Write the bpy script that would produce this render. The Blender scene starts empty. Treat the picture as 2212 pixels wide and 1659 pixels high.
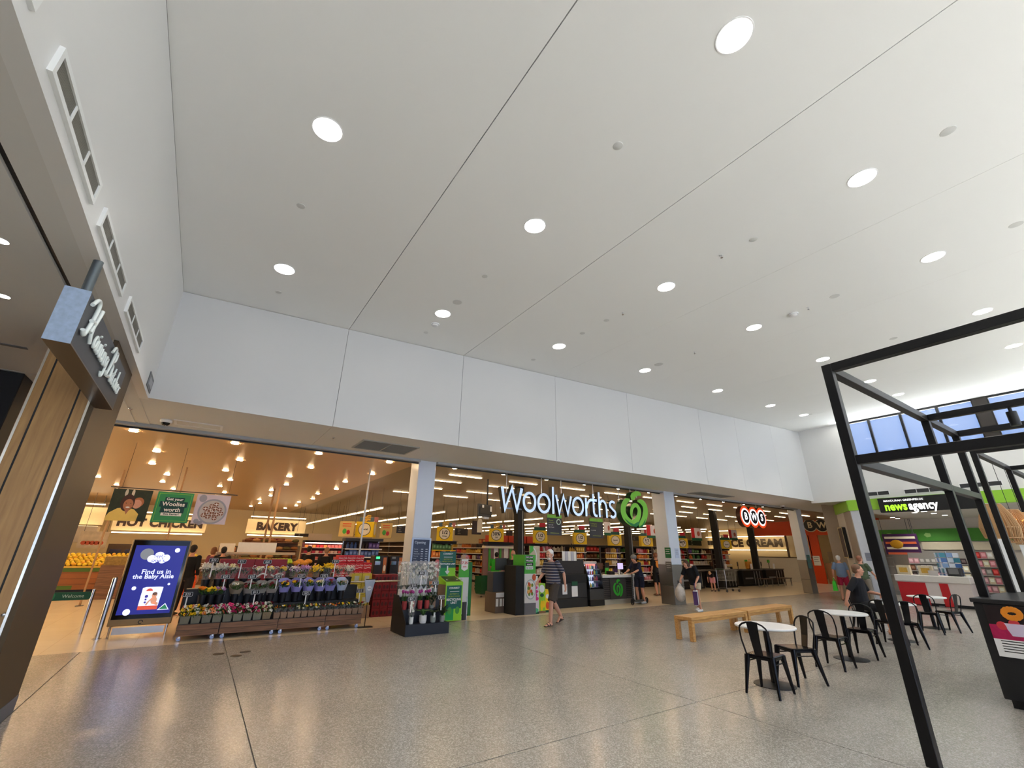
import bpy, bmesh, math, random
import numpy as np
from mathutils import Vector, Matrix
PI = math.pi
rnd = random.Random(7)
SC = bpy.context.scene
COL = SC.collection
# ------------------------------------------------------------------ camera
EYE = 1.70
YAW, PITCH, ROLL, FPX = 0.589095483, 0.367759325, 0.0157520162, 936.762486
def _axes():
    f = np.array([math.cos(PITCH)*math.sin(YAW), math.cos(PITCH)*math.cos(YAW), math.sin(PITCH)])
    r = np.array([math.cos(YAW), -math.sin(YAW), 0.0]); u = np.cross(r, f)
    c, s = math.cos(ROLL), math.sin(ROLL)
    return c*r + s*u, -s*r + c*u, f
CR, CU, CF = _axes()
cam = bpy.data.cameras.new('camera'); camo = bpy.data.objects.new('camera', cam); COL.objects.link(camo)
cam.sensor_fit = 'HORIZONTAL'; cam.sensor_width = 36.0; cam.lens = 36.0*FPX/2212.0
cam.clip_start = 0.05; cam.clip_end = 300
M = Matrix.Identity(4)
for i in range(3):
    M[i][0], M[i][1], M[i][2] = CR[i], CU[i], -CF[i]
M[2][3] = EYE
camo.matrix_world = M
SC.camera = camo
# ------------------------------------------------------------------ world, light, exposure
W = bpy.data.worlds.new('world'); SC.world = W; W.use_nodes = True
nt = W.node_tree; nt.nodes.clear()
wo = nt.nodes.new('ShaderNodeOutputWorld'); bg = nt.nodes.new('ShaderNodeBackground')
tc = nt.nodes.new('ShaderNodeTexCoord'); sep = nt.nodes.new('ShaderNodeSeparateXYZ'); ramp = nt.nodes.new('ShaderNodeValToRGB')
nt.links.new(tc.outputs['Generated'], sep.inputs[0]); nt.links.new(sep.outputs['Z'], ramp.inputs[0])
ramp.color_ramp.elements[0].position = 0.02; ramp.color_ramp.elements[0].color = (0.62, 0.80, 1.0, 1)
ramp.color_ramp.elements[1].position = 0.16; ramp.color_ramp.elements[1].color = (0.20, 0.38, 0.86, 1)
# hazy bright half of the sky behind the viewer (the sun's side), clear blue half ahead
mr = nt.nodes.new('ShaderNodeMapRange'); mr.inputs['From Min'].default_value = -0.15; mr.inputs['From Max'].default_value = -0.7
nt.links.new(sep.outputs['Y'], mr.inputs[0])
mx = nt.nodes.new('ShaderNodeMix'); mx.data_type = 'RGBA'; nt.links.new(mr.outputs[0], mx.inputs[0]); nt.links.new(ramp.outputs[0], mx.inputs[6]); mx.inputs[7].default_value = (0.85, 1.15, 1.85, 1)
nt.links.new(mx.outputs[2], bg.inputs['Color']); bg.inputs['Strength'].default_value = 1.0
nt.links.new(bg.outputs[0], wo.inputs[0])
# sun from behind the viewer: falls on the floor at the open side of the mall and bounces up to the ceiling
SUN_E, SUN_EL = 92.0, 39.0
sun = bpy.data.lights.new('sun', 'SUN'); sun.energy = SUN_E; sun.angle = 0.009; sun.color = (0.89, 0.95, 1.0)
suno = bpy.data.objects.new('sun', sun); COL.objects.link(suno); suno.rotation_euler = (math.radians(90-SUN_EL), 0, 0.0); suno.location = (8, -20, 12)
SC.view_settings.view_transform = 'Standard'; SC.view_settings.look = 'None'
SC.view_settings.gamma = 1.0; SC.view_settings.use_curve_mapping = False
SC.view_settings.exposure = 0.0
try:
    SC.cycles.max_bounces = 7; SC.cycles.diffuse_bounces = 4; SC.cycles.glossy_bounces = 3
    SC.cycles.transmission_bounces = 5; SC.cycles.transparent_max_bounces = 12
    SC.cycles.use_denoising = True; SC.cycles.sample_clamp_indirect = 14.0
    SC.cycles.caustics_reflective = False; SC.cycles.caustics_refractive = False
except Exception: pass
# ------------------------------------------------------------------ pixel <-> world (2212 x 1659 frame)
def ray(px, py): return CF*FPX + CR*(px-1106.0) - CU*(py-829.5)
def PL(px, py, ax, val):                       # point of the pixel's ray on the plane coordinate[ax] = val
    d = ray(px, py); o = np.array([0, 0, EYE]); return Vector(o + d*((val-o[ax])/d[ax]))
def G(px, py, z=0.0): return PL(px, py, 2, z)
CS = 0.0478                                     # the ceiling rises gently to the right
def ceil_z(x): return 5.975 + CS*(x+1.2)
def CE(px, py):
    d = ray(px, py); t = (5.975+CS*1.2-EYE)/(d[2]-CS*d[0]); return Vector((d[0]*t, d[1]*t, EYE+d[2]*t))
# ------------------------------------------------------------------ materials
def lin(c):
    return tuple((x/12.92 if x <= 0.04045 else ((x+0.055)/1.055)**2.4) for x in (v/255.0 for v in c))
_M = {}
def mat(name, c, rough=0.5, metal=0.0, emit=0.0, alpha=1.0, trans=0.0, var=0.06, scale=12.0, spec=0.5, ior=1.45, ecol=None):
    if name in _M: return _M[name]
    m = bpy.data.materials.new(name); m.use_nodes = True; n = m.node_tree; b = n.nodes['Principled BSDF']
    L = lin(c)
    b.inputs['Base Color'].default_value = (*L, 1); b.inputs['Roughness'].default_value = rough
    b.inputs['Metallic'].default_value = metal; b.inputs['Alpha'].default_value = alpha
    b.inputs['Transmission Weight'].default_value = trans; b.inputs['Specular IOR Level'].default_value = spec; b.inputs['IOR'].default_value = ior
    if emit:
        b.inputs['Emission Color'].default_value = (*(lin(ecol) if ecol else L), 1); b.inputs['Emission Strength'].default_value = emit
    if var and not emit and alpha == 1 and not trans:
        t = n.nodes.new('ShaderNodeTexCoord'); z = n.nodes.new('ShaderNodeTexNoise'); z.inputs['Scale'].default_value = scale; z.inputs['Detail'].default_value = 3
        mx = n.nodes.new('ShaderNodeMix'); mx.data_type = 'RGBA'
        mx.inputs[6].default_value = (*[v*(1-var) for v in L], 1); mx.inputs[7].default_value = (*[min(1, v*(1+var)) for v in L], 1)
        n.links.new(t.outputs['Object'], z.inputs['Vector']); n.links.new(z.outputs['Fac'], mx.inputs[0]); n.links.new(mx.outputs[2], b.inputs['Base Color'])
    _M[name] = m; return m
def wood(name, c1, c2, sc=(1, 12, 12), rough=0.45):
    if name in _M: return _M[name]
    m = bpy.data.materials.new(name); m.use_nodes = True; n = m.node_tree; b = n.nodes['Principled BSDF']
    t = n.nodes.new('ShaderNodeTexCoord'); mp = n.nodes.new('ShaderNodeMapping'); mp.inputs['Scale'].default_value = sc
    z = n.nodes.new('ShaderNodeTexNoise'); z.inputs['Scale'].default_value = 3.0; z.inputs['Detail'].default_value = 6; z.inputs['Distortion'].default_value = 0.6
    r = n.nodes.new('ShaderNodeValToRGB'); r.color_ramp.elements[0].position = 0.3; r.color_ramp.elements[1].position = 0.7
    r.color_ramp.elements[0].color = (*lin(c1), 1); r.color_ramp.elements[1].color = (*lin(c2), 1)
    n.links.new(t.outputs['Object'], mp.inputs['Vector']); n.links.new(mp.outputs[0], z.inputs['Vector']); n.links.new(z.outputs['Fac'], r.inputs[0]); n.links.new(r.outputs[0], b.inputs['Base Color'])
    b.inputs['Roughness'].default_value = rough
    _M[name] = m; return m
# ------------------------------------------------------------------ mesh builder
class MB:
    def __init__(s): s.v = []; s.f = []; s.m = []; s.e = []
    def add(s, vs, fs, m=0):
        o = len(s.v); s.v += [tuple(v) for v in vs]; s.f += [tuple(i+o for i in f) for f in fs]; s.m += [m]*len(fs); return s
    def box(s, a, b, m=0):
        x0, y0, z0 = a; x1, y1, z1 = b
        return s.add([(x0, y0, z0), (x1, y0, z0), (x1, y1, z0), (x0, y1, z0), (x0, y0, z1), (x1, y0, z1), (x1, y1, z1), (x0, y1, z1)],
                     [(3, 2, 1, 0), (4, 5, 6, 7), (0, 1, 5, 4), (1, 2, 6, 5), (2, 3, 7, 6), (3, 0, 4, 7)], m)
    def cbox(s, a, b, c=0.01, m=0):              # box with chamfered edges
        bm = bmesh.new(); c = min([c]+[abs(b[i]-a[i])*0.49 for i in range(3)])
        for i in (0, 1):
            for j in (0, 1):
                for k in (0, 1):
                    p = [(a, b)[i][0], (a, b)[j][1], (a, b)[k][2]]; sg = [1-2*i, 1-2*j, 1-2*k]
                    for ax in range(3):
                        q = [p[t]+(0 if t == ax else sg[t]*c) for t in range(3)]; bm.verts.new(q)
        bmesh.ops.convex_hull(bm, input=bm.verts); bm.verts.index_update()
        s.add([v.co[:] for v in bm.verts], [[v.index for v in f.verts] for f in bm.faces], m); bm.free(); return s
    def tube(s, pts, r, n=8, m=0, closed=False, cap=True, flat=1.0, side=None):
        P = [Vector(p) for p in pts]; k = len(P); R = r if isinstance(r, (list, tuple)) else [r]*k; vs = []; fs = []; ref = None
        for i in range(k):
            d = (P[(i+1) % k]-P[i-1]) if closed else (P[min(i+1, k-1)]-P[max(i-1, 0)])
            d = d.normalized() if d.length > 1e-9 else Vector((0, 0, 1))
            if side is not None: ref = Vector(side)
            elif ref is None: ref = Vector((1, 0, 0)) if abs(d.x) < 0.8 else Vector((0, 1, 0))
            u = ref-d*ref.dot(d)
            u = u.normalized() if u.length > 1e-6 else d.orthogonal().normalized()
            w = d.cross(u); ref = u
            rr = R[i]; ra, rb = rr if isinstance(rr, tuple) else (rr, rr*flat)
            for j in range(n):
                t = 2*PI*j/n; vs.append(P[i]+u*math.cos(t)*ra+w*math.sin(t)*rb)
        for i in range(k if closed else k-1):
            for j in range(n):
                a = i*n; b = ((i+1) % k)*n; fs.append((a+j, a+(j+1) % n, b+(j+1) % n, b+j))
        if cap and not closed: fs.append(tuple(range(n-1, -1, -1))); fs.append(tuple((k-1)*n+j for j in range(n)))
        return s.add(vs, fs, m)
    def bar(s, p, q, w, h, m=0, up=(0, 0, 1)):   # rectangular bar between two points
        p, q = Vector(p), Vector(q); d = (q-p).normalized(); up = Vector(up)
        u = d.cross(up); u = u.normalized() if u.length > 1e-6 else d.orthogonal().normalized(); t = u.cross(d)
        vs = []
        for c in (p, q):
            for a, b in ((-1, -1), (1, -1), (1, 1), (-1, 1)): vs.append(c+u*a*w/2+t*b*h/2)
        return s.add(vs, [(3, 2, 1, 0), (4, 5, 6, 7), (0, 1, 5, 4), (1, 2, 6, 5), (2, 3, 7, 6), (3, 0, 4, 7)], m)
    def cyl(s, p, q, r0, r1=None, n=16, m=0): return s.tube([p, q], [r0, r0 if r1 is None else r1], n, m)
    def lathe(s, prof, c=(0, 0, 0), n=16, m=0):
        vs = []; fs = []; k = len(prof)
        for r, z in prof:
            for j in range(n):
                t = 2*PI*j/n; vs.append((c[0]+r*math.cos(t), c[1]+r*math.sin(t), c[2]+z))
        for i in range(k-1):
            for j in range(n): fs.append((i*n+j, i*n+(j+1) % n, (i+1)*n+(j+1) % n, (i+1)*n+j))
        fs.append(tuple(range(n-1, -1, -1))); fs.append(tuple((k-1)*n+j for j in range(n)))
        return s.add(vs, fs, m)
    def ell(s, c, r, rot=None, n=12, m=0):
        if not isinstance(r, (tuple, list)): r = (r, r, r)
        k = max(4, n//2); vs = [Vector((0, 0, 1))]; fs = []
        for i in range(1, k):
            a = PI*i/k
            for j in range(n): t = 2*PI*j/n; vs.append(Vector((math.sin(a)*math.cos(t), math.sin(a)*math.sin(t), math.cos(a))))
        vs.append(Vector((0, 0, -1))); L = len(vs)-1
        for j in range(n): fs.append((0, 1+j, 1+(j+1) % n)); fs.append((L, L-n+(j+1) % n, L-n+j))
        for i in range(k-2):
            for j in range(n): a = 1+i*n; fs.append((a+j, a+n+j, a+n+(j+1) % n, a+(j+1) % n))
        out = []
        for v in vs:
            w = Vector((v.x*r[0], v.y*r[1], v.z*r[2])); w = rot @ w if rot is not None else w; out.append(w+Vector(c))
        return s.add(out, fs, m)
    def prism(s, poly, y0, y1, m=0, m2=None):    # polygon in XZ, extruded along Y
        n = len(poly); vs = [(x, y0, z) for x, z in poly]+[(x, y1, z) for x, z in poly]
        s.add(vs, [tuple(range(n)), tuple(range(2*n-1, n-1, -1))], m)
        return s.add(vs, [(i, i+n, (i+1) % n+n, (i+1) % n) for i in range(n)], m if m2 is None else m2)
    def ribbon(s, pts, w, y0, y1, m=0, m2=None, closed=False):   # stroke of width w in XZ, extruded along Y
        P = [Vector((p[0], p[1])) for p in pts]; k = len(P); Lf = []; Rt = []
        for i in range(k):
            a = P[i-1] if (closed or i > 0) else None; b = P[(i+1) % k] if (closed or i < k-1) else None
            d0 = (P[i]-a).normalized() if a is not None else None; d1 = (b-P[i]).normalized() if b is not None else None
            if d0 is None: d0 = d1
            if d1 is None: d1 = d0
            t = d0+d1; t = t.normalized() if t.length > 1e-6 else d0
            nn = Vector((-t.y, t.x)); c = max(0.45, nn.dot(Vector((-d0.y, d0.x))))
            ww = w[i] if isinstance(w, (list, tuple)) else w
            Lf.append(P[i]+nn*ww/2/c); Rt.append(P[i]-nn*ww/2/c)
        K = k if closed else k-1; vs = []
        for i in range(k):
            for q in (Lf[i], Rt[i]):
                vs.append((q.x, y0, q.y)); vs.append((q.x, y1, q.y))
        fr = []; sd = []
        for i in range(K):
            a = i*4; b = ((i+1) % k)*4
            fr += [(a, a+2, b+2, b), (a+1, b+1, b+3, a+3)]; sd += [(a, b, b+1, a+1), (a+2, a+3, b+3, b+2)]
        if not closed: sd += [(0, 1, 3, 2), ((k-1)*4, (k-1)*4+2, (k-1)*4+3, (k-1)*4+1)]
        o = len(s.v); s.v += vs; s.f += [tuple(i+o for i in f) for f in fr+sd]; s.m += [m]*len(fr)+[m if m2 is None else m2]*len(sd); return s
    def xf(s, mt):
        s.v = [tuple(mt @ Vector(v)) for v in s.v]; return s
    def mesh(s, name, mats, smooth=None):
        me = bpy.data.meshes.new(name); me.from_pydata(s.v, [], s.f); me.update()
        for m in (mats if isinstance(mats, (list, tuple)) else [mats]): me.materials.append(m)
        if s.m and max(s.m): me.polygons.foreach_set('material_index', s.m)
        if smooth is not None:
            me.polygons.foreach_set('use_smooth', [True]*len(me.polygons)); me.set_sharp_from_angle(angle=math.radians(smooth))
        return me
    def build(s, name, mats, parent=None, smooth=None, loc=None, rotz=0.0):
        return link(name, s.mesh(name, mats, smooth), parent, loc, rotz)
def link(name, me, parent=None, loc=None, rotz=0.0):
    o = bpy.data.objects.new(name, me); COL.objects.link(o)
    if parent is not None: o.parent = parent
    if loc is not None: o.location = loc
    if rotz: o.rotation_euler = (0, 0, rotz)
    return o
def tag(o, label, cat, group=None, kind=None):
    o['label'] = label; o['category'] = cat
    if group: o['group'] = group
    if kind: o['kind'] = kind
    return o
def thing(name, label, cat, loc=(0, 0, 0), rotz=0.0, group=None):
    o = bpy.data.objects.new(name, None); COL.objects.link(o); o.empty_display_size = 0.1
    o.location = loc; o.rotation_euler = (0, 0, rotz)
    return tag(o, label, cat, group)
def struct(name, mb, mats, smooth=None, label=None):
    o = mb.build(name, mats, None, smooth); o['kind'] = 'structure'
    if label: o['label'] = label
    return o
def kids(o): return list(o.children)
def dup(root, loc, rotz=None, label=None, group=None, scale=None):
    def rec(o, par):
        c = o.copy(); COL.objects.link(c); c.parent = par
        for ch in kids(o): rec(ch, c)
        return c
    r = rec(root, None); r.location = loc
    if rotz is not None: r.rotation_euler = (0, 0, rotz)
    if scale is not None: r.scale = scale if isinstance(scale, tuple) else (scale,)*3
    if label: r['label'] = label
    if group: r['group'] = group
    return r
# scratch scene: turns text curves and modifier stacks into plain meshes
_TS = bpy.data.scenes.new('scratch')
def bake(o):
    _TS.collection.objects.link(o)
    with bpy.context.temp_override(scene=_TS, view_layer=_TS.view_layers[0]):
        dg = bpy.context.evaluated_depsgraph_get(); dg.update()
    me = bpy.data.meshes.new_from_object(o.evaluated_get(dg)); _TS.collection.objects.unlink(o); bpy.data.objects.remove(o); return me
_TX = {}
def text(s, size, parent, loc, m, rot=(PI/2, 0, 0), ext=0.002, bold=0.0, align='CENTER', name='lettering', sx=1.0, shear=0.0):
    key = (s, round(size, 4), ext, bold, align, m.name, sx, shear)
    if key not in _TX:
        cu = bpy.data.curves.new('text', 'FONT'); cu.body = s; cu.size = size; cu.extrude = ext; cu.offset = bold*size; cu.align_x = align; cu.align_y = 'CENTER'; cu.shear = shear
        cu.resolution_u = 3; cu.space_character = 1.0+bold*1.2
        me = bake(bpy.data.objects.new('text', cu)); bpy.data.curves.remove(cu)
        if sx != 1.0:
            for v in me.vertices: v.co.x *= sx
        me.materials.clear(); me.materials.append(m); me.name = name; _TX[key] = me
    o = bpy.data.objects.new(name, _TX[key]); COL.objects.link(o); o.location = loc; o.rotation_euler = rot
    if parent is not None: o.parent = parent
    return o
def arc(cx, cz, rx, rz, a0, a1, n=12):
    return [(cx+rx*math.cos(math.radians(a0+(a1-a0)*i/n)), cz+rz*math.sin(math.radians(a0+(a1-a0)*i/n))) for i in range(n+1)]
def disc(cx, cz, rx, rz=None, n=24): return arc(cx, cz, rx, rz or rx, 0, 360*(n-1)/n, n-1)
# ------------------------------------------------------------------ shared materials
M_ceil = mat('white ceiling paint', (243, 243, 240), 0.75, var=0.012, scale=0.6)
M_fasc = mat('fascia panel paint', (216, 215, 213), 0.4, var=0.012, scale=0.8)
M_wall = mat('white wall paint', (230, 229, 226), 0.45, var=0.012, scale=0.8)
M_pil = mat('sky tinted pillar', (218, 225, 238), 0.35, var=0.012)  # blue reflection of the sky put into the white pillar colour
M_soff = mat('soffit paint', (222, 220, 215), 0.7, var=0.012)
M_joint = mat('shadow gap', (120, 118, 114), 0.8)
M_black = mat('black powder coat', (17, 17, 18), 0.38)
M_blk2 = mat('matt black', (24, 24, 25), 0.7)
M_navy = mat('dark navy laminate', (28, 31, 40), 0.5)
M_steel = mat('stainless steel', (190, 190, 188), 0.28, 1.0)
M_chrome = mat('chrome', (215, 215, 218), 0.12, 1.0)
M_white = mat('white plastic', (238, 238, 238), 0.4)
M_white2 = mat('white paper', (236, 234, 230), 0.7)
M_grey = mat('grey plastic', (120, 121, 122), 0.5)
M_dgrey = mat('dark grey plastic', (58, 59, 61), 0.5)
M_lamp = mat('white lamp diffuser', (255, 250, 240), 0.4, emit=12.0)
M_warm = mat('warm lamp diffuser', (255, 226, 180), 0.4, emit=200.0, ecol=(255, 216, 166))
M_tube = mat('lamp tube', (255, 236, 205), 0.4, emit=8.0, ecol=(255, 224, 178))
M_yellow = mat('ticket yellow', (246, 205, 20), 0.5)
M_cream = mat('ticket cream', (238, 226, 200), 0.5)
M_green = mat('fresh green', (76, 175, 60), 0.45)
M_dgreen = mat('deep green', (16, 82, 52), 0.45)
M_lime = mat('lime green', (150, 215, 50), 0.45)
M_ink = mat('dark print', (34, 32, 30), 0.6)
M_red = mat('red print', (200, 32, 40), 0.45)
M_orange = mat('orange laminate', (226, 82, 28), 0.42)
M_oak = wood('oak', (176, 124, 66), (214, 166, 100), (1, 10, 10), 0.4)
M_brownwood = wood('brown timber cladding', (96, 66, 46), (150, 108, 76), (0.6, 8, 14), 0.5)
M_leaf = mat('leaf green', (62, 104, 44), 0.5, var=0.3, scale=30)
M_dleaf = mat('dark leaf', (38, 62, 34), 0.5, var=0.3, scale=30)
M_glass = mat('clear glass', (255, 255, 255), 0.03, alpha=0.12)
M_cello = mat('cellophane', (235, 238, 245), 0.12, alpha=0.13)
# ================================================================== THE SETTING
def terrazzo():
    m = bpy.data.materials.new('polished terrazzo'); m.use_nodes = True; n = m.node_tree; b = n.nodes['Principled BSDF']
    t = n.nodes.new('ShaderNodeTexCoord')
    def noise(sc, det):
        z = n.nodes.new('ShaderNodeTexNoise'); z.inputs['Scale'].default_value = sc; z.inputs['Detail'].default_value = det; n.links.new(t.outputs['Object'], z.inputs['Vector']); return z
    v = n.nodes.new('ShaderNodeTexVoronoi'); v.inputs['Scale'].default_value = 95; n.links.new(t.outputs['Object'], v.inputs['Vector'])
    r = n.nodes.new('ShaderNodeValToRGB'); r.color_ramp.interpolation = 'LINEAR'
    e = r.color_ramp.elements; e[0].position = 0.0; e[0].color = (*lin((152, 147, 139)), 1); e[1].position = 1.0; e[1].color = (*lin((214, 209, 200)), 1)
    for p, c in ((0.3, (152, 147, 139)), (0.62, (180, 174, 165))):
        k = e.new(p); k.color = (*lin(c), 1)
    n.links.new(v.outputs['Color'], r.inputs[0])
    z = noise(0.5, 3); mx = n.nodes.new('ShaderNodeMix'); mx.data_type = 'RGBA'; mx.blend_type = 'MULTIPLY'; mx.inputs[0].default_value = 0.35
    n.links.new(r.outputs[0], mx.inputs[6]); n.links.new(z.outputs['Fac'], mx.inputs[7]); n.links.new(mx.outputs[2], b.inputs['Base Color'])
    z2 = noise(4.0, 4); mr = n.nodes.new('ShaderNodeMapRange'); mr.inputs['To Min'].default_value = 0.16; mr.inputs['To Max'].default_value = 0.30
    n.links.new(z2.outputs['Fac'], mr.inputs[0]); n.links.new(mr.outputs[0], b.inputs['Roughness'])
    return m
def shoptile():
    m = bpy.data.materials.new('cream shop tiles'); m.use_nodes = True; n = m.node_tree; b = n.nodes['Principled BSDF']
    t = n.nodes.new('ShaderNodeTexCoord'); br = n.nodes.new('ShaderNodeTexBrick'); br.offset = 0.0; br.squash = 1.0
    br.inputs['Scale'].default_value = 1.0; br.inputs['Brick Width'].default_value = 0.6; br.inputs['Row Height'].default_value = 0.6; br.inputs['Mortar Size'].default_value = 0.003
    br.inputs['Color1'].default_value = (*lin((226, 212, 186)), 1); br.inputs['Color2'].default_value = (*lin((221, 207, 181)), 1); br.inputs['Mortar'].default_value = (*lin((192, 178, 152)), 1)
    n.links.new(t.outputs['Object'], br.inputs['Vector']); n.links.new(br.outputs['Color'], b.inputs['Base Color']); b.inputs['Roughness'].default_value = 0.22
    return m
M_terr = terrazzo(); M_tile = shoptile()
M_storeceil = mat('store ceiling warm lit tone', (196, 164, 124), 0.33, var=0.03, scale=0.4)  # produce side of one ceiling, warm lamp light put into its colour
M_storewall = mat('store back wall cream', (222, 206, 168), 0.7, var=0.03)
YS, YF, XL, XR = 11.10, 8.87, -1.20, 22.0
# floor: cut into slabs by saw joints, dark sealant below
mb = MB(); mb.box((-12, -14, -0.2), (40, YS, -0.012), 1)
xs = [-12, -1.28, 0.78, 5.5, 10.2, 14.9, 19.6, 24.3, 40]; ys = [-14, -5.5, -0.75, 4.0, YS-0.0]
for i in range(len(xs)-1):
    for j in range(len(ys)-1):
        y0, y1 = ys[j], ys[j+1]
        if xs[i] == -1.28 and False: continue
        g = 0.006; mb.box((xs[i]+g, y0+(g if j else 0), -0.1), (xs[i+1]-g, y1-(g if j < len(ys)-2 else 0), 0.0), 0)
struct('floor', mb, [M_terr, M_joint], label='polished terrazzo floor of the mall')
struct('floor_shop', MB().box((-14, YS, -0.2), (44, 40, 0.0)), M_tile, label='cream tiled supermarket floor')
for k, (px, py) in enumerate(((472, 1413), (510, 1417), (530, 1408))):      # three round floor boxes
    p = G(px, py); tag(MB().lathe([(0.085, 0.0), (0.085, 0.004), (0.07, 0.005)], n=20).build('floor_cover', mat('brass floor cover', (92, 80, 66), 0.35, 0.6), None, 40, (p.x, p.y, 0.0)),
        ['small round floor cover left of the saw joint before the flower trolleys', 'small round floor cover just right of the saw joint, nearest of three', 'small round floor cover furthest right of three before the flower trolleys'][k], 'floor cover', 'floor covers before the flower trolleys')
# main ceiling (raked), in strips with open joints
mb = MB(); cx = [XL, 1.69, 4.47, 7.42, 10.37, 13.32, 16.27, 19.2, 22.2]
for i in range(len(cx)-1):
    g0, g1 = (0.006 if i in (1, 2) else (0.0025 if i else 0)), (0.006 if i in (0, 1) else (0.0025 if i < 7 else 0))
    a, b = cx[i]+g0, cx[i+1]-g1; za, zb = ceil_z(a), ceil_z(b)
    vs = [(a, -14, za), (b, -14, zb), (b, YF+0.2, zb), (a, YF+0.2, za), (a, -14, za+.15), (b, -14, zb+.15), (b, YF+0.2, zb+.15), (a, YF+0.2, za+.15)]
    mb.add(vs, [(0, 1, 2, 3), (7, 6, 5, 4), (0, 4, 5, 1), (1, 5, 6, 2), (2, 6, 7, 3), (3, 7, 4, 0)], 0)
mb.add([(XL-.2, -14, ceil_z(XL)+.03), (22.2, -14, ceil_z(22.2)+.03), (22.2, 9.1, ceil_z(22.2)+.03), (XL-.2, 9.1, ceil_z(XL)+.03)], [(0, 1, 2, 3)], 1)
struct('ceiling', mb, [M_ceil, M_joint], label='white raked ceiling with two open joints')
# fascia over the supermarket
mb = MB(); fx = [XL, 1.685, 4.465, 7.40, 10.36, 14.19, 16.6, 19.4, XR]
for i in range(len(fx)-1):
    a, b = fx[i]+(0.004 if i else 0), fx[i+1]-(0.004 if i < 7 else 0)
    vs = [(a, YF, 3.945), (b, YF, 3.945), (b, YF, ceil_z(b)-0.012), (a, YF, ceil_z(a)-0.012)]
    vs += [(x, y+.1, z) for x, y, z in vs]
    mb.add(vs, [(0, 1, 2, 3), (7, 6, 5, 4), (0, 4, 5, 1), (1, 5, 6, 2), (2, 6, 7, 3), (3, 7, 4, 0)], 0)
mb.box((XL, YF+.03, 3.97), (XR, YF+.09, ceil_z(XL)), 1)
struct('wall_front', mb, [M_fasc, M_joint], label='white panelled fascia wall above the supermarket entrance')
mb = MB(); mb.box((-9, YF+.101, 3.95), (1.683, YS, 4.06), 0); mb.box((1.69, YF+.101, 3.95), (4.462, YS, 4.06), 0); mb.box((4.468, YF+.101, 3.95), (44, YS, 4.06), 0); mb.box((-9, YF+.12, 3.96), (44, YS-.02, 4.05), 1)
struct('ceiling_soffit', mb, [M_soff, M_joint], label='flat soffit below the fascia')
M_head = mat('grey shopfront header', (172, 176, 180), 0.4)
for k, (a, b) in enumerate(((-9, 4.43), (4.93, 14.4), (15.0, 25.1))):
    mb = MB(); mb.box((a, YS-0.16, 3.89), (b, YS, 3.951), 0); mb.box((a, YS-.005, 3.86), (b, YS+.05, 4.02), 1)
    struct('trim_%d' % (k+1), mb, [M_head, M_black])
# left bulkhead and the low ceiling beside it
mb = MB(); mb.box((XL-.12, -14, 3.94), (XL, YF+.1, ceil_z(XL)-0.012), 0); mb.box((XL-.1, -14, 3.96), (XL-.02, YF+.1, ceil_z(XL)), 1)
struct('wall_left', mb, [M_wall, M_joint], label='white bulkhead wall with three air grilles')
mb = MB(); mb.box((XL-.3, -14, 3.94), (XL-.12, YS, 4.05), 0); mb.box((-9, -14, 3.94), (XL-.345, 8.5, 4.05), 0); mb.box((-9, -14, 3.965), (XL-.12, YS, 4.04), 1); mb.box((-9, 8.54, 3.94), (XL-.345, YS, 4.05), 0)
struct('ceiling_left', mb, [M_soff, M_black], label='low ceiling with a black slot, left of the bulkhead')
struct('wall_far_left', MB().box((-9.2, -14, 0), (-9, YS, 4.1)), mat('dark shop wall', (60, 52, 46), 0.6))
# store shell
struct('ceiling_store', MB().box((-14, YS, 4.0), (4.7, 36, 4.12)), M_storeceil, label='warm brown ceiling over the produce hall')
struct('ceiling_checkouts', MB().box((4.7, YS, 4.0), (44, 36, 4.12)), mat('store ceiling dim lit tone', (150, 134, 110), 0.4, var=0.03, scale=0.4), label='taupe ceiling over the checkouts and aisles')  # same ceiling, weaker light put into a darker colour
struct('wall_back', MB().box((-14, 35, 0), (44, 35.2, 4.1)), M_storewall, label='cream back wall of the supermarket')
struct('wall_store_left', MB().box((-14.2, YS, 0), (-14, 36, 4.1)), M_storewall)
struct('wall_store_right', MB().box((42, 9.0, 0), (42.2, 36, 4.1)), M_storewall)
# pillars of the shopfront: plaster above, stainless below
def pillar(name, x0, x1, y0, y1, zs, label):
    mb = MB(); mb.cbox((x0, y0, zs), (x1, y1, 3.96), 0.012, 0)
    if zs > 0: mb.cbox((x0-.004, y0-.004, 0.62), (x1+.004, y1+.004, zs), 0.012, 1); mb.cbox((x0-.004, y0-.004, 0), (x1+.004, y1+.004, 0.617), 0.012, 1)
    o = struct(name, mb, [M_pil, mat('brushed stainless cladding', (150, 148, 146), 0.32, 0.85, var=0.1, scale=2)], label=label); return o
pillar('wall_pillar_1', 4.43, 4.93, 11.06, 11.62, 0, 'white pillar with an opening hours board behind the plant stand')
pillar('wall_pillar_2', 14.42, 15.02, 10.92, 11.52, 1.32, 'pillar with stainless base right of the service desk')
pillar('wall_pillar_3', 25.0, 25.55, 11.0, 11.42, 1.5, 'pillar with stainless base by the orange shopfront')
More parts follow.
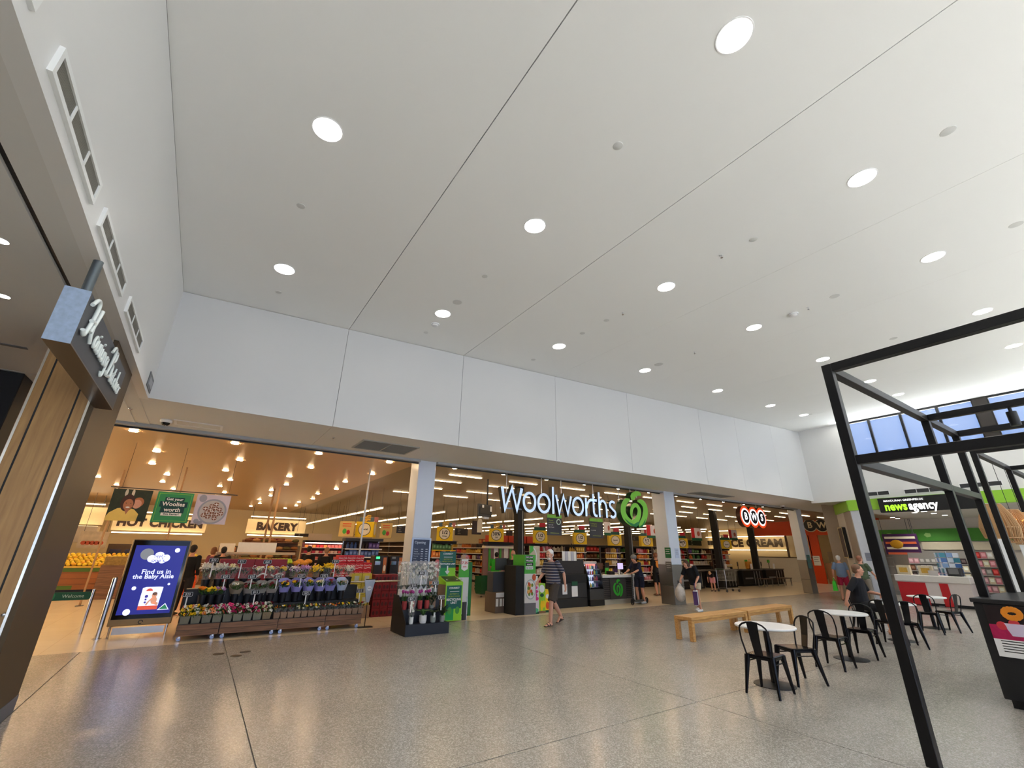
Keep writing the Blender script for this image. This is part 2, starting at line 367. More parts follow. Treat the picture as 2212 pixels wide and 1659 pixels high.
# right wall: white above a green band, clerestory windows to the ceiling
def RY(px, py): return PL(px, py, 0, XR).y
wy = [7.20, RY(1877, 915), RY(1946, 904), RY(2026, 892), RY(2105, 880)-0.0]
zs = 5.60; yb = -14.0
mb = MB(); mb.box((XR, yb, 3.86), (XR+.2, YF+.1, zs), 0); mb.box((XR, 7.20, zs), (XR+.2, YF+.1, ceil_z(XR)), 0)
struct('wall_right', mb, [M_wall], label='white wall with clerestory windows at the far right')
d = wy[2]-wy[1]
edges = wy+[wy[4]-0.36]
while edges[-1] > yb: edges.append(edges[-1]+d*1.02)
nwin = 0
for i in range(len(edges)-1):
    a, b = edges[i], edges[i+1]; zt = ceil_z(XR)-0.01
    if i == 4:
        struct('trim_4', MB().box((XR-.02, b, zs), (XR+.18, a, zt)), mat('dark bronze mullion panel', (52, 46, 42), 0.5)); continue
    nwin += 1; mb = MB(); t = 0.04
    mb.box((XR-.03, b, zs), (XR+.08, a, zs+.06), 0); mb.box((XR-.03, b, zt-.07), (XR+.08, a, zt), 0); mb.box((XR-.03, b, zs+.06), (XR+.08, b+t, zt-.07), 0); mb.box((XR-.03, a-t, zs+.06), (XR+.08, a, zt-.07), 0)
    w = struct('window_%d' % nwin, mb, [M_black]); MB().box((XR+.02, b+t, zs+.06), (XR+.03, a-t, zt-.07)).build('pane', M_glass, w)
M_gband = mat('green fascia band', (150, 205, 62), 0.45)
DA, DB = Vector((22.0, 7.62)), Vector((2.9, 1.88))
def diag(px, py):                                # where the pixel's ray meets the splayed wall beside the newsagency
    d = ray(px, py); t = (DA.y*d[0]-DA.x*d[1])/(DB.x*d[1]-DB.y*d[0]); return t
def dwall(t0, t1, z0, z1, off=0.0, th=.12):
    n = Vector((-DB.y, DB.x)).normalized(); n = -n if n.x > 0 else n
    a, b = DA+DB*t0+n*off, DA+DB*t1+n*off; c, e = b-n*th, a-n*th
    return [(p.x, p.y, z) for z in (z0, z1) for p in (a, b, c, e)], [(3, 2, 1, 0), (4, 5, 6, 7), (0, 1, 5, 4), (1, 2, 6, 5), (2, 3, 7, 6), (3, 0, 4, 7)]
mb = MB(); mb.box((XR-.05, yb, 3.46), (XR+.2, 7.62, 3.87), 0); mb.add(*dwall(0, 1.0, 3.46, 3.87, .04))
struct('trim_5', mb, [M_gband], label='lime green band over the newsagency front')
# newsagency shell
struct('ceiling_newsagency', MB().box((XR+.2, yb, 3.45), (29.2, 7.46, 3.55)), mat('newsagency ceiling', (214, 208, 198), 0.7))
struct('wall_newsagency', MB().box((29, yb, 0), (29.2, 9.0, 3.5)), mat('newsagency back wall', (206, 196, 182), 0.7))
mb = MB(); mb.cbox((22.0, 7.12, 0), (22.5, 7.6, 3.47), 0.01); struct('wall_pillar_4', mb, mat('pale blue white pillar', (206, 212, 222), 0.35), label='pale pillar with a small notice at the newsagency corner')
mb = MB(); mb.box((21.96, 6.98, 0), (22.2, 7.1, 3.47)); struct('trim_6', mb, mat('pale door jamb', (200, 212, 214), 0.35))
# beige column, white splayed wall with a screen, beige strip
M_beige = mat('beige stone tile column', (164, 152, 138), 0.35, var=0.08, scale=1.5)
tc0, tc1, tc2 = diag(1826, 1190), diag(1842, 1190), diag(1852, 1190)
pc = DA+DB*tc0
mb = MB(); mb.cbox((pc.x, pc.y-.25, 0), (pc.x+1.2, PL(1794, 1180, 0, pc.x).y, 3.95), 0.01, 0); struct('wall_pillar_5', mb, M_beige, label='wide beige column right of the orange shopfront')
struct('wall_splay', MB().add(*dwall(tc1, tc0, 0, 3.46)), mat('white side wall', (226, 224, 218), 0.5), label='white splayed wall with the portrait screen')
struct('wall_splay_strip', MB().add(*dwall(0.0, tc1, 0, 3.46)), M_beige)
struct('wall_leak_block', MB().box((29.2, 6.8, 0), (42, 7.0, 3.9)), M_soff)  # unseen wall, added to block daylight leaking in from the open side
struct('ceiling_link', MB().box((XR+.2, -14, 3.90), (44, YF+.12, 4.02)), M_soff)  # soffit, carried on out of view to keep sky light out
# ================================================================== CEILING FITTINGS
def downlight():
    t = thing('ceiling_downlight', 'x', 'ceiling light')
    MB().lathe([(0.148, 0.0), (0.166, 0.0), (0.164, -0.006), (0.150, -0.006)], n=32).build('trim_ring', M_white, t, 40)
    MB().lathe([(0.0, -0.003), (0.150, -0.003), (0.150, -0.008), (0.0, -0.012)], n=32).build('diffuser', M_lamp, t, 40)
    return t
DLX = [0.2, 3.1, 6.17, 9.3, 12.85, 16.23, 18.85, 21.5]; DLY = [1.0, 4.07, 7.2]
cnt = ['nearest the left bulkhead', 'second along', 'third along', 'fourth along', 'fifth along', 'sixth along', 'seventh along', 'last before the far right wall']
rowt = ['in the ceiling row nearest the camera', 'in the middle ceiling row', 'in the ceiling row beside the fascia']
first = None; tilt = math.atan(CS)
for j, y in enumerate(DLY):
    for i, x in enumerate(DLX):
        lab = 'round white downlight %s, %s' % (rowt[j], cnt[i]); yy = y+0.028*(i)*(1 if j < 2 else 0.3)
        if first is None: first = downlight(); o = first
        else: o = dup(first, (0, 0, 0))
        o.location = (x, yy, ceil_z(x)+0.001); o.rotation_euler = (0, -tilt, 0); o['label'] = lab; o['group'] = 'downlights of the raked ceiling'
def beam(x, y, z, w, col=(1.0, 0.97, 0.92), ang=88, nm='downlight_beam'):
    l = bpy.data.lights.new(nm, 'SPOT'); l.energy = w; l.spot_size = math.radians(ang); l.spot_blend = 0.55; l.shadow_soft_size = 0.12; l.color = col
    o = bpy.data.objects.new(nm, l); COL.objects.link(o); o.location = (x, y, z-0.03); return o
for j, y in enumerate(DLY):
    for i, x in enumerate(DLX): beam(x, y+0.028*i*(1 if j < 2 else .3), ceil_z(x), 130 if i < 7 else 45, ang=88 if i < 7 else 50)
small = [(1335, 315, .06), (2048, 283, .075), (2195, 485, .085), (650, 445, .055), (1628, 517, .06), (1047, 597, .05), (602, 631, .05), (988, 653, .09), (1310, 692, .06), (1258, 720, .06), (1423, 787, .12), (1803, 640, .085), (920, 718, .05), (1152, 777, .06), (1750, 895, .09), (1930, 731, .08)]
desc = ['above the middle of the mall', 'near the upper right corner', 'at the right edge of the picture', 'between the two left downlights', 'right of the light streaks', 'over the second ceiling joint', 'just above the fascia corner', 'largest, beside the second fascia downlight', 'above the third fascia downlight', 'beside the fascia, small', 'wide, near the fifth fascia panel', 'near the smoke detector', 'beside the small alarm sounder', 'tiny, close to the third fascia panel', 'far away by the last fascia downlights', 'far right near the black frame']
for (px, py, r), d in zip(small, desc):
    p = CE(px, py)
    o = MB().lathe([(0.0, 0.0), (r, 0.0), (r*.95, -0.005), (r*.7, -0.008), (0.0, -0.008)], n=20).build('ceiling_speaker', mat('off white speaker grille', (214, 214, 210), 0.6), None, 40, tuple(p+Vector((0, 0, .001))))
    o.rotation_euler = (0, -tilt, 0); tag(o, 'small round ceiling fitting '+d, 'ceiling fitting', 'round fittings of the raked ceiling')
for (px, py), d in zip(((1558, 551), (1345, 675), (1500, 760), (1745, 664)), ('between the two light streaks', 'above the third panel of the fascia', 'below the lower light streak', 'just right of the smoke detector')):
    p = CE(px, py); t = thing('fire_sprinkler', 'small chrome fire sprinkler '+d, 'sprinkler', tuple(p), 0, 'ceiling sprinklers')
    MB().lathe([(0.0, 0), (.03, 0), (.03, -.006), (0, -.008)], n=14).build('cover_plate', M_white, t, 40)
    MB().cyl((0, 0, -.006), (0, 0, -.05), .010, .006, 8).lathe([(.0, -.05), (.02, -.05), (.02, -.054), (0, -.054)], n=12).build('head', M_chrome, t)
for (px, py), d in zip(((1714, 678), (940, 700)), ('far over the mall', 'near the second fascia panel')):
    p = CE(px, py); t = thing('smoke_detector', 'white domed smoke detector '+d, 'smoke detector', tuple(p))
    MB().lathe([(0, 0), (.09, 0), (.09, -.02), (0, -.02)], n=20).build('base', M_white, t, 40)
    MB().lathe([(0, -.02), (.06, -.02), (.065, -.045), (.04, -.06), (0, -.06)], n=20).build('head', M_white, t, 50)
def domecam(px, py, d):
    p = G(px, py, 3.95); t = thing('dome_camera', 'white ceiling dome camera '+d, 'security camera', tuple(p))
    MB().lathe([(0, 0), (.09, 0), (.10, -.02), (.09, -.06), (0, -.06)], n=24).build('housing', M_white, t, 40)
    MB().lathe([(.07, -.06), (.065, -.085), (.045, -.105), (0, -.115)], n=24).build('dome', mat('smoked dome', (20, 18, 18), 0.1), t, 60)
domecam(360, 907, 'on the soffit left of the ceiling hatch'); domecam(1690, 1092, 'on the soffit near the stainless pillar on the right')
for (px, py), d in zip(((282, 882), (720, 945)), ('by the hanging butcher sign', 'beside the air grille')):
    p = G(px, py, 3.95); tag(MB().lathe([(0, 0), (.035, 0), (.03, -.015), (.012, -.03), (0, -.035)], n=14).build('fire_sprinkler', M_chrome, None, 40, tuple(p)), 'sprinkler head on the soffit '+d, 'sprinkler', 'soffit sprinklers')
t = thing('ceiling_hatch', 'white access hatch flush in the soffit right of the dome camera', 'ceiling hatch', tuple(G(430, 918, 3.95)))
MB().box((-.36, -.17, -.006), (.36, .17, .0)).build('hatch_panel', M_soff, t)
mb = MB(); mb.box((-.4, -.21, -.014), (.4, -.17, 0)); mb.box((-.4, .17, -.014), (.4, .21, 0)); mb.box((-.4, -.17, -.014), (-.36, .17, 0)); mb.box((.36, -.17, -.014), (.4, .17, 0)); mb.build('hatch_frame', M_white, t)
def soffit_grille(x0, x1, y0, y1, d):
    t = thing('air_grille', d, 'air grille', ((x0+x1)/2, (y0+y1)/2, 3.95)); a, b = (x1-x0)/2, (y1-y0)/2
    mb = MB(); mb.box((-a, -b, -.02), (a, -b+.04, 0)); mb.box((-a, b-.04, -.02), (a, b, 0)); mb.box((-a, -b+.04, -.02), (-a+.04, b-.04, 0)); mb.box((a-.04, -b+.04, -.02), (a, b-.04, 0)); mb.box((-.012, -b+.04, -.018), (.012, b-.04, 0)); mb.build('frame', mat('grey grille frame', (168, 168, 164), 0.5), t)
    mb = MB(); n = 22
    for i in range(n):
        y = -b+.05+(2*b-.1)*i/(n-1); mb.box((-a+.04, y-.006, -.014), (a-.04, y+.006, 0))
    mb.build('louvres', mat('grey grille slats', (132, 130, 126), 0.6), t)
    MB().box((-a+.03, -b+.03, -.004), (a-.03, b-.03, -.001)).build('backing', M_dgrey, t)
soffit_grille(2.50, 3.82, 9.58, 10.55, 'square return air grille in the soffit left of the first pillar')
soffit_grille(15.6, 17.9, 10.1, 10.72, 'long return air grille in the soffit right of the second pillar')
# air grilles on the left bulkhead
def wall_grille(y0, y1, z0, z1, d, nd=3):
    t = thing('wall_grille', d, 'air grille', (XL, y0, z0), 0, 'air grilles of the left bulkhead'); L, h = y1-y0, z1-z0; mb = MB(); e = .035
    mb.box((0, 0, 0), (.025, L, e)); mb.box((0, 0, h-e), (.025, L, h)); mb.box((0, 0, e), (.025, e, h-e)); mb.box((0, L-e, e), (.025, L, h-e))
    for i in range(1, nd): mb.box((0, L*i/nd-.012, e), (.02, L*i/nd+.012, h-e))
    mb.build('frame', mat('white grille frame', (240, 241, 238), 0.35), t)
    mb = MB()
    for i in range(14): mb.box((.003, e, e+(h-2*e)*i/13-.002), (.014, L-e, e+(h-2*e)*i/13+.002))
    mb.box((.0005, e, e), (.004, L-e, h-e)); mb.build('louvres', mat('warm grey louvre', (150, 148, 140), 0.6), t)
wall_grille(2.66, 3.82, 4.03, 4.22, 'longest looking white wall grille, nearest complete one'); wall_grille(4.09, 5.34, 4.03, 4.21, 'middle white wall grille on the left bulkhead')
wall_grille(5.69, 6.98, 4.03, 4.22, 'white wall grille furthest along the left bulkhead'); wall_grille(1.1, 2.34, 4.04, 4.22, 'white wall grille cut by the top edge of the picture')
t = thing('wall_plate', 'small grey plate at the far end of the left bulkhead', 'wall plate', (XL, 8.32, 4.0)); MB().cbox((0, 0, 0), (.012, .5, .23), .004).build('plate', M_grey, t); MB().box((.012, .08, .05), (.016, .42, .17)).build('print', mat('pale print', (176, 178, 182), 0.6), t)
# two lamps of the low ceiling at left
for (px, py), d in zip(((8, 640), (2, 520)), ('beside the black slot', 'at the left edge of the picture')):
    p = G(px, py, 3.94); o = dup(first, tuple(p), 0, 'round downlight of the low left ceiling '+d, 'downlights of the low left ceiling', 0.3)
p = G(30, 747, 3.94); tag(MB().cbox((-.12, -.03, -.012), (.12, .03, 0), .004).build('exit_speaker', M_grey, None, None, tuple(p)), 'small grey slot fitting on the low left ceiling', 'ceiling fitting')
# ================================================================== TIMBER PIER, BUTCHER SIGN
M_pier = wood('honey timber veneer', (166, 122, 70), (192, 148, 90), (8, 8, 0.7), 0.4)
M_bronze = mat('bronze metal cladding', (82, 64, 40), 0.55, 0.0, var=0.05, scale=2)
t = thing('timber_pier', 'tall honey timber pier with bronze end at the left edge', 'pier', (-1.29, 6.36, 0))
py0 = 0.0; py1 = 1.33
MB().box((-.05, .03, .16), (0, py1, 3.935)).build('end_panel', M_bronze, t)
PW = PL(62, 850, 1, 6.36).x+1.29
mb = MB(); mb.box((PW+.02, 0, .16), (-.055, .05, 3.935)); mb.box((PW-.02, .05, .16), (-.05, py1, 3.935), 0); mb.build('timber_panel', M_pier, t)
mb = MB(); mb.box((PW+.09, -.004, .16), (PW+.105, .0, 3.93)); mb.box((-.16, -.004, .16), (-.145, 0, 3.93)); mb.build('panel_joint', M_ink, t)
M_trim = mat('polished pale trim', (232, 226, 212), 0.2, 0.9)
MB().box((-.055, -.012, .16), (-.035, .03, 3.93)).build('corner_trim', M_trim, t); MB().box((PW, -.012, .16), (PW+.02, .05, 3.93)).build('corner_trim', M_trim, t)
MB().box((PW-.02, .0, 0), (0.006, py1+.005, .16)).build('skirting', mat('blue grey skirting', (92, 102, 116), 0.35, 0.5), t)
q = PL(8, 1328, 1, 6.36); MB().ell((q.x+1.29, -.006, q.z), (.018, .012, .018)).build('button', M_chrome, t, 60)
# sign blade hung beside the pier
XS = -1.14
a = [PL(x, y, 0, XS) for x, y in ((198, 632), (148, 745), (272, 805), (244, 884))]
y0, y1, z0, z1 = (a[0].y+a[1].y)/2, (a[2].y+a[3].y)/2, (a[1].z+a[3].z)/2, (a[0].z+a[2].z)/2
t = thing('hanging_sign', 'dark hanging blade sign with white script letters beside the timber pier', 'sign', (XS, y0, z0)); L, h = y1-y0, z1-z0
M_galv = mat('galvanised speckle', (166, 184, 208), 0.4, 0.2, var=0.28, scale=26)
MB().box((-.155, .006, .012), (0, L, h)).build('sign_box', mat('charcoal sign face', (70, 70, 74), 0.45), t)
MB().box((-.157, 0, .0), (.002, .008, h+.002)).build('end_plate', M_galv, t)
mb = MB(); mb.box((-.157, .008, 0), (.002, L, .012)); mb.build('bottom_plate', mat('bronze underside', (96, 82, 66), 0.35, 0.6), t)
MB().tube([(-.08, .18, h), (-.08, .18, 3.945-z0)], .035, 12).build('hanger', mat('grey hanger tube', (104, 112, 116), 0.4, 0.6), t, 50)
# script lettering as raised rounded strokes (letters are drawn on the sign's face, reading away from the camera)
def stroke(mb, pts, r=.017, d=.03): mb.tube([(d, x, z) for x, z in pts], r, 8)
def smooth(pts, k=5):
    P = [np.array(p, float) for p in pts]; P = [2*P[0]-P[1]]+P+[2*P[-1]-P[-2]]; out = []
    for i in range(1, len(P)-2):
        for s in range(k):
            u = s/k; out.append(tuple(0.5*((2*P[i])+(-P[i-1]+P[i+1])*u+(2*P[i-1]-5*P[i]+4*P[i+1]-P[i+2])*u*u+(-P[i-1]+3*P[i]-3*P[i+1]+P[i+2])*u**3)))
    return out+[tuple(P[-2])]
GL = {'H': [[(-.3, .72), (0, 1.0), (.22, .92), (.16, .4), (-.02, .0), (-.22, .06)], [(.62, .98), (.5, .6), (.34, .22)], [(.1, .45), (.4, .5), (.46, .2), (.62, .02)]],
 'B': [[(-.2, .75), (.02, 1.0), (.24, .9), (.16, .4), (.0, .0), (-.16, .08)], [(.22, .9), (.5, .95), (.5, .66), (.22, .52), (.5, .46), (.5, .1), (.16, .02)]],
 'a': [[(.36, .36), (.16, .42), (.04, .2), (.12, .02), (.3, .12), (.38, .38), (.36, .06), (.48, .02)]], 'i': [[(.06, .4), (.02, .1), (.14, .02), (.24, .12)], [(.1, .56), (.12, .6)]],
 'n': [[(.04, .4), (.0, .02), (.12, .34), (.26, .4), (.28, .06), (.4, .04)]], 'g': [[(.36, .36), (.16, .42), (.06, .22), (.16, .06), (.34, .2), (.38, .4), (.3, -.2), (.1, -.34), (-.02, -.2)]],
 'u': [[(.04, .4), (.02, .1), (.14, .0), (.3, .2), (.34, .4), (.32, .08), (.44, .02)]], 't': [[(.16, .78), (.08, .2), (.16, .02), (.3, .1)], [(.0, .5), (.32, .54)]],
 'c': [[(.3, .34), (.16, .42), (.04, .2), (.14, .02), (.34, .1)]], 'h': [[(.1, .9), (.02, .02), (.14, .34), (.28, .38), (.28, .06), (.42, .04)]],
 'e': [[(.06, .2), (.3, .3), (.2, .42), (.04, .24), (.14, .02), (.34, .1)]], 'r': [[(.04, .4), (.02, .02), (.1, .3), (.3, .4)]]}
def script(word, x, z, s, lw, sep):
    for ch in word:
        mb = MB()
        for st in GL[ch]: stroke(mb, [(x+p*s*1.0+.25*q*s*.35, z+q*s) for p, q in smooth(st)], .016*lw, .02)
        mb.build('letter', M_wl, t, 60); x += {'H': .72, 'B': .62, 'i': .3, 'g': .5}.get(ch, .46)*s*sep
    return x
M_wl = mat('glossy white sign letter', (236, 244, 240), 0.25)
script('H', .14, h*.30, .33, 1.0, 1.0); script('aining', .44, h*.34, .27, .72, .98); script('B', 1.17, h*.30, .30, .85, .9); script('utcher', 1.36, h*.30, .225, .62, .98)
# black shop head beyond the pier
tag(MB().cbox((-7.0, 8.56, 2.55), (PL(22, 880, 1, 8.56).x, 9.3, 3.935), .01).build('shop_fascia', M_blk2), 'black shop fascia at the far left behind the timber pier', 'shop fascia')
p = PL(45, 1000, 1, 10.6)
for (px, py), d in zip(((45, 893), (28, 935)), ('upper of two beside the pier', 'lower of two beside the pier')):
    p = G(px, py, 3.9); o = dup(first, tuple(p), 0, 'warm lamp seen behind the timber pier, '+d, 'lamps behind the timber pier', .6)
# ================================================================== BLACK FRAMES, KIOSK, PENDANTS
M_frame = mat('black steel frame', (20, 20, 22), 0.42, 0.2)
def frame_pergola(name, label, posts, ytop, zt, ymid, zm, yb, zfoot):
    t = thing(name, label, 'pergola', (posts[0], ytop, 0)); x0 = posts[0]; w = .095
    for i, x in enumerate(posts):
        for y in (0, yb-ytop):
            zf = zfoot.get((i, y != 0), 0.0)
            mb = MB(); mb.cbox((x-x0-w/2, y-w/2, zf), (x-x0+w/2, y+w/2, zt), .004); mb.build('post', M_frame, t)
        MB().cbox((x-x0-w/2, yb-ytop+w/2, zt-w), (x-x0+w/2, -w/2, zt), .004).build('cross_beam', M_frame, t)
    for i in range(len(posts)-1):
        a, b = posts[i]-x0+w/2, posts[i+1]-x0-w/2
        for y in (0, yb-ytop): MB().cbox((a, y-w/2, zt-w), (b, y+w/2, zt), .004).build('rail', M_frame, t)
        if zm: MB().cbox((a, -w/2, zm-w), (b, w/2, zm), .004).build('lower_rail', M_frame, t)
    if zm:
        MB().cbox((-w/2, yb-ytop+w/2, zm-w), (w/2, -w/2, zm), .004).build('lower_cross_beam', M_frame, t)
    return t
KH = 1.212
xp3 = 10.72
frame_pergola('pergola_frame', 'nearest tall black steel frame standing over the kiosk', [5.70, 9.10, xp3], 1.83, 3.80, 1.83, 2.72, -1.6, {(1, False): KH, (2, False): KH})
frame_pergola('pergola_frame', 'further black steel frame with woven lamps hung inside it', [12.83, 15.9, 18.3], 2.02, 3.80, 2.02, 0, -1.6, {})
KY = PL(2104, 1310, 0, 8.62).y
t = thing('kiosk_counter', 'black kiosk counter with a drinks poster under the steel frame', 'counter', (8.62, KY-3.13, 0))
MB().cbox((0, 0, .09), (xp3-8.62+.25, 3.13, KH-.05), .008).build('counter_body', M_blk2, t); MB().box((.05, .05, 0), (xp3-8.62+.2, 3.08, .09)).build('plinth', M_black, t)
MB().cbox((-.02, -.02, KH-.05), (xp3-8.62+.27, 3.15, KH), .006).build('worktop', mat('dark stone worktop', (42, 42, 43), 0.3), t)
ya, yb_ = PL(2122, 1306, 0, 8.60).y, PL(2122, 1306, 0, 8.60).y-1.15; zt_ = PL(2122, 1306, 0, 8.60).z; zb_ = PL(2166, 1418, 0, 8.60).z
t = thing('poster', 'magenta and white drinks poster on the black kiosk', 'poster', (8.618, yb_, zb_)); w_, h_ = ya-yb_, zt_-zb_
MB().box((-.012, 0, 0), (0, w_, h_)).build('poster_board', mat('dark poster photo', (36, 28, 30), 0.35, var=.5, scale=14), t)
def onp(mb, name, m, sm=None): mb.build(name, m, t, sm)
onp(MB().box((-.016, 0, 0), (-.012, w_, h_*.34)), 'price_panel', M_white)
onp(MB().box((-.016, 0, h_*.34), (-.012, w_, h_*.62)), 'magenta_band', mat('magenta print', (176, 34, 84), 0.35, var=.3, scale=20))
for i in range(6): onp(MB().box((-.018, .06, h_*(.05+.05*i)), (-.016, w_-.06-(.3 if i == 0 else 0), h_*(.066+.05*i))), 'text_line', M_ink)
mb = MB()
for k in range(14):
    a_ = 2*PI*k/14; mb.ell((-.016, w_-.24+.07*math.cos(a_), h_*.86+.05*math.sin(a_)), (.004, .03, .035))
onp(mb, 'orange_flower', mat('orange print', (232, 140, 40), 0.4))
mb = MB()
for k in range(9): mb.ell((-.015, w_*(.1+.1*k), h_*(.6+.12*rnd.random())), (.004, .05, .05))
onp(mb, 'fruit_print', mat('red fruit print', (206, 60, 70), 0.4))
mb = MB(); mb.tube([(-.016, w_-.26, h_*.42), (-.016, w_-.26, h_*.66)], [.08, .13], 10, flat=.05, side=(0, 1, 0)); onp(mb, 'glass_print', mat('pale glass print', (214, 202, 226), 0.4))
text('XTREME', h_*.12, t, (-.0175, w_-.42, h_*.40), mat('pink letter', (226, 140, 150), 0.4), rot=(PI/2, 0, -PI/2), bold=.02)
# woven pendants
M_cane = mat('pale cane strips', (196, 158, 112), 0.6, var=.18, scale=30)
def pendant(loc, ztop, lab, r0=.13, r1=.285, h=.66):
    t = thing('pendant_lamp', lab, 'pendant lamp', loc, rnd.random()*3, 'woven pendant lamps of the black frame'); mb = MB()
    for k in range(44):
        a = 2*PI*k/44; b = a+.12*(rnd.random()-.5)
        prof = [(r0, 0), (r0+.10, -.22), (r1, -.46), (r1-.03, -h)]
        mb.tube([(r*math.cos(a+(b-a)*i/3), r*math.sin(a+(b-a)*i/3), z) for i, (r, z) in enumerate(prof)], [.014, .018, .022, .016], 5, flat=.35)
    mb.build('lamp_shade', M_cane, t, 60)
    mb = MB()
    for r, z in ((r0, 0), (r1, -.46), (r1-.03, -h)): mb.tube([(r*math.cos(2*PI*i/28), r*math.sin(2*PI*i/28), z) for i in range(28)], .010, 6, closed=True)
    mb.build('hoop', M_cane, t, 60)
    MB().ell((0, 0, -.20), (.05, .05, .065)).build('bulb', mat('amber bulb', (255, 176, 90), 0.4, emit=9), t, 60)
    MB().cyl((0, 0, -.14), (0, 0, ztop-loc[2]), .005, n=6).build('cord', M_black, t)
for (px, py, X), d in zip(((2141, 1090, 13.6), (2181, 1102, 14.5), (2206, 1108, 15.2)), ('nearest of three, overlapped by a black post', 'middle one of three', 'furthest of three, at the right edge of the picture')):
    p = PL(px, py, 0, X); pendant(tuple(p), 3.72, 'woven cane pendant lamp, '+d)
p = PL(2190, 905, 0, 9.1); t = thing('track_spotlight', 'black track spotlight under the black frame before the clerestory windows', 'spotlight', (p.x, p.y, 3.70))
MB().cyl((0, 0, 0), (0, 0, -.08), .02, n=10).build('stem', M_black, t); MB().cyl((0, 0, -.06), (0, 0, -.26), .055, n=16).build('lamp_head', M_black, t, 40)
# ================================================================== CAFE FURNITURE
M_tol = mat('gloss black steel', (16, 16, 20), 0.22, 0.35)
def make_chair():
    t = thing('cafe_chair', 'x', 'chair')
    mb = MB(); mb.cbox((-.18, -.18, .435), (.18, .18, .455), .012); mb.cbox((-.172, -.172, .40), (.172, .172, .436), .004); mb.build('seat', M_tol, t)
    def leg(sx, sy):
        a = Vector((sx*.158, sy*.158, .44)); b = Vector((sx*.205, sy*(.215 if sy < 0 else .25), 0.0)); k = a.lerp(b, .35)
        MB().tube([a, k, b], [.040, .030, .016], 8, side=(sx, sy, 0)).build('leg', M_tol, t, 50)
    for sx in (-1, 1):
        for sy in (-1, 1): leg(sx, sy)
    for sx in (-1, 1): MB().tube([(sx*.172, -.175, .36), (sx*.175, .19, .36)], .008, 6).build('stretcher', M_tol, t)
    loop = [(-.165, .165, .44), (-.19, .20, .62), (-.185, .225, .74)]+[(.185*math.cos(PI-PI*i/8), .235+.012*math.sin(PI*i/8), .745+.105*math.sin(PI*i/8)) for i in range(1, 8)]+[(.185, .225, .74), (.19, .20, .62), (.165, .165, .44)]
    MB().tube(loop, .011, 8).build('back_frame', M_tol, t, 60)
    mb = MB(); vs = []; fs = []
    for i, (y, z, w) in enumerate(((.168, .445, .052), (.205, .60, .058), (.228, .74, .066), (.243, .845, .072))):
        for dy in (-.004, .004):
            vs += [(-w, y+dy, z), (w, y+dy, z)]
    for i in range(3):
        a = i*4; b = a+4; fs += [(a, a+1, b+1, b), (a+2, b+2, b+3, a+3), (a, b, b+2, a+2), (a+1, a+3, b+3, b+1)]
    fs += [(0, 2, 3, 1), (12, 13, 15, 14)]; mb.add(vs, fs); mb.build('splat', M_tol, t)
    return t
def make_table():
    t = thing('cafe_table', 'x', 'table')
    MB().lathe([(0, .715), (.39, .715), (.40, .722), (.40, .738), (.392, .745), (0, .745)], n=48).build('tabletop', mat('white laminate tabletop', (232, 232, 232), 0.3), t, 40)
    MB().cyl((0, 0, .03), (0, 0, .70), .04, .04, 16).lathe([(.0, .695), (.12, .695), (.12, .715), (0, .715)], n=20).build('column', M_tol, t, 40)
    MB().lathe([(0, 0), (.265, 0), (.265, .008), (.20, .020), (.06, .032), (0, .032)], n=40).build('base', M_black, t, 40)
    return t
TB = [(7.11, 3.88), (10.02, 4.01), (13.17, 4.19), (16.23, 4.40)]
tt = ['nearest round white cafe table, two chairs at it', 'second round white cafe table from the front', 'round white cafe table half hidden behind the black post', 'fourth round white cafe table, before the newsagency', 'furthest round white cafe table behind the black post']
tab = None
for i, (x, y) in enumerate(TB):
    if tab is None: tab = make_table(); o = tab
    else: o = dup(tab, (0, 0, 0))
    o.location = (x, y, 0); o['label'] = tt[i]; o['group'] = 'round cafe tables'
CH = [(1652, 1412, 0, 'nearest black metal chair, its back to the camera'), (1695, 1398, 0, 'black metal chair behind the nearest white table, right side'), (1793, 1374, 1, 'black metal chair on the near side of the second table'), (1842, 1360, 1, 'black metal chair on the far side of the second table'),
      (1917, 1340, 2, 'black metal chair left of the black post at the third table'), (1953, 1343, 2, 'black metal chair partly behind the black post'), (2004, 1322, 3, 'black metal chair on the near side of the fourth table'), (2032, 1318, 3, 'black metal chair on the far side of the fourth table')]
AD = [-.28, -.15, -.1, .25, -.1, .2, .0, 0.2]
ch = None
for (px, py, ti, lab), ad in zip(CH, AD):
    p = G(px, py, .45); d = Vector((TB[ti][0]-p.x, TB[ti][1]-p.y)); L = d.length
    if L < .48: p = Vector((TB[ti][0], TB[ti][1], 0))-Vector((d.x, d.y, 0))/L*.48
    rz = math.atan2(d.y, d.x)+PI/2+ad
    if ch is None: ch = make_chair(); o = ch
    else: o = dup(ch, (0, 0, 0))
    o.location = (p.x, p.y, 0); o.rotation_euler = (0, 0, rz); o['label'] = lab; o['group'] = 'black cafe chairs'
WCH = (13.9, 5.06)   # chair of the seated woman
o = dup(ch, (WCH[0], WCH[1], 0), .12, 'black metal chair the seated woman in black sits on', 'black cafe chairs')
def bench(x0, x1, y0, y1, rz, lab):
    t = thing('timber_bench', lab, 'bench', (x0, y0, 0), rz, 'oak benches'); L, d = x1-x0, y1-y0
    MB().cbox((0, 0, .385), (L, d, .45), .006).build('seat', M_oak, t)
    for x in (0.0, L-.09):
        for y in (0.0, d-.09): MB().cbox((x, y, 0), (x+.09, y+.09, .385), .004).build('leg', M_oak, t)
    MB().box((.09, .02, .33), (L-.09, .05, .385)).box((.09, d-.05, .33), (L-.09, d-.02, .385)).build('apron', M_oak, t)
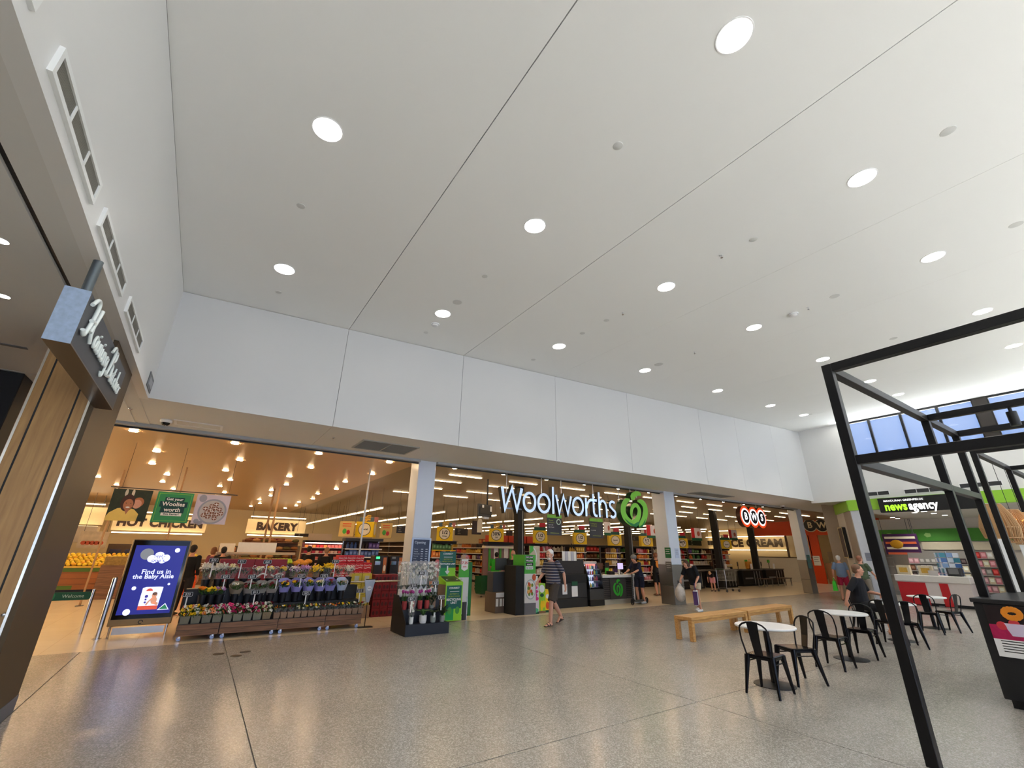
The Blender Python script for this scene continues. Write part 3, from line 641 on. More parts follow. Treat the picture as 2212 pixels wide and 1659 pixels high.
bench(8.88, 11.15, 6.38, 6.80, .035, 'oak bench on the left of two end to end'); bench(11.22, 13.6, 6.47, 6.89, .05, 'oak bench on the right of two end to end')
# ================================================================== FLOWER TROLLEYS AND FLOWERS
M_mesh = mat('dark steel tray', (44, 44, 46), 0.45, 0.5)
T1, T2, T3 = .285, .56, .86
def make_trolley(L):
    t = thing('flower_trolley', 'x', 'trolley'); 
    MB().box((0, 0, .085), (L-.006, .022, .178)).build('front_plank', M_brownwood, t); MB().box((0, 0, .183), (L-.006, .022, .28)).build('front_plank', M_brownwood, t)
    mb = MB(); mb.box((0, .022, T1-.02), (L-.006, .33, T1)); mb.box((0, .33, T2-.02), (L-.006, .66, T2)); mb.box((0, .66, T3-.02), (L-.006, .98, T3)); mb.box((0, .326, T1), (L-.006, .334, T2)); mb.box((0, .656, T2), (L-.006, .664, T3)); mb.box((0, .972, .12), (L-.006, .98, T3-.02)); mb.box((0, .03, .10), (L-.006, .97, .125)); mb.build('tiers', M_mesh, t)
    mb = MB()
    for x in (.0, L-.02):
        mb.box((x, .025, .12), (x+.014, .04, T1-.02)); mb.box((x, .64, .12), (x+.014, .655, T2-.02)); mb.box((x, .955, .12), (x+.014, .971, T3-.02))
    mb.build('side_frame', M_steel, t)
    for x in (.07, L-.09):
        for y in (.05, .90):
            c = MB(); c.cyl((x, y-.012, .038), (x, y+.012, .038), .036, n=16); cw = c.build('caster', mat('pale blue caster', (150, 168, 205), 0.25, 0.4), t, 40)
            MB().cbox((x-.012, y-.018, .04), (x+.03, y+.018, .10), .006).build('caster_fork', M_chrome, cw)
    return t
TX = [(-.02, .70), (.69, 1.04), (1.735, .95), (2.69, .80)]; YT = 11.36
for (x, L), lab in zip(TX, ('first timber fronted flower trolley, next to the screen', 'second timber fronted flower trolley, widest one', 'third timber fronted flower trolley', 'last timber fronted flower trolley, by the sale stand')):
    t = make_trolley(L); t.location = (x, YT, 0); t['label'] = lab; t['group'] = 'flower trolleys'
MC = lambda n, c: mat('petal '+n, c, 0.55, var=.12, scale=60)
PET = {'yellow': MC('yellow', (246, 208, 30)), 'pink': MC('hot pink', (226, 52, 128)), 'white': MC('white', (240, 238, 228)), 'peach': MC('peach', (240, 160, 120)), 'maroon': MC('maroon', (128, 20, 46)), 'orange': MC('orange', (240, 140, 30)), 'lilac': MC('lilac', (196, 140, 200)), 'cream': MC('cream', (240, 232, 176)), 'magenta': MC('magenta', (160, 50, 130)), 'red': MC('red', (190, 30, 40))}
M_eye = mat('flower eye', (70, 42, 20), 0.7)
_BM = {}
def bloom(kind, col):
    k = (kind, col)
    if k in _BM: return _BM[k]
    mb = MB()
    if kind == 'gerbera':
        for r, z, nn in ((.040, 0, 13), (.028, .006, 11)):
            for j in range(nn):
                a = 2*PI*j/nn+r*50; c, s = math.cos(a), math.sin(a); w = .0075
                mb.add([(0, 0, z+.002), (c*r*.5-s*w, s*r*.5+c*w, z+.006), (c*r, s*r, z+.002), (c*r*.5+s*w, s*r*.5-c*w, z+.006)], [(0, 1, 2, 3), (3, 2, 1, 0)], 0)
        mb.lathe([(.0, .006), (.012, .006), (.008, .014), (0, .015)], n=10, m=1); mb.cyl((0, 0, -.10), (0, 0, .004), .003, n=5, m=2)
    elif kind == 'ball':
        mb.ell((0, 0, 0), (.030, .030, .022), n=9, m=0)
        for j in range(9):
            a = 2*PI*j/9; mb.ell((.024*math.cos(a), .024*math.sin(a), .006), (.012, .012, .010), n=6, m=0)
        mb.cyl((0, 0, -.09), (0, 0, 0), .003, n=5, m=2)
    elif kind == 'lily':
        for j in range(6):
            a = 2*PI*j/6; c, s = math.cos(a), math.sin(a)
            mb.tube([(0, 0, 0), (c*.022, s*.022, .035), (c*.05, s*.05, .06), (c*.075, s*.075, .056)], [.006, .017, .016, .003], 6, flat=.25, side=(-s, c, 0))
        mb.cyl((0, 0, 0), (0, 0, .05), .003, n=5, m=1); mb.cyl((0, 0, -.12), (0, 0, 0), .004, n=5, m=2)
    elif kind == 'spray':
        for j in range(16):
            mb.ell((rnd.uniform(-.05, .05), rnd.uniform(-.05, .05), rnd.uniform(-.03, .03)), .012, n=6, m=0)
        for j in range(4): mb.cyl((rnd.uniform(-.01, .01), 0, -.14), (rnd.uniform(-.04, .04), rnd.uniform(-.04, .04), 0), .002, n=4, m=2)
    elif kind == 'tulip':
        mb.lathe([(.0, 0), (.016, .006), (.022, .024), (.016, .045), (.006, .052), (0, .05)], n=10, m=0); mb.cyl((0, 0, -.15), (0, 0, .004), .0035, n=5, m=2)
    _BM[k] = mb.mesh('bloom', [PET[col], M_eye, M_leaf], 50); return _BM[k]
def put_bloom(par, kind, col, loc, s=1.0, tx=0.0, ty=0.0):
    o = link('bloom', bloom(kind, col), par, loc); o.rotation_euler = (tx, ty, rnd.random()*6.28); o.scale = (s, s, s); return o
_FM = {}
def foliage_mesh(r, h, n, m, seed=0):
    k = (round(r, 3), round(h, 3), n, m.name, seed)
    if k not in _FM:
        mb = MB(); R = random.Random(seed+n)
        for i in range(n):
            a = R.random()*6.28; rr = r*math.sqrt(R.random()); z = h*R.random()**.7; L = R.uniform(.05, .10); w = L*.22
            c, s = math.cos(a), math.sin(a); p = Vector((rr*c, rr*s, z)); e = p+Vector((c*L*.6, s*L*.6, L*R.uniform(.3, .9))); md = (p+e)/2+Vector((0, 0, .012))
            mb.add([p, md+Vector((-s*w, c*w, 0)), e, md-Vector((-s*w, c*w, 0))], [(0, 1, 2, 3), (3, 2, 1, 0)])
        for i in range(max(3, n//7)):
            a = R.random()*6.28; mb.cyl((0, 0, -h*.25), (r*.8*math.cos(a), r*.8*math.sin(a), h*R.uniform(.5, 1)), .003, n=5)
        _FM[k] = mb.mesh('foliage', m)
    return _FM[k]
M_kraft = mat('grey green paper bag', (134, 132, 116), 0.7, var=.1); M_brownbox = mat('brown card box', (158, 128, 104), 0.7)
M_kwrap = mat('kraft wrap', (140, 128, 112), 0.6); M_gwrap = mat('grey wrap', (150, 146, 142), 0.5); M_pwrap = mat('lilac wrap', (150, 148, 216), 0.5); M_bwrap = mat('pale blue wrap', (186, 202, 232), 0.45)
M_bucket = mat('black bucket', (22, 24, 30), 0.4)
ORD = ['first', 'second', 'third', 'fourth', 'fifth', 'sixth', 'seventh', 'eighth', 'ninth', 'tenth', 'eleventh', 'twelfth', 'thirteenth', 'fourteenth']
def bag(w, d, h, m):
    k = ('bag', w, d, h, m.name)
    if k not in _FM:
        mb = MB(); a, b = w*.42, w*.5
        mb.add([(-a, -d*.4, 0), (a, -d*.4, 0), (a, d*.4, 0), (-a, d*.4, 0), (-b, -d*.5, h), (b, -d*.5, h), (b, d*.5, h), (-b, d*.5, h), (-b+.004, -d*.5+.004, h-.02), (b-.004, -d*.5+.004, h-.02), (b-.004, d*.5-.004, h-.02), (-b+.004, d*.5-.004, h-.02)],
               [(3, 2, 1, 0), (0, 1, 5, 4), (1, 2, 6, 5), (2, 3, 7, 6), (3, 0, 4, 7), (4, 5, 9, 8), (5, 6, 10, 9), (6, 7, 11, 10), (7, 4, 8, 11), (8, 9, 10, 11)])
        _FM[k] = mb.mesh('paper_bag', m)
    return _FM[k]
seq = [['yellow', 'yellow', 'peach'], ['yellow', 'yellow', 'white'], ['peach', 'orange', 'white'], ['peach', 'white', 'pink'], ['pink', 'pink', 'white'], ['pink', 'pink', 'maroon'], ['pink', 'maroon', 'white'], ['maroon', 'white', 'pink'], ['white', 'cream', 'maroon']]
nm = ['yellow and peach', 'mostly yellow', 'peach and orange', 'peach and pink', 'bright pink', 'hot pink', 'pink and maroon', 'maroon and white', 'white and cream']
for i in range(9):
    x = .075+i*.178; t = thing('gerbera_pot', 'grey paper bag of %s gerberas, %s from the left in the front row' % (nm[i], ORD[i]), 'potted flowers', (x, YT+.15, T1), 0, 'gerbera bags of the front row')
    link('paper_bag', bag(.165, .17, .135, M_kraft if i < 8 else mat('speckled paper bag', (150, 130, 100), .7, var=.4, scale=60)), t); link('foliage', foliage_mesh(.085, .10, 40, M_leaf, i), t, (0, .03, .11))
    for k in range(15):
        row = k//5; put_bloom(t, 'gerbera', (seq[i]+['white'])[k % 4], (-.075+.037*(k % 5)+rnd.uniform(-.012, .012), -.09+.075*row, .165+.055*row+rnd.uniform(0, .03)), rnd.uniform(.95, 1.2), 1.0+rnd.uniform(-.25, .25), rnd.uniform(-.4, .4))
seq2 = ['orange', 'yellow', 'maroon', 'cream', 'yellow', 'cream', 'yellow', 'red', 'orange', 'orange', 'yellow', 'cream', 'white', 'red']
for i in range(14):
    x = 1.69+i*.137; t = thing('posy_box', 'small brown box with a %s posy, %s of the front row boxes' % (seq2[i], ORD[i]), 'potted flowers', (x, YT+.14, T1), 0, 'brown posy boxes of the front row')
    link('card_box', bag(.128, .15, .115, M_brownbox), t); link('foliage', foliage_mesh(.055, .12, 30, M_dleaf, i), t, (0, 0, .10))
    sl = MB().tube([(0, -.0, .10), (0, -.0, .20)], [.055, .078], 10, cap=False); sl.build('clear_sleeve', M_cello, t, 60)
    for k in range(6): put_bloom(t, 'ball', seq2[i] if k % 3 else rnd.choice(['white', 'red', 'yellow']), (rnd.uniform(-.05, .05), rnd.uniform(-.05, .05), .17+.07*rnd.random()), rnd.uniform(.6, .85), .5, rnd.uniform(-.4, .4))
def wrap_mesh(m, r0, r1, h, seed):
    R = random.Random(seed); n = 22; vs = []; fs = []
    for k in range(4):
        u = k/3
        for j in range(n):
            a = 2*PI*j/n; back = math.sin(a); rr = r0+(r1-r0)*u**.8; rr *= 1+(.09*math.sin(a*5+seed)+.05*R.random())*u
            vs.append((rr*math.cos(a), rr*math.sin(a)*.8, h*u+(h*.28*back*u if u > .5 else 0)+(.02*R.random()*u)))
    for k in range(3):
        for j in range(n): fs.append((k*n+j, k*n+(j+1) % n, (k+1)*n+(j+1) % n, (k+1)*n+j))
    fs.append(tuple(range(n-1, -1, -1))); return MB().add(vs, fs).mesh('paper_wrap', m, 35)
def bucket(x, y, z, lab, r=.085, h=.20):
    t = thing('flower_bucket', lab, 'bucket', (x, y, z), 0, 'black flower buckets'); MB().lathe([(0, 0), (r*.78, 0), (r, h), (r*.94, h), (r*.75, .015), (0, .015)], n=20).build('bucket_body', M_bucket, t, 40); MB().lathe([(r, h-.012), (r+.008, h-.012), (r+.008, h), (r, h)], n=20).build('rim', M_bucket, t, 40)
def bouquet(x, y, z, m, r1, h, blooms, lab, group, kind='gerbera', n=8, s=1.0, fol=M_leaf, wrapname=True):
    t = thing('flower_bouquet', lab, 'bouquet', (x, y, z), 0, group)
    if m is not None: link('paper_wrap', wrap_mesh(m, .05, r1, h, int(x*100) % 97), t)
    link('foliage', foliage_mesh(r1*.75, h*.35, 34, fol, int(x*50) % 13), t, (0, 0, h*.62))
    for k in range(n):
        a = rnd.random()*6.28; rr = r1*.78*math.sqrt(rnd.random()); put_bloom(t, kind, blooms[k % len(blooms)], (rr*math.cos(a), rr*math.sin(a)*.8, h*(.92+.22*rnd.random())), s*rnd.uniform(.85, 1.15), .7+rnd.uniform(-.4, .4), rnd.uniform(-.4, .4))
    return t
y2 = YT+.50
wr = [(.86, M_kwrap, ['white', 'cream'], 'kraft wrapped bouquet with a white bloom, leftmost of the middle row'), (1.10, M_gwrap, ['maroon'], 'grey wrapped bouquet of dark leaves beside the kraft one'), (1.33, M_gwrap, ['maroon', 'white'], 'grey wrapped bouquet in the middle row, third from left'), (1.55, M_gwrap, ['maroon'], 'grey wrapped bouquet next to the lilac wraps'),
      (1.80, M_pwrap, ['yellow', 'yellow', 'maroon'], 'lilac wrapped yellow bouquet, leftmost of the lilac ones'), (2.06, M_pwrap, ['yellow', 'yellow', 'maroon'], 'lilac wrapped yellow bouquet, second of the lilac ones'), (2.31, M_pwrap, ['yellow', 'white', 'yellow'], 'lilac wrapped yellow bouquet, third of the lilac ones'), (2.56, M_pwrap, ['white', 'cream'], 'lilac wrapped bouquet with pale blooms, fourth lilac one'), (2.79, M_pwrap, ['maroon', 'pink'], 'lilac wrapped bouquet with dark red blooms'), (3.06, M_bwrap, ['white', 'peach'], 'pale blue wrapped bouquet at the end of the middle row')]
for i, (x, m, b, lab) in enumerate(wr):
    bucket(x, y2, T2, 'black flower bucket, %s of the wrapped bouquets in the middle row' % ORD[i]); bouquet(x, y2, T2+.06, m, .135, .33 if i > 3 else .30, b, lab, 'wrapped bouquets of the middle row', 'gerbera', 6 if i in (4, 5, 6) else 5, 1.15)
for k, (x, c) in enumerate(((.28, 'orange'), (.43, 'yellow'), (.58, 'lilac'))):
    bucket(x, y2-.02, T2, 'black bucket of the loose %s bunch near the screen' % c); bouquet(x, y2-.02, T2+.08, None, .11, .22, [c, 'yellow', c], 'loose %s bunch at the screen end of the middle row' % c, 'loose bunches of the middle row', 'ball', 9, 1.2)
y3 = YT+.82
top = [(.28, 'lily', ['white'], 1.3, 'bunch of big white lilies, left end of the top row'), (.50, 'lily', ['white'], 1.25, 'second bunch of white lilies with pink centres'), (.74, 'lily', ['cream', 'white'], .9, 'pale lilies in cellophane next to the white ones'), (.98, 'ball', ['maroon'], .9, 'dark red bunch in the top row, left part'), (1.24, 'ball', ['cream', 'white'], 1.0, 'small cream bunch in the middle of the top row'), (1.50, 'ball', ['cream', 'yellow'], 1.0, 'cream and yellow carnation bunch before the cola cartons'), (1.74, 'ball', ['yellow'], 1.0, 'bright yellow carnation bunch left of the lilac sprays'),
       (2.00, 'spray', ['lilac', 'white'], 1.2, 'lilac spray bunch, left of two'), (2.24, 'spray', ['lilac'], 1.2, 'lilac spray bunch, right of two'), (2.50, 'spray', ['yellow'], 1.3, 'yellow spray bunch in the top row'), (2.76, 'lily', ['yellow'], 1.1, 'yellow lily bunch in the top row'), (3.02, 'spray', ['white', 'peach'], 1.0, 'white and peach spray bunch near the right end'), (3.28, 'spray', ['white'], 1.0, 'white spray bunch at the right end of the top row')]
for i, (x, kd, cs, s, lab) in enumerate(top):
    bucket(x, y3, T3, 'black flower bucket, %s from the left in the top row' % ORD[i], .085, .18); t = bouquet(x, y3, T3+.07, None, .12, .30, cs, lab, 'bunches of the top row', kd, 10, s, M_dleaf)
    MB().tube([(0, 0, .08), (0, 0, .34)], [.06, .135], 14, cap=False).build('clear_sleeve', M_cello, t, 60)
M_chalk = mat('chalk board', (26, 30, 36), 0.6); M_chalkw = mat('chalk white', (226, 228, 230), 0.7)
def pricetag(p, txt, lab, h=.16, s=1.0):
    t = thing('price_tag', lab, 'price tag', tuple(p), 0, 'chalk price tags'); w, hh = .085*s, .045*s
    MB().prism([(-w*.8, -hh), (w*.8, -hh), (w, -hh*.7), (w, hh*.7), (w*.8, hh), (-w*.8, hh), (-w, hh*.7), (-w, -hh*.7)], -.004, .004).build('card', M_chalk, t); cd_ = t.children[0]
    pts = [(-w*.76, -hh*.82), (w*.76, -hh*.82), (w*.9, -hh*.6), (w*.9, hh*.6), (w*.76, hh*.82), (-w*.76, hh*.82), (-w*.9, hh*.6), (-w*.9, -hh*.6)]
    MB().ribbon(pts, .006, -.0055, -.004, closed=True).build('border', M_chalkw, cd_); text(txt, hh*1.35, cd_, (0, -.005, 0), M_chalkw, ext=.0006, bold=.01)
    MB().box((-.011, -.003, -h), (.011, .003, -hh)).build('stick', M_white, t)
tags = [(462, 1210, 12.0, '$20', 'over the white lilies'), (523, 1213, 12.0, '$25', 'before the plain cola cartons'), (578, 1214, 12.0, '$20', 'covering a cola logo'), (725, 1213, 12.0, '$20', 'before the red cartons on the right'), (487, 1246, 11.72, '$20', 'above the kraft wrapped bouquet'), (545, 1246, 11.72, '$30', 'above the grey wraps'), (600, 1246, 11.72, '$30', 'above the first lilac wrap'), (651, 1244, 11.72, '$35', 'above the third lilac wrap'), (700, 1244, 11.72, '$40', 'above the last lilac wrap'), (406, 1284, 11.47, '$20', 'at the left end of the front row'), (552, 1279, 11.47, '$15', 'over the hot pink gerberas'), (662, 1281, 11.47, '$25', 'over the brown posy boxes'), (778, 1276, 11.47, '$15', 'at the right end of the front row')]
for px, py, Y, s, d in tags: pricetag(PL(px, py, 1, Y), s, 'black chalk price tag on a white stick '+d, .34 if Y > 11.8 else .24)
# acrylic sale stand beside the trolleys
b = G(787, 1355); t = thing('sale_stand', 'silver wedge shaped sale sign on a black pole stand', 'sign stand', (b.x, b.y, 0))
MB().cbox((-.17, -.09, 0), (.17, .09, .012), .004).build('base', M_black, t); MB().cyl((0, 0, .012), (0, 0, .60), .010, n=8).build('pole', M_black, t)
MB().prism([(-.035, .52), (.035, .52), (.125, 1.0), (-.125, 1.0)], -.02, .02).build('wedge_panel', mat('silver print', (168, 172, 180), 0.3, .3, var=.15), t)
MB().prism([(p[0]*(1 if k % 2 else .72), .82+(p[1])*(1 if k % 2 else .72)) for k, p in enumerate(disc(0, 0, .06, .06, 24))], -.024, -.02).build('starburst', M_white, t); text('SALE', .035, t, (0, -.0245, .82), M_dgrey, bold=.02)
MB().tube([(-.125, 0, 1.0), (.125, 0, 1.0)], .008, 8).build('top_rail', M_chrome, t)
# ================================================================== DIGITAL SCREEN, RAIL, WELCOME GATE
Ys = 12.36
SL, SR = PL(245, 1270, 1, Ys).x+.02, PL(392, 1260, 1, Ys).x; SL = -1.16; SR = -.14
t = thing('digital_screen', 'tall advertising screen with a blue baby aisle advert', 'screen', (SL, Ys, 0)); w = SR-SL; ZB, ZT = .20, 1.82
M_bronze2 = mat('brushed bronze', (150, 122, 82), 0.35, 0.5)
MB().cbox((0, 0, ZB), (w, .09, ZT), .012).build('housing', M_bronze2, t)
MB().box((.03, -.004, ZB+.12), (w-.03, 0, ZT-.02)).build('bezel', mat('black glass', (8, 8, 10), 0.08), t)
M_blue = mat('screen blue', (36, 42, 140), 0.3, emit=.75); MSW = mat('screen white', (225, 230, 250), 0.3, emit=1.0)
x0, x1, z0, z1 = .085, w-.075, ZB+.20, ZT-.12; sw, sh = x1-x0, z1-z0
MB().box((x0, -.007, z0), (x1, -.004, z1)).build('display', M_blue, t)
def sx(u): return x0+u*sw
def sz(v): return z0+v*sh
def sp(poly, m, name, d=.0085): MB().prism(poly, -d, -.007).build(name, m, t)
for u, v, r in ((.18, .035, .065), (.19, .37, .04), (.84, .42, .025), (.83, .93, .05)): sp(disc(sx(u), sz(v), r*.9), MSW, 'dot')
sp(disc(sx(.25), sz(.87), .11), mat('screen grey', (130, 134, 140), 0.3, emit=.7), 'dot')
cl = MB()
for u, v, r in ((.36, .80, .07), (.50, .84, .085), (.64, .81, .07), (.42, .78, .06), (.58, .78, .065)): cl.prism(disc(sx(u), sz(v), r*1.0), -.0086, -.007)
cl.prism([(sx(.36), sz(.755)), (sx(.64), sz(.755)), (sx(.64), sz(.80)), (sx(.36), sz(.80))], -.0086, -.007); cl.build('cloud', MSW, t)
MBL = mat('screen indigo', (70, 60, 170), 0.3, emit=.6)
text('little', .105, t, (sx(.5), -.0095, sz(.832)), MBL, ext=.0004, shear=.25); text("one's", .105, t, (sx(.5), -.0095, sz(.775)), MBL, ext=.0004, bold=.02)
text('Find us in', .125, t, (sx(.53), -.0085, sz(.605)), MSW, ext=.0004, bold=.02); text('the Baby Aisle', .115, t, (sx(.50), -.0085, sz(.535)), MSW, ext=.0004, bold=.02)
sp([(sx(.36), sz(.06)), (sx(.73), sz(.06)), (sx(.75), sz(.38)), (sx(.68), sz(.385)), (sx(.42), sz(.385)), (sx(.36), sz(.37))], MSW, 'pack_picture'); sp([(sx(.36), sz(.06)), (sx(.73), sz(.06)), (sx(.733), sz(.115)), (sx(.36), sz(.115))], mat('screen red', (214, 84, 60), .3, emit=.8), 'pack_band', .009)
MSO = mat('screen skin', (206, 150, 120), .3, emit=.8)
mb = MB(); mb.prism(disc(sx(.62), sz(.265), .045, .05), -.0095, -.007); mb.prism(disc(sx(.63), sz(.19), .05, .07), -.0095, -.007); mb.ribbon([(sx(.60), sz(.23)), (sx(.53), sz(.17)), (sx(.50), sz(.125))], .028, -.0095, -.007); mb.ribbon([(sx(.63), sz(.16)), (sx(.72), sz(.135))], .05, -.0095, -.007); mb.build('baby_picture', MSO, t)
sp(disc(sx(.62), sz(.285), .042, .03), mat('screen brown', (110, 76, 60), .3, emit=.6), 'baby_hair', .0098); sp(arc(sx(.5), sz(.325), .055, .05, 0, 180, 10), mat('screen red2', (214, 84, 60), .3, emit=.8), 'pack_logo', .009)
for v in (.25, .205, .165): sp(disc(sx(.47), sz(v), .018 if v < .25 else .028), MBL, 'pack_dot', .009)
sp([(sx(.74), sz(.05)), (sx(.97), sz(.05)), (sx(.87), sz(.145))], MSW, 'triangle'); sp([(sx(.77), sz(.06)), (sx(.94), sz(.06)), (sx(.87), sz(.13))], mat('screen green', (40, 130, 90), .3, emit=.7), 'triangle', .009)
mb = MB(); mb.ribbon(arc(w/2+.0, ZB+.06, .035, .03, 0, 300, 14), .014, -.004, 0); mb.build('maker_mark', M_ink, t)
for x in (.06, w-.06): MB().cyl((x, .045, 0), (x, .045, ZB), .02, n=10).build('leg', M_chrome, t)
MB().box((.1, .03, .05), (w-.1, .06, .17)).build('foot_panel', M_steel, t)
b = G(208, 1381); t = thing('bollard', 'shiny stainless bollard left of the advertising screen', 'bollard', (b.x, b.y, 0))
MB().cyl((0, 0, 0.012), (0, 0, 1.08), .045, n=24).build('post', M_chrome, t, 40); MB().lathe([(0, 0), (.075, 0), (.075, .012), (0, .012)], n=24).build('flange', M_chrome, t, 40); MB().lathe([(0, 1.08), (.045, 1.08), (.03, 1.098), (0, 1.1)], n=24).build('cap', M_chrome, t, 50)
p = PL(106, 1281, 1, 13.2); q = PL(196, 1290, 1, 13.2); t = thing('welcome_gate', 'green welcome entry gate with a white arrow left of the bollard', 'entry gate', (p.x, 13.2, 0))
L = q.x-p.x; zc = (p.z+q.z)/2-.02
MB().prism(arc(L-.04, zc, .04, .075, -90, 90, 6)+[(0, zc+.075), (0, zc-.075)], -.015, .015).build('gate_panel', M_dgreen, t); MB().prism(disc(.0, zc+.0, .105), -.022, .018).build('round_badge', mat('arrow badge green', (36, 128, 72), .4), t)
MB().ribbon([(0, zc-.05), (0, zc+.05)], .022, -.027, -.022).ribbon([(-.04, zc+.012), (0, zc+.055), (.04, zc+.012)], .022, -.027, -.022).build('arrow', M_white, t); text('Welcome', .085, t, (L*.58, -.0165, zc), mat('welcome letter', (190, 214, 196), .5), ext=.001)
MB().cyl((L+.02, 0, 0), (L+.02, 0, zc+.12), .03, n=12).build('post', M_chrome, t, 40)
# guard rail behind the trolleys
t = thing('guard_rail', 'pale timber handrail between the trolleys and the plant stand', 'handrail', (3.35, 12.42, 0)); MB().tube([(0, 0, .90), (1.5, -.35, .93)], .022, 10).build('rail', M_trim, t)
for x, y in ((.05, 0), (1.45, -.35)): MB().cyl((x, y, 0), (x, y, .90), .018, n=10).build('post', M_steel, t)
MB().cbox((.42, -.15, .86), (.68, -.12, .97), .004).build('plaque', M_navy, t)
# ================================================================== STEPPED PLANT STAND
SX, SY = 3.95, 9.76
t = thing('plant_stand', 'dark stepped plant stand standing in front of the first pillar', 'display stand', (SX, SY, 0)); w = 1.0
M_std = mat('blue black laminate', (30, 34, 44), 0.4)
MB().box((0, 0, 0), (w, .32, .215)).build('lower_step', M_std, t); MB().box((.0, .32, 0), (w, .56, .46)).build('middle_step', M_std, t); MB().box((0, .56, 0), (w, .86, .70)).build('upper_step', M_std, t)
MB().prism([(0, 0), (.0, 0.0)]+[(0, 0)], 0, .0001) if False else None
mb = MB(); mb.add([(-.012, 0, 0), (-.012, .87, 0), (-.012, .87, .74), (-.012, .56, .74), (-.012, .30, .50), (-.012, 0, .24)], [(0, 1, 2, 3, 4, 5)]); mb.add([(0, 0, 0), (0, .87, 0), (0, .87, .74), (0, .56, .74), (0, .30, .50), (0, 0, .24)], [(5, 4, 3, 2, 1, 0)])
for i in range(6): j = (i+1) % 6; mb.add([mb.v[i], mb.v[j], mb.v[j+6], mb.v[i+6]], [(3, 2, 1, 0)])
mb.build('side_panel', mat('dark side panel', (26, 24, 24), .5), t)
M_pot = mat('white ceramic pot', (236, 236, 234), .3); M_potg = mat('grey concrete pot', (150, 156, 152), .7); M_potr = mat('red tulip pot', (176, 66, 66), .5)
def pot(x, y, z, r, h, m, lab, cat='potted plant', group=None):
    t = thing('potted_plant', lab, cat, (x, y, z), 0, group); MB().lathe([(0, 0), (r*.85, 0), (r, h*.3), (r, h), (r*.9, h), (r*.88, h*.8), (0, h*.8)], n=24).build('pot', m, t, 40); return t
def leaves(t, z, n, L, m=M_dleaf, spread=1.0):
    mb = MB()
    for i in range(n):
        a = 2*PI*i/n+rnd.random(); c, s = math.cos(a), math.sin(a); mb.tube([(0, 0, z), (c*L*.35*spread, s*L*.35*spread, z+L*.5), (c*L*spread*.85, s*L*spread*.85, z+L*.55)], [.008, L*.17, .006], 6, flat=.12, side=(-s, c, 0))
    mb.build('foliage', m, t, 60)
yl = SY+.15
t = pot(SX+.16, yl, .215, .05, .13, M_pot, 'slim white pot with a white orchid in a clear sleeve, lowest step'); leaves(t, .12, 5, .1); MB().tube([(0, 0, .12), (0, 0, .55)], [.05, .11], 14, cap=False).build('clear_sleeve', M_cello, t, 60); MB().cyl((0, 0, .12), (.01, 0, .38), .004, n=6).build('stem', M_leaf, t)
for k in range(7): put_bloom(t, 'ball', 'white', (rnd.uniform(-.04, .04), rnd.uniform(-.03, .03), .24+.03*k), .8, .8)
t = pot(SX+.43, yl, .215, .08, .15, M_pot, 'wide white pot with a spreading green plant, lowest step'); leaves(t, .13, 11, .22, M_leaf)
t = pot(SX+.67, yl, .215, .062, .13, M_potg, 'grey green pot with a white plant label, lowest step'); leaves(t, .12, 12, .18); MB().box((-.02, -.065, .10), (.02, -.061, .2)).build('plant_label', M_white, t)
t = pot(SX+.89, yl, .215, .06, .12, M_potg, 'grey pot with a dark bushy plant at the right end of the lowest step'); leaves(t, .11, 14, .2); link('foliage', foliage_mesh(.10, .16, 60, M_dleaf, 3), t, (0, 0, .14))
t = pot(SX+.74, SY+.42, .46, .05, .06, M_potg, 'dark leafy plant behind the grey pots on the middle step'); link('foliage', foliage_mesh(.11, .2, 80, M_dleaf, 5), t, (0, 0, .1)); t2 = thing('plant_card', 'brown card sign behind the dark leafy plants', 'sign', (SX+.77, SY+.50, .46)); MB().box((-.1, 0, 0), (.1, .008, .24)).build('card', M_brownbox, t2)
for i, x in enumerate((.09, .27, .46, .63)):
    t = pot(SX+x, SY+.44, .46, .055, .17, M_potr, 'red pot of purple tulips, %s from the left on the middle step' % ORD[i], 'potted plant', 'red tulip pots'); leaves(t, .15, 7, .2, M_leaf, .5)
    for k in range(7): put_bloom(t, 'tulip', 'magenta', (rnd.uniform(-.06, .06), rnd.uniform(-.04, .04), .31+.03*rnd.random()), 1.15, rnd.uniform(-.2, .2), rnd.uniform(-.2, .2))
for i in range(7):
    x = .08+.14*i; t = pot(SX+x, SY+.71, .70, .062, .15, M_pot if i != 6 else M_potg, 'potted white orchid in a cellophane sleeve, %s from the left on the top step' % ORD[i], 'potted plant', 'sleeved orchids of the top step'); leaves(t, .14, 5, .17)
    MB().tube([(0, 0, .10), (0, 0, .40), (rnd.uniform(-.02, .02), 0, .74)], [.065, .10, .135], 14, cap=False).build('clear_sleeve', M_cello, t, 40)
    mb = MB()
    for q in (-1, 1): mb.tube([(0, 0, .14), (.03*q, -.01, .40), (.06*q, -.02, .68)], .004, 5)
    mb.build('stem', M_leaf, t)
    for k in range(11): q = rnd.choice((-1, 1)); z = .34+.36*rnd.random(); put_bloom(t, 'lily', 'white', (.06*q*(z/.7)+rnd.uniform(-.05, .05), rnd.uniform(-.08, .04), z), .62, 1.1+rnd.uniform(-.4, .4), rnd.uniform(-.6, .6))
for (px, py), y, s, d in (((911, 1238), SY+.5, '$25', 'tall one among the orchids'), ((894, 1265), SY+.5, '$10', 'before the white orchid pots'), ((941, 1259), SY+.5, '$25', 'at the right of the orchids'), ((889, 1294), SY+.02, '$25', 'over the lowest step at left'), ((954, 1290), SY+.05, '$15', 'over the bushy plant at right')):
    pricetag(PL(px, py, 1, y), s, 'black chalk price tag on the plant stand, '+d, .26)
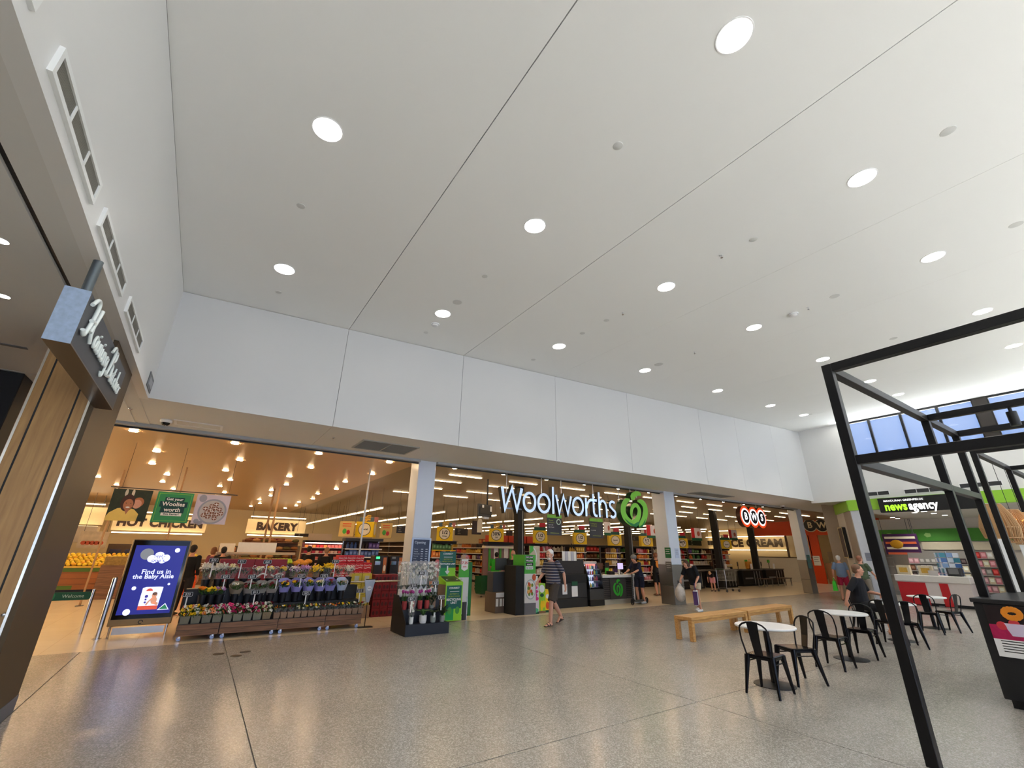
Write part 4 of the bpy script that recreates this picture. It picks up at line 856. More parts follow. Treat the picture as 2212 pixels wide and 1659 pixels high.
# ================================================================== SHOP SIGNS
def wz(a, b): p = PL(1060+a/5.821, 1020+b/5.821, 1, 10.9); return (p.x, p.z)
M_ltr = mat('lit white letter face', (196, 220, 246), 0.35, emit=.62); M_ltrs = mat('dark letter side', (22, 26, 28), 0.4)
t = thing('supermarket_sign', 'hanging white supermarket name sign with a green apple like logo', 'sign', (0, 10.9, 0)); SWD = .080; D0, D1 = 0, .16
B, Xh, Cap, Asc = 2.80, 3.385, 3.47, 3.62; h = SWD/2
def letter(strokes, name='letter', w=SWD):
    mb = MB()
    for s in strokes: mb.ribbon(s[0] if isinstance(s, tuple) else s, w, D0, D1, 0, 1, closed=isinstance(s, tuple))
    return mb.build(name, [M_ltr, M_ltrs], t)
def O(x0, x1): return ([((x0+x1)/2+((x1-x0)/2-h)*math.cos(2*PI*i/32), (B+Xh)/2+((Xh-B)/2+.012-h)*math.sin(2*PI*i/32)) for i in range(32)],)
letter([[(6.995, Cap), (7.11, B+.03), (7.345, Cap-.02), (7.53, B+.03), (7.70, Cap)]], w=.098); letter([O(7.735, 8.245)]); letter([O(8.285, 8.80)]); letter([[(8.905, B), (8.905, Asc)]])
letter([[(9.03, Xh), (9.15, B+.02), (9.335, Xh-.01), (9.50, B+.02), (9.655, Xh)]]); letter([O(9.69, 10.205)])
letter([[(10.30, B), (10.30, Xh)], [(10.30, 3.05)]+arc(10.55, 3.02, .22, .31, 165, 92, 8)]); letter([[(10.64, 3.54), (10.64, 2.98)]+arc(10.75, 2.98, .11, .145, 190, 275, 7)+[(10.80, 2.835)], [(10.50, 3.335), (10.80, 3.335)]])
letter([[(10.905, B), (10.905, Asc)], [(10.905, 3.05)]+arc(11.075, 3.08, .165, .265, 170, 10, 12)+[(11.24, 3.05), (11.24, B)]])
letter([arc(11.54, 3.235, .13, .115, 35, 210, 10)+[(11.47, 3.15), (11.58, 3.06)]+arc(11.53, 2.95, .135, .12, 45, -140, 10)])
M_lg = mat('logo light green', (116, 184, 62), .4, emit=.22); M_lg2 = mat('logo deep green', (24, 120, 66), .4, emit=.12); M_lgs = mat('logo side green', (16, 58, 30), .5)
Lp = [(1752, 345), (1705, 362), (1672, 420), (1668, 500), (1695, 570), (1745, 622), (1790, 640), (1835, 610), (1862, 550), (1868, 480), (1842, 425), (1808, 415), (1778, 450), (1768, 520), (1785, 590)]
Lw = [.06, .19, .24, .26, .25, .22, .21, .21, .20, .18, .15, .15, .15, .13, .04]
MB().ribbon(smooth([wz(*p) for p in Lp], 4), [w for w in np.interp(np.linspace(0, 14, 57), range(15), Lw)], D0, D1+.08, 0, 1).build('logo_left_lobe', [M_lg, M_lgs], t)
Rp = [(1842, 362), (1890, 372), (1932, 420), (1946, 500), (1928, 590), (1892, 650), (1865, 690)]; Rw = [.06, .19, .24, .26, .25, .21, .06]
MB().ribbon(smooth([wz(*p) for p in Rp], 4), [w for w in np.interp(np.linspace(0, 6, 25), range(7), Rw)], D0-.006, D1+.08, 0, 1).build('logo_right_lobe', [M_lg, M_lgs], t)
Bp = [(1690, 585), (1725, 635), (1775, 675), (1830, 690), (1862, 660), (1880, 615), (1850, 625), (1800, 655), (1745, 632)]
MB().prism([wz(*p) for p in Bp], D0-.012, D1+.07, 0, 1).build('logo_base_fold', [M_lg2, M_lgs], t); MB().prism([wz(*p) for p in ((1862, 690), (1905, 660), (1945, 590), (1938, 640), (1905, 690), (1868, 698))], D0-.012, D1+.07, 0, 1).build('logo_base_fold', [M_lg2, M_lgs], t)
MB().prism([wz(*p) for p in ((1768, 346), (1755, 300), (1772, 262), (1812, 240), (1856, 240), (1886, 262), (1893, 296), (1852, 296), (1822, 312), (1800, 352))], D0, D1+.08, 0, 1).build('logo_leaf', [M_lg, M_lgs], t)
mb = MB()
for z in (3.30, 2.88): mb.box((7.05, .17, z-.02), (11.66, .20, z+.02))
mb.build('back_rail', mat('sign rail', (148, 156, 168), .35, .5), t)
for x, z in ((7.27, 3.31), (8.59, 3.31), (9.40, 3.31), (10.82, 3.31), (12.07, 3.3), (12.69, 3.75), (13.02, 3.6)): MB().cyl((x, .185, z), (x, .185, 3.952 if x < 40 else 3.9), .014, n=8).build('hanger_rod', M_steel, t)
# round triple lettered bottle shop sign
t = thing('bottle_shop_sign', 'hanging triple disc orange sign reading BWS', 'sign', (0, 10.9, 0))
cs = [PL(x, y, 1, 10.9) for x, y in ((1611, 1118), (1628.5, 1118.5), (1645, 1120))]; R = .455
M_sor = mat('lit sign orange', (240, 76, 26), .4, emit=.55); M_swh = mat('lit sign white', (250, 250, 250), .4, emit=1.0); M_sbk = mat('sign disc black', (26, 24, 34), .4)
for k, c in enumerate(cs):
    R = .43; z = 3.30
    MB().prism(disc(c.x+.0, z, R*1.0, R*1.06, 36), .002*k, .20, 0, 1).build('disc_panel', [M_sor, mat('sign side', (60, 24, 14), .5)], t); MB().prism(disc(c.x, z, R*.78, R*.83, 36), -.012, .0).build('white_ring', M_swh, t); MB().prism(disc(c.x, z, R*.62, R*.66, 36), -.02, -.012).build('black_disc', M_sbk, t); text('BWS'[k], .42, t, (c.x, -.022, z), M_swh, bold=.03, ext=.003)
for x in (cs[0].x, cs[2].x-.1): MB().cyl((x, .1, 3.72), (x, .1, 3.952), .015, n=8).build('hanger_rod', M_steel, t)
# ================================================================== OPENING HOURS, PILLAR NOTICES
t = thing('opening_hours_board', 'navy opening hours board in a silver frame on the first pillar', 'notice board', (4.68, 11.055, 1.58)); w, hh = .235, .37
MB().cbox((-w-.03, -.02, -hh-.03), (w+.03, 0, hh+.03), .004).build('frame', mat('silver frame', (176, 188, 208), .35, .3), t); MB().box((-w+.02, -.023, -hh+.01), (w-.02, -.02, hh-.01)).build('panel', mat('navy panel', (48, 58, 84), .4), t)
M_pt = mat('pale print on navy', (206, 212, 224), .5); text('Opening', .085, t, (-w+.05, -.0235, hh-.08), M_pt, ext=.0005, bold=.012, align='LEFT')
for i, dname in enumerate(('Monday', 'Tuesday', 'Wednesday', 'Thursday', 'Friday', 'Saturday', 'Sunday')):
    z = hh-.24-.054*i; text(dname, .034, t, (-w+.045, -.0235, z), M_pt, ext=.0004, align='LEFT')
    for x in (.0, .12): MB().box((x, -.0245, z-.008), (x+.06, -.0235, z+.008)).build('hours_line', M_pt, t)
MB().box((-.11, -.0245, -hh+.05), (.11, -.0235, -hh+.065)).build('hours_line', mat('green print on navy', (96, 170, 80), .5), t)
def notice(x, y, z, w, h, m, lab, rz=0.0, lines=3, lm=None):
    t = thing('notice', lab, 'notice', (x, y, z), rz); sh_ = MB().box((-w/2, -.006, -h/2), (w/2, 0, h/2)).build('sheet', m, t)
    for i in range(lines): MB().box((-w*.36, -.0075, h*(.30-.2*i)), (w*.36*(1-.25*(i % 2)), -.006, h*(.34-.2*i))).build('text_line', lm or M_grey, sh_)
    return t
x, y = 14.42, 10.92
for (px, py), w, h, m, lab, face in (((1443, 1194), .26, .36, mat('green notice', (30, 110, 66), .5), 'green notice sheet on the left face of the second pillar', 'x'), ((1445, 1224), .26, .34, mat('silver switch plate', (120, 122, 124), .35, .5), 'framed phone plate on the stainless part of the second pillar', 'x'), ((1462, 1195), .22, .34, mat('pale blue notice', (190, 202, 226), .5), 'pale sheet on the front face of the second pillar', 'y')):
    if face == 'x': p = PL(px, py, 0, x-.005); notice(x-.006, p.y, p.z, w, h, m, lab, -PI/2, 3, M_white)
    else: p = PL(px, py, 1, y); notice(p.x, y-.006, p.z, w, h, m, lab)
p = PL(1716, 1213, 1, 10.99); notice(25.24, 10.993, p.z, .34, .62, mat('teal poster', (96, 150, 152), .5), 'teal poster on the third pillar')
p = PL(1877, 1203, 0, 22.0); notice(21.995, p.y, p.z, .22, .3, mat('grey blue notice', (130, 138, 158), .5), 'grey notice on the pale newsagency pillar', -PI/2)
# ================================================================== RECYCLING UNIT AND GREEN STAND
t = thing('recycling_unit', 'green battery and phone recycling unit with a header board', 'recycling bin', (5.50, 11.16, 0)); w = .49
M_rt = mat('recycling teal', (16, 96, 84), .4); M_rside = mat('brown side panel', (120, 106, 94), .6)
mb = MB(); mb.box((0, .002, .02), (w, .46, .86)); mb.build('body', M_rside, t); MB().box((0, -.012, .02), (w, .002, .86)).build('front_border', M_lime, t); MB().box((.03, -.016, .30), (w-.03, -.012, .84)).build('front_panel', M_rt, t); MB().box((.03, -.016, .04), (w*.52, -.012, .30)).build('front_panel', mat('recycling mid green', (34, 150, 72), .4), t); MB().box((w*.52, -.016, .04), (w-.03, -.012, .30)).build('front_panel', M_lime, t)
mb = MB(); mb.add([(-.006, -.014, .86), (w+.006, -.014, .86), (w+.006, .47, .86), (-.006, .47, .86), (-.006, -.014, .92), (w+.006, -.014, .92), (w+.006, .47, 1.05), (-.006, .47, 1.05)], [(3, 2, 1, 0), (4, 5, 6, 7), (0, 1, 5, 4), (1, 2, 6, 5), (2, 3, 7, 6), (3, 0, 4, 7)]); mb.build('top', M_lime, t)
mb = MB(); f = lambda y: .922+(1.052-.92)*(y+.014)/.484
mb.add([(.03, .03, f(.03)), (w-.03, .03, f(.03)), (w-.03, .42, f(.42)), (.03, .42, f(.42))], [(0, 1, 2, 3)]); mb.build('top_panel', mat('dark olive panel', (44, 66, 44), .4), t)
mb = MB(); mb.add([(.2, .12, f(.12)+.002), (.33, .12, f(.12)+.002), (.33, .24, f(.24)+.002), (.2, .24, f(.24)+.002)], [(0, 1, 2, 3)]); mb.build('slot', M_black, t)
for x in (.1, .40):
    mb = MB(); mb.add([(x-.03, .14, f(.14)+.002), (x+.03, .14, f(.14)+.002), (x, .2, f(.2)+.002)], [(0, 1, 2)]); mb.build('arrow_mark', M_white, t)
MB().box((.0, .47, 1.05), (w+.0, .485, 1.66)).build('header_board', M_rt, t); MB().box((0, .466, 1.05), (w*.55, .47, 1.25)).build('board_print', mat('recycling mid green', (34, 150, 72), .4), t); MB().box((w*.55, .466, 1.05), (w, .47, 1.25)).build('board_print', M_lime, t)
MB().ribbon([(w*.5, 1.30), (w*.5, 1.13)], .04, .460, .466).ribbon([(w*.5-.05, 1.17), (w*.5, 1.11), (w*.5+.05, 1.17)], .04, .460, .466).build('arrow_mark', M_white, t)
M_gt = mat('olive letter', (150, 170, 60), .5)
for zz, yy, k in ((1.60, .466, 0), (.78, -.018, 1)):
    text('CONNECT', .06, t, (w/2, yy-.001, zz), M_white, bold=.02); MB().box((.12, yy-.003, zz-.085), (w-.1, yy, zz-.075)).build('text_line', M_white, t)
    text('BATTERY &', .05, t, (w/2, yy-.001, zz-.14), M_gt, bold=.01); text('MOBILE PHONE', .046, t, (w/2, yy-.001, zz-.195), M_gt, bold=.01)
    if k: text('RECYCLING', .076, t, (w/2, yy-.001, zz-.27), M_white, bold=.025); text('UNIT', .076, t, (w/2, yy-.001, zz-.345), M_white, bold=.025)
    else: text('RECYCLING UNIT', .056, t, (w/2, yy-.001, zz-.255), M_white, bold=.025)
for zz, yy in ((.19, -.02),):
    for x in (.14, .36): MB().prism(disc(x, zz+.07, .06, .085, 14), yy, -.012).build('leaf_print', mat('leaf print', (70, 150, 60), .5), t)
t = thing('promotion_stand', 'green and white promotion stand with a price sheet, behind the recycling unit', 'display stand', (6.28, 11.95, 0)); w = .32
MB().box((0, 0, .05), (w, .04, .98)).build('white_panel', mat('white stand panel', (214, 218, 220), .4), t); MB().box((0, 0, .98), (w, .04, 1.32)).build('green_panel', M_green, t); MB().box((w, -.01, 0), (w+.10, .30, 1.38)).build('side_panel', mat('stand side green', (26, 112, 52), .5), t); MB().box((0, -.004, 0.0), (w, .04, .05)).box((0, .04, 0), (w, .3, .03)).build('base', M_dgreen, t)
MB().prism([(.02, 1.20)]+arc(w/2, 1.47, w/2-.02, .13, 180, 0, 12)+[(w-.02, 1.20)], -.006, 0).build('clear_holder', M_glass, t); MB().prism([(.06, 1.20), (.16, 1.15), (.27, 1.20), (.27, 1.46), (.06, 1.46)], -.012, -.006).build('price_sheet', M_white2, t); text('7.25', .10, t, (.165, -.0125, 1.36), M_red, bold=.03); text('SAVE', .05, t, (.165, -.0125, 1.26), M_red, bold=.02)
MB().prism(disc(.06, .86, .045, .055, 20), -.003, 0).build('ring_print', M_ink, t); text('no.', .06, t, (.08, -.001, 1.08-.14), M_grey)
t = thing('queue_post', 'slim steel queue post beside the recycling unit', 'queue post', (6.16, 11.32, 0)); MB().cbox((-.06, -.02, 0), (.06, .02, .42), .004).build('panel', M_dgrey, t); MB().cyl((.07, 0, 0), (.07, 0, .55), .012, n=8).build('post', M_chrome, t)
# ================================================================== PROMOTION TOTEM AND CARTON DISPLAYS
t = thing('promotion_totem', 'white promotion totem with a big plate of food printed on it', 'display stand', (8.13, 11.34, 0)); w = .41
MB().box((0, .0, .30), (w, .6, 1.08)).build('white_body', mat('totem print white', (222, 220, 216), .4), t); MB().box((0, 0, 0), (w, .6, .30)).build('grey_foot', mat('grey foot', (108, 106, 110), .5), t); MB().box((0, 0, 1.08), (w, .6, 1.60)).build('green_header', M_green, t); MB().box((-.30, .02, 0), (-.004, .62, 1.3)).build('dark_side', M_blk2, t)
MB().prism(disc(w*.52, .66, .19, .27, 30), -.008, 0).build('plate_print', mat('plate grey', (170, 178, 182), .3), t); MB().prism(disc(w*.52, .66, .165, .24, 30), -.010, -.008).build('plate_print', mat('plate white', (228, 228, 224), .3), t)
for k in range(16):
    MB().prism(disc(w*.5+rnd.uniform(-.09, .09), .66+rnd.uniform(-.14, .15), .04, .05, 9), -.012-.0004*k, -.010).build('food_print', [mat('food red', (200, 84, 40), .5), mat('food green', (110, 140, 50), .5), mat('food gold', (226, 180, 90), .5)][k % 3], t)
MB().prism(disc(w*.85, .98, .07, .09, 14), -.006, 0).build('food_print', mat('food red', (200, 84, 40), .5), t)
for i, s in enumerate(('Get your', 'Woolies', 'worth', 'this Easter!')): MB().box((.04, -.006, 1.50-.10*i), (w-.10, 0, 1.58-.10*i)).build('caption_bar', M_ink if i < 3 else M_white, t); text(s, .07 if i < 3 else .05, t, (w/2-.03, -.0075, 1.54-.10*i), M_white if i < 3 else M_ink, bold=.02)
t = thing('photo_board', 'photo board with a green corner standing behind the promotion totem', 'sign', (8.50, 11.60, 0)); MB().box((0, 0, 1.30), (.40, .02, 1.86)).build('photo_panel', mat('person photo print', (206, 186, 160), .4, var=.25, scale=7), t); MB().prism([(0, 1.62), (.15, 1.72), (.15, 1.86), (0, 1.86)], -.004, 0).build('green_corner', M_green, t); MB().cyl((.2, .03, 0), (.2, .03, 1.30), .02, n=8).build('pole', M_dgrey, t)
MB().ribbon(arc(.02, 1.55, .25, .3, -50, 60, 12), .03, -.004, 0).build('print_curve', M_white, t)
def carton_display(x, y, w, h, m, lab, bits, base=M_dgreen):
    t = thing('carton_display', lab, 'display carton', (x, y, 0)); MB().box((0, 0, .06), (w, .3, h)).build('carton', m, t); MB().box((0, -.004, 0), (w, .3, .06)).build('base', base, t)
    for (u, v, a, b, mm) in bits: MB().prism(disc(u*w, v*h, a, b, 14), -.006, 0).build('print', mm, t)
    return t
M_pk = mat('magenta carton', (214, 60, 140), .45)
t = carton_display(8.35, 11.36, .32, .80, mat('pale pink carton', (230, 216, 226), .45), 'pink and white carton display beside the totem', [(.45, .88, .13, .06, M_pk), (.5, .74, .14, .05, M_pk), (.5, .62, .10, .07, M_pk), (.75, .5, .07, .05, M_pk), (.6, .12, .11, .06, mat('mint', (90, 190, 140), .5))], M_dgreen)
t = carton_display(8.70, 11.42, .26, .80, mat('lime carton', (150, 206, 50), .45), 'lime carton display with a white pouch picture', [(.5, .82, .10, .11, M_white), (.5, .60, .07, .05, M_dgreen), (.45, .25, .05, .14, M_yellow), (.75, .3, .05, .1, M_yellow)], M_brownwood)
carton_display(9.0, 11.50, .2, .62, M_yellow, 'yellow carton display behind the striped shirt man', [(.5, .7, .06, .06, M_white), (.5, .3, .06, .1, M_orange)])
t = thing('leaflet_box', 'blue leaflet box on top of the lime carton', 'leaflet box', (8.66, 11.60, .80)); MB().box((-.1, 0, 0), (.1, .08, .22)).build('box', mat('blue box', (90, 120, 200), .5), t); MB().box((-.02, -.02, .05), (.14, -.015, .2)).build('leaflet', M_white, t)
# ================================================================== FRONT END: SCREENS, FRIDGE, SERVICE DESK
t = thing('checkout_screen', 'black checkout enclosure with notices behind the striped shirt man', 'checkout barrier', (9.55, 12.05, 0)); w = 1.72
MB().cbox((0, 0, .0), (w, .35, .28), .01).build('plinth', M_black, t); MB().cbox((0, .015, .28), (w, .35, .95), .01).build('lower_panel', mat('charcoal panel', (44, 44, 45), .5), t); MB().cbox((0, .0, .74), (w, .36, 1.0), .01).build('ledge', M_blk2, t); MB().cbox((.55, .1, 1.0), (w-.02, .16, 1.46), .01).build('upper_screen', mat('brown black screen', (40, 34, 32), .5), t)
def sheet(x, z, w, h, m=M_white, nm='notice_sheet', y=.008): MB().box((x, y-.01, z), (x+w, y, z+h)).build(nm, m, t)
sheet(.62, .40, .20, .30); sheet(1.02, .32, .26, .32); sheet(1.03, .66, .26, .12, M_dgreen, 'notice_header')
for i in range(5): sheet(.72+.13*i, 1.42, .12, .30, mat('clear printed sheet', (186, 186, 198), .3) if i % 2 else M_white2, 'leaflet', .10)
for x in (.5, 1.55): MB().tube([(x, .3, .9), (x, .3, 1.75), (x-.25, .28, 1.98)], .014, 8).build('screen_bracket', M_black, t)
t = thing('drinks_fridge', 'black open front drinks fridge left of the service desk', 'fridge', (11.34, 12.0, 0)); w = .68
MB().cbox((0, 0, .0), (w, .62, .20), .01).build('grille_base', M_black, t); MB().cbox((0, .01, .20), (w, .62, .52), .01).build('base_panel', mat('charcoal fridge panel', (52, 53, 55), .45), t); MB().box((0, .50, .52), (w, .62, 1.32)).build('back_panel', M_black, t)
mb = MB()
for x in (0, w-.03): mb.add([(x, .0, .52), (x, .62, .52), (x, .62, 1.36), (x, .32, 1.36), (x, .14, 1.1), (x+.03, .0, .52), (x+.03, .62, .52), (x+.03, .62, 1.36), (x+.03, .32, 1.36), (x+.03, .14, 1.1)], [(4, 3, 2, 1, 0), (5, 6, 7, 8, 9), (0, 1, 6, 5), (1, 2, 7, 6), (2, 3, 8, 7), (3, 4, 9, 8), (4, 0, 5, 9)])
mb.build('side_panel', M_black, t); MB().cbox((0, .30, 1.30), (w, .62, 1.40), .01).build('canopy', mat('silver canopy', (190, 190, 192), .35, .3), t); MB().box((.12, .27, 1.24), (w-.12, .31, 1.31)).build('lit_header', mat('fridge header light', (236, 130, 120), .4, emit=1.2), t)
for z in (.56, .76, .96, 1.14): MB().box((.03, .16, z), (w-.03, .5, z+.012)).build('shelf', mat('fridge shelf', (150, 156, 170), .4), t)
MB().box((.04, .47, .6), (w-.04, .49, 1.28)).build('light_panel', mat('cool fridge light', (210, 220, 250), .4, emit=1.0), t)
cols = [(214, 60, 90), (230, 210, 80), (60, 140, 150), (220, 220, 226), (90, 60, 120), (200, 110, 60)]
for z in (.572, .772, .972, 1.152):
    for i in range(6):
        c = cols[(i+int(z*10)) % 6]; o = MB().lathe([(0, 0), (.028, 0), (.03, .01), (.03, .09), (.012, .12), (.012, .145), (0, .145)], n=10).build('drink_bottle', mat('bottle %d %d %d' % c, c, .2), None, 50, (11.34+.09+.10*i, 12.25, z)); tag(o, 'small drink bottle on a shelf of the black drinks fridge', 'bottle', 'bottles in the drinks fridge')
t = thing('water_bottle_rack', 'dark rack of blue water bottles between fridge and black enclosure', 'rack', (11.28, 12.68, 0)); MB().box((-.1, 0, 0), (.3, .3, .78)).build('rack_base', M_black, t); MB().ribbon(arc(.1, 1.1, .26, .32, 180, 0, 12), .05, 0, .3).build('rack_arch', M_black, t)
for k in range(3): tag(MB().lathe([(0, 0), (.045, 0), (.05, .02), (.05, .2), (.02, .27), (.02, .30), (0, .30)], n=12).build('water_bottle', mat('water blue', (70, 140, 190), .15), None, 50, (11.24+.12*k, 12.8, .78)), 'blue water bottle in the dark rack behind the fridge', 'bottle', 'blue water bottles')
t = thing('service_desk', 'service desk with dark slats, white top and green logo panel', 'service desk', (12.08, 12.12, 0)); w = 1.62
MB().box((0, .02, 0), (w, .6, .16)).build('kickboard', M_steel, t); MB().box((0, .03, .16), (w, .6, .86)).build('carcass', M_blk2, t); MB().cbox((-.02, -.03, .86), (w+.7, .75, .95), .008).build('worktop', mat('white worktop', (226, 228, 232), .3), t)
for i in range(11): MB().box((0, .0, .19+.06*i), (.34, .03, .222+.06*i)).box((w-.42, 0, .19+.06*i), (w-.05, .03, .222+.06*i)).build('slat', mat('bronze slat', (74, 68, 64), .4, .3), t)
MB().box((.36, -.005, .16), (w-.44, .03, .84)).build('logo_panel', mat('charcoal logo panel', (52, 48, 44), .5), t); MB().box((w-.06, -.01, 0), (w, .6, .86)).build('end_panel', M_white, t); MB().box((w+.02, .25, 0), (w+.68, .7, .86)).build('return_panel', M_blk2, t)
lx, lz, ls = .76, .50, .40
def lp(a, b): return (lx+(a-1815)/360*ls*1.3, lz+(480-b)/330*ls*1.05)
MB().ribbon(smooth([lp(*p) for p in Lp], 3), [w_*.36 for w_ in np.interp(np.linspace(0, 14, 43), range(15), Lw)], -.012, -.005).ribbon(smooth([lp(*p) for p in Rp], 3), [w_*.36 for w_ in np.interp(np.linspace(0, 6, 19), range(7), Rw)], -.012, -.005).prism([lp(*p) for p in ((1768, 346), (1755, 300), (1772, 262), (1812, 240), (1856, 240), (1886, 262), (1893, 296), (1852, 296), (1822, 312), (1800, 352))], -.012, -.005).build('green_logo', mat('bright logo green', (44, 168, 40), .4), t)
def monitor(x, y, z, lab, face=0.0, scr=None, s=1.0):
    t = thing('till_monitor', lab, 'monitor', (x, y, z), face); sc_ = MB().cbox((-.16*s, -.02, .16*s), (.16*s, .02, .40*s), .008).build('screen_case', M_black, t); MB().box((-.145*s, -.023, .175*s), (.145*s, -.02, .385*s)).build('screen', scr or mat('screen off', (70, 62, 58), .2), sc_); MB().cyl((0, .0, .01), (0, 0, .2*s), .018, n=8).build('stand', M_dgrey, t); MB().cbox((-.08, -.07, 0), (.08, .07, .012), .004).build('base', M_dgrey, t)
M_son = mat('lit till screen', (206, 190, 236), .3, emit=.9)
monitor(13.36, 12.45, .95, 'lit till monitor facing the scooter rider', 0, M_son); monitor(12.35, 12.5, .95, 'brown faced monitor at the left of the service desk', 0, mat('brown screen', (92, 52, 34), .3)); monitor(12.85, 12.62, .95, 'dark monitor in the middle of the service desk', .3)
tag(MB().cbox((0, 0, 0), (.24, .2, .12), .01).build('card_terminal', M_black, None, None, (12.62, 12.25, .95)), 'black card terminal on the service desk', 'terminal'); tag(MB().lathe([(0, 0), (.03, 0), (.035, .12), (0, .12)], n=12).build('paper_cup', M_white2, None, 40, (13.05, 12.22, .95)), 'white cup on the service desk', 'cup')
tag(MB().box((0, 0, 0), (.18, .02, .22)).build('green_card', M_green, None, None, (12.68, 12.55, .95)), 'small green card standing on the service desk', 'card')
# kick scooter of the helmeted child
t = thing('kick_scooter', 'dark electric kick scooter held by the helmeted child', 'scooter', (12.98, 11.62, 0), .18)
for x in (0, .95): MB().tube([(x+.09*math.cos(2*PI*i/20), 0, .105+.09*math.sin(2*PI*i/20)) for i in range(20)], .018, 8, closed=True).cyl((x, -.02, .105), (x, .02, .105), .06, n=14).build('wheel', M_black, t, 50)
MB().cbox((.14, -.075, .10), (.86, .075, .145), .012).build('deck', M_dgrey, t); MB().tube([(.86, 0, .125), (.95, 0, .105)], .02, 8).build('rear_fork', M_dgrey, t); MB().tube([(0, 0, .105), (.02, 0, .2), (.10, 0, 1.02)], .02, 10).build('steering_column', M_dgrey, t, 50); MB().tube([(.16, 0, .12), (.03, 0, .24)], .02, 8).build('deck_neck', M_dgrey, t)
MB().tube([(.10, -.22, 1.03), (.10, .22, 1.03)], .014, 8).build('handlebar', M_black, t)
# hanging guide boards, black columns, monitor seen from behind
def hang_board(px0, py0, px1, py1, Y, lab, lines, circ=False, stem=3.99, stemx=None):
    a = PL(px0, py0, 1, Y); b = PL(px1, py1, 1, Y); t = thing('hanging_board', lab, 'hanging sign', (a.x, Y, b.z)); w, h = b.x-a.x, a.z-b.z
    MB().box((0, 0, 0), (w, .03, h)).build('board', mat('navy guide board', (48, 52, 66), .5), t); MB().box((0, -.003, h*.84), (w, .0, h*1.0)).build('leaf_band', mat('leaf band', (110, 176, 70), .5, var=.4, scale=9), t)
    for i, (s, m, sz) in enumerate(lines): text(s, h*sz, t, (w*.08, -.002, h*(.72-.11*i)), m, ext=.0006, align='LEFT')
    if circ: MB().ribbon(disc(w*.78, h*.66, w*.13, None, 20), .03, -.004, 0, closed=True).build('round_mark', mat('teal mark', (190, 220, 214), .5), t)
    MB().box((w*.2, -.003, h*.10), (w*.8, 0, h*.12)).build('text_line', M_gt, t)
    for x in (w*.15, w*.85): MB().cyl((x, .015, h), (x, .015, 3.999-b.z), .006, n=6).build('hanger', M_dgrey, t)
M_gw = mat('guide white', (214, 216, 222), .5)
hang_board(1182, 1111, 1214, 1157, 12.8, 'navy hanging board with a round mark, left of two', [('Choose', M_gt, .10), ('self serve', M_gt, .10), ('Scan it and', M_gw, .07), ('take it home', M_gw, .07)], True)
hang_board(1273, 1119, 1304, 1163, 12.8, 'navy hanging board asking a question, right of two', [('Looking for', M_gt, .10), ('something?', M_gt, .10), ('', M_gw, .07), ('I am so help.', M_gw, .07)])
def column(px, py, Y, lab, w=.20):
    x = PL(px, py, 1, Y).x; t = thing('black_column', lab, 'column', (x, Y, 0)); MB().cbox((-w/2, -w/2, 0), (w/2, w/2, 3.998), .01).build('shaft', M_blk2, t); MB().box((w*.15, -w/2-.012, 0.1), (w*.3, -w/2, 3.9)).build('cable_duct', M_grey, t)
column(1121, 1130, 13.9, 'black square column under the supermarket sign', .28); column(1357, 1160, 13.9, 'black column below the green apple like logo', .26); column(1545, 1150, 14.6, 'black column between the right checkouts', .3); column(1625, 1170, 15.5, 'black column left of the bottle shop windows', .3)
a = PL(1048, 1103, 1, 13.0); t = thing('hanging_monitor', 'hanging monitor seen from behind on a black drop pole', 'monitor', tuple(a), .35); MB().cbox((-.36, -.03, -.20), (.34, .06, .20), .02).build('case', M_dgrey, t); MB().cbox((-.34, -.05, -.12), (.30, -.03, .12), .01).build('back_cover', mat('dark cover', (46, 44, 42), .5), t); MB().cyl((.1, .0, .1), (.1, 0, 3.999-a.z), .03, n=10).build('drop_pole', M_black, t)
for x, z in ((-.22, .08), (.2, .06), (.2, -.02)): MB().box((x, -.054, z), (x+.09, -.05, z+.09)).build('sticker', M_white, t)
MB().box((-.1, -.04, -.27), (.16, .04, -.20)).build('speaker_bar', mat('pale bar', (180, 184, 192), .5), t)
# ================================================================== SUPERMARKET LAMPS
def wl(mesh_src, x, y, z, lab, group):
    o = dup(mesh_src, (x, y, z), 0, lab, group); return o
t = thing('warm_downlight', 'x', 'ceiling light'); MB().lathe([(.075, 0), (.095, 0), (.095, -.008), (.075, -.008)], n=18).build('trim_ring', M_white, t, 40); MB().lathe([(0, -.002), (.075, -.002), (.075, -.02), (0, -.028)], n=18).build('diffuser', M_warm, t, 40)
wd = t; first_used = False
rown = ['nearest', 'second', 'third', 'fourth', 'fifth', 'sixth', 'seventh', 'eighth', 'furthest']
coln = ['leftmost', 'second', 'third', 'fourth', 'fifth', 'sixth']
for j in range(9):
    for i in range(6):
        x = -5.45+1.88*i+(.25 if j % 2 else 0); y = 12.08+2.38*j; lab = 'warm downlight in the %s row of the produce ceiling, %s from the left' % (rown[j], coln[i])
        if i == 0 and j == 0: o = wd; o.location = (x, y, 4.001); o['label'] = lab; o['group'] = 'warm downlights over the produce'
        else: wl(wd, x, y, 4.001, lab, 'warm downlights over the produce')
for i in range(11): wl(wd, 5.85+1.75*i, 11.75, 4.001, 'small round lamp along the shopfront, %s right of the first pillar' % (ORD[i]), 'small lamps along the shopfront')
t = thing('fluorescent_light', 'x', 'ceiling light'); MB().box((-.62, -.06, -.012), (.62, .06, 0)).build('housing', M_white, t)
for x in (-.31, .31): MB().cbox((x-.29, -.045, -.035), (x+.29, .045, -.012), .01).build('tube_cover', M_tube, t)
fl = t; k = 0
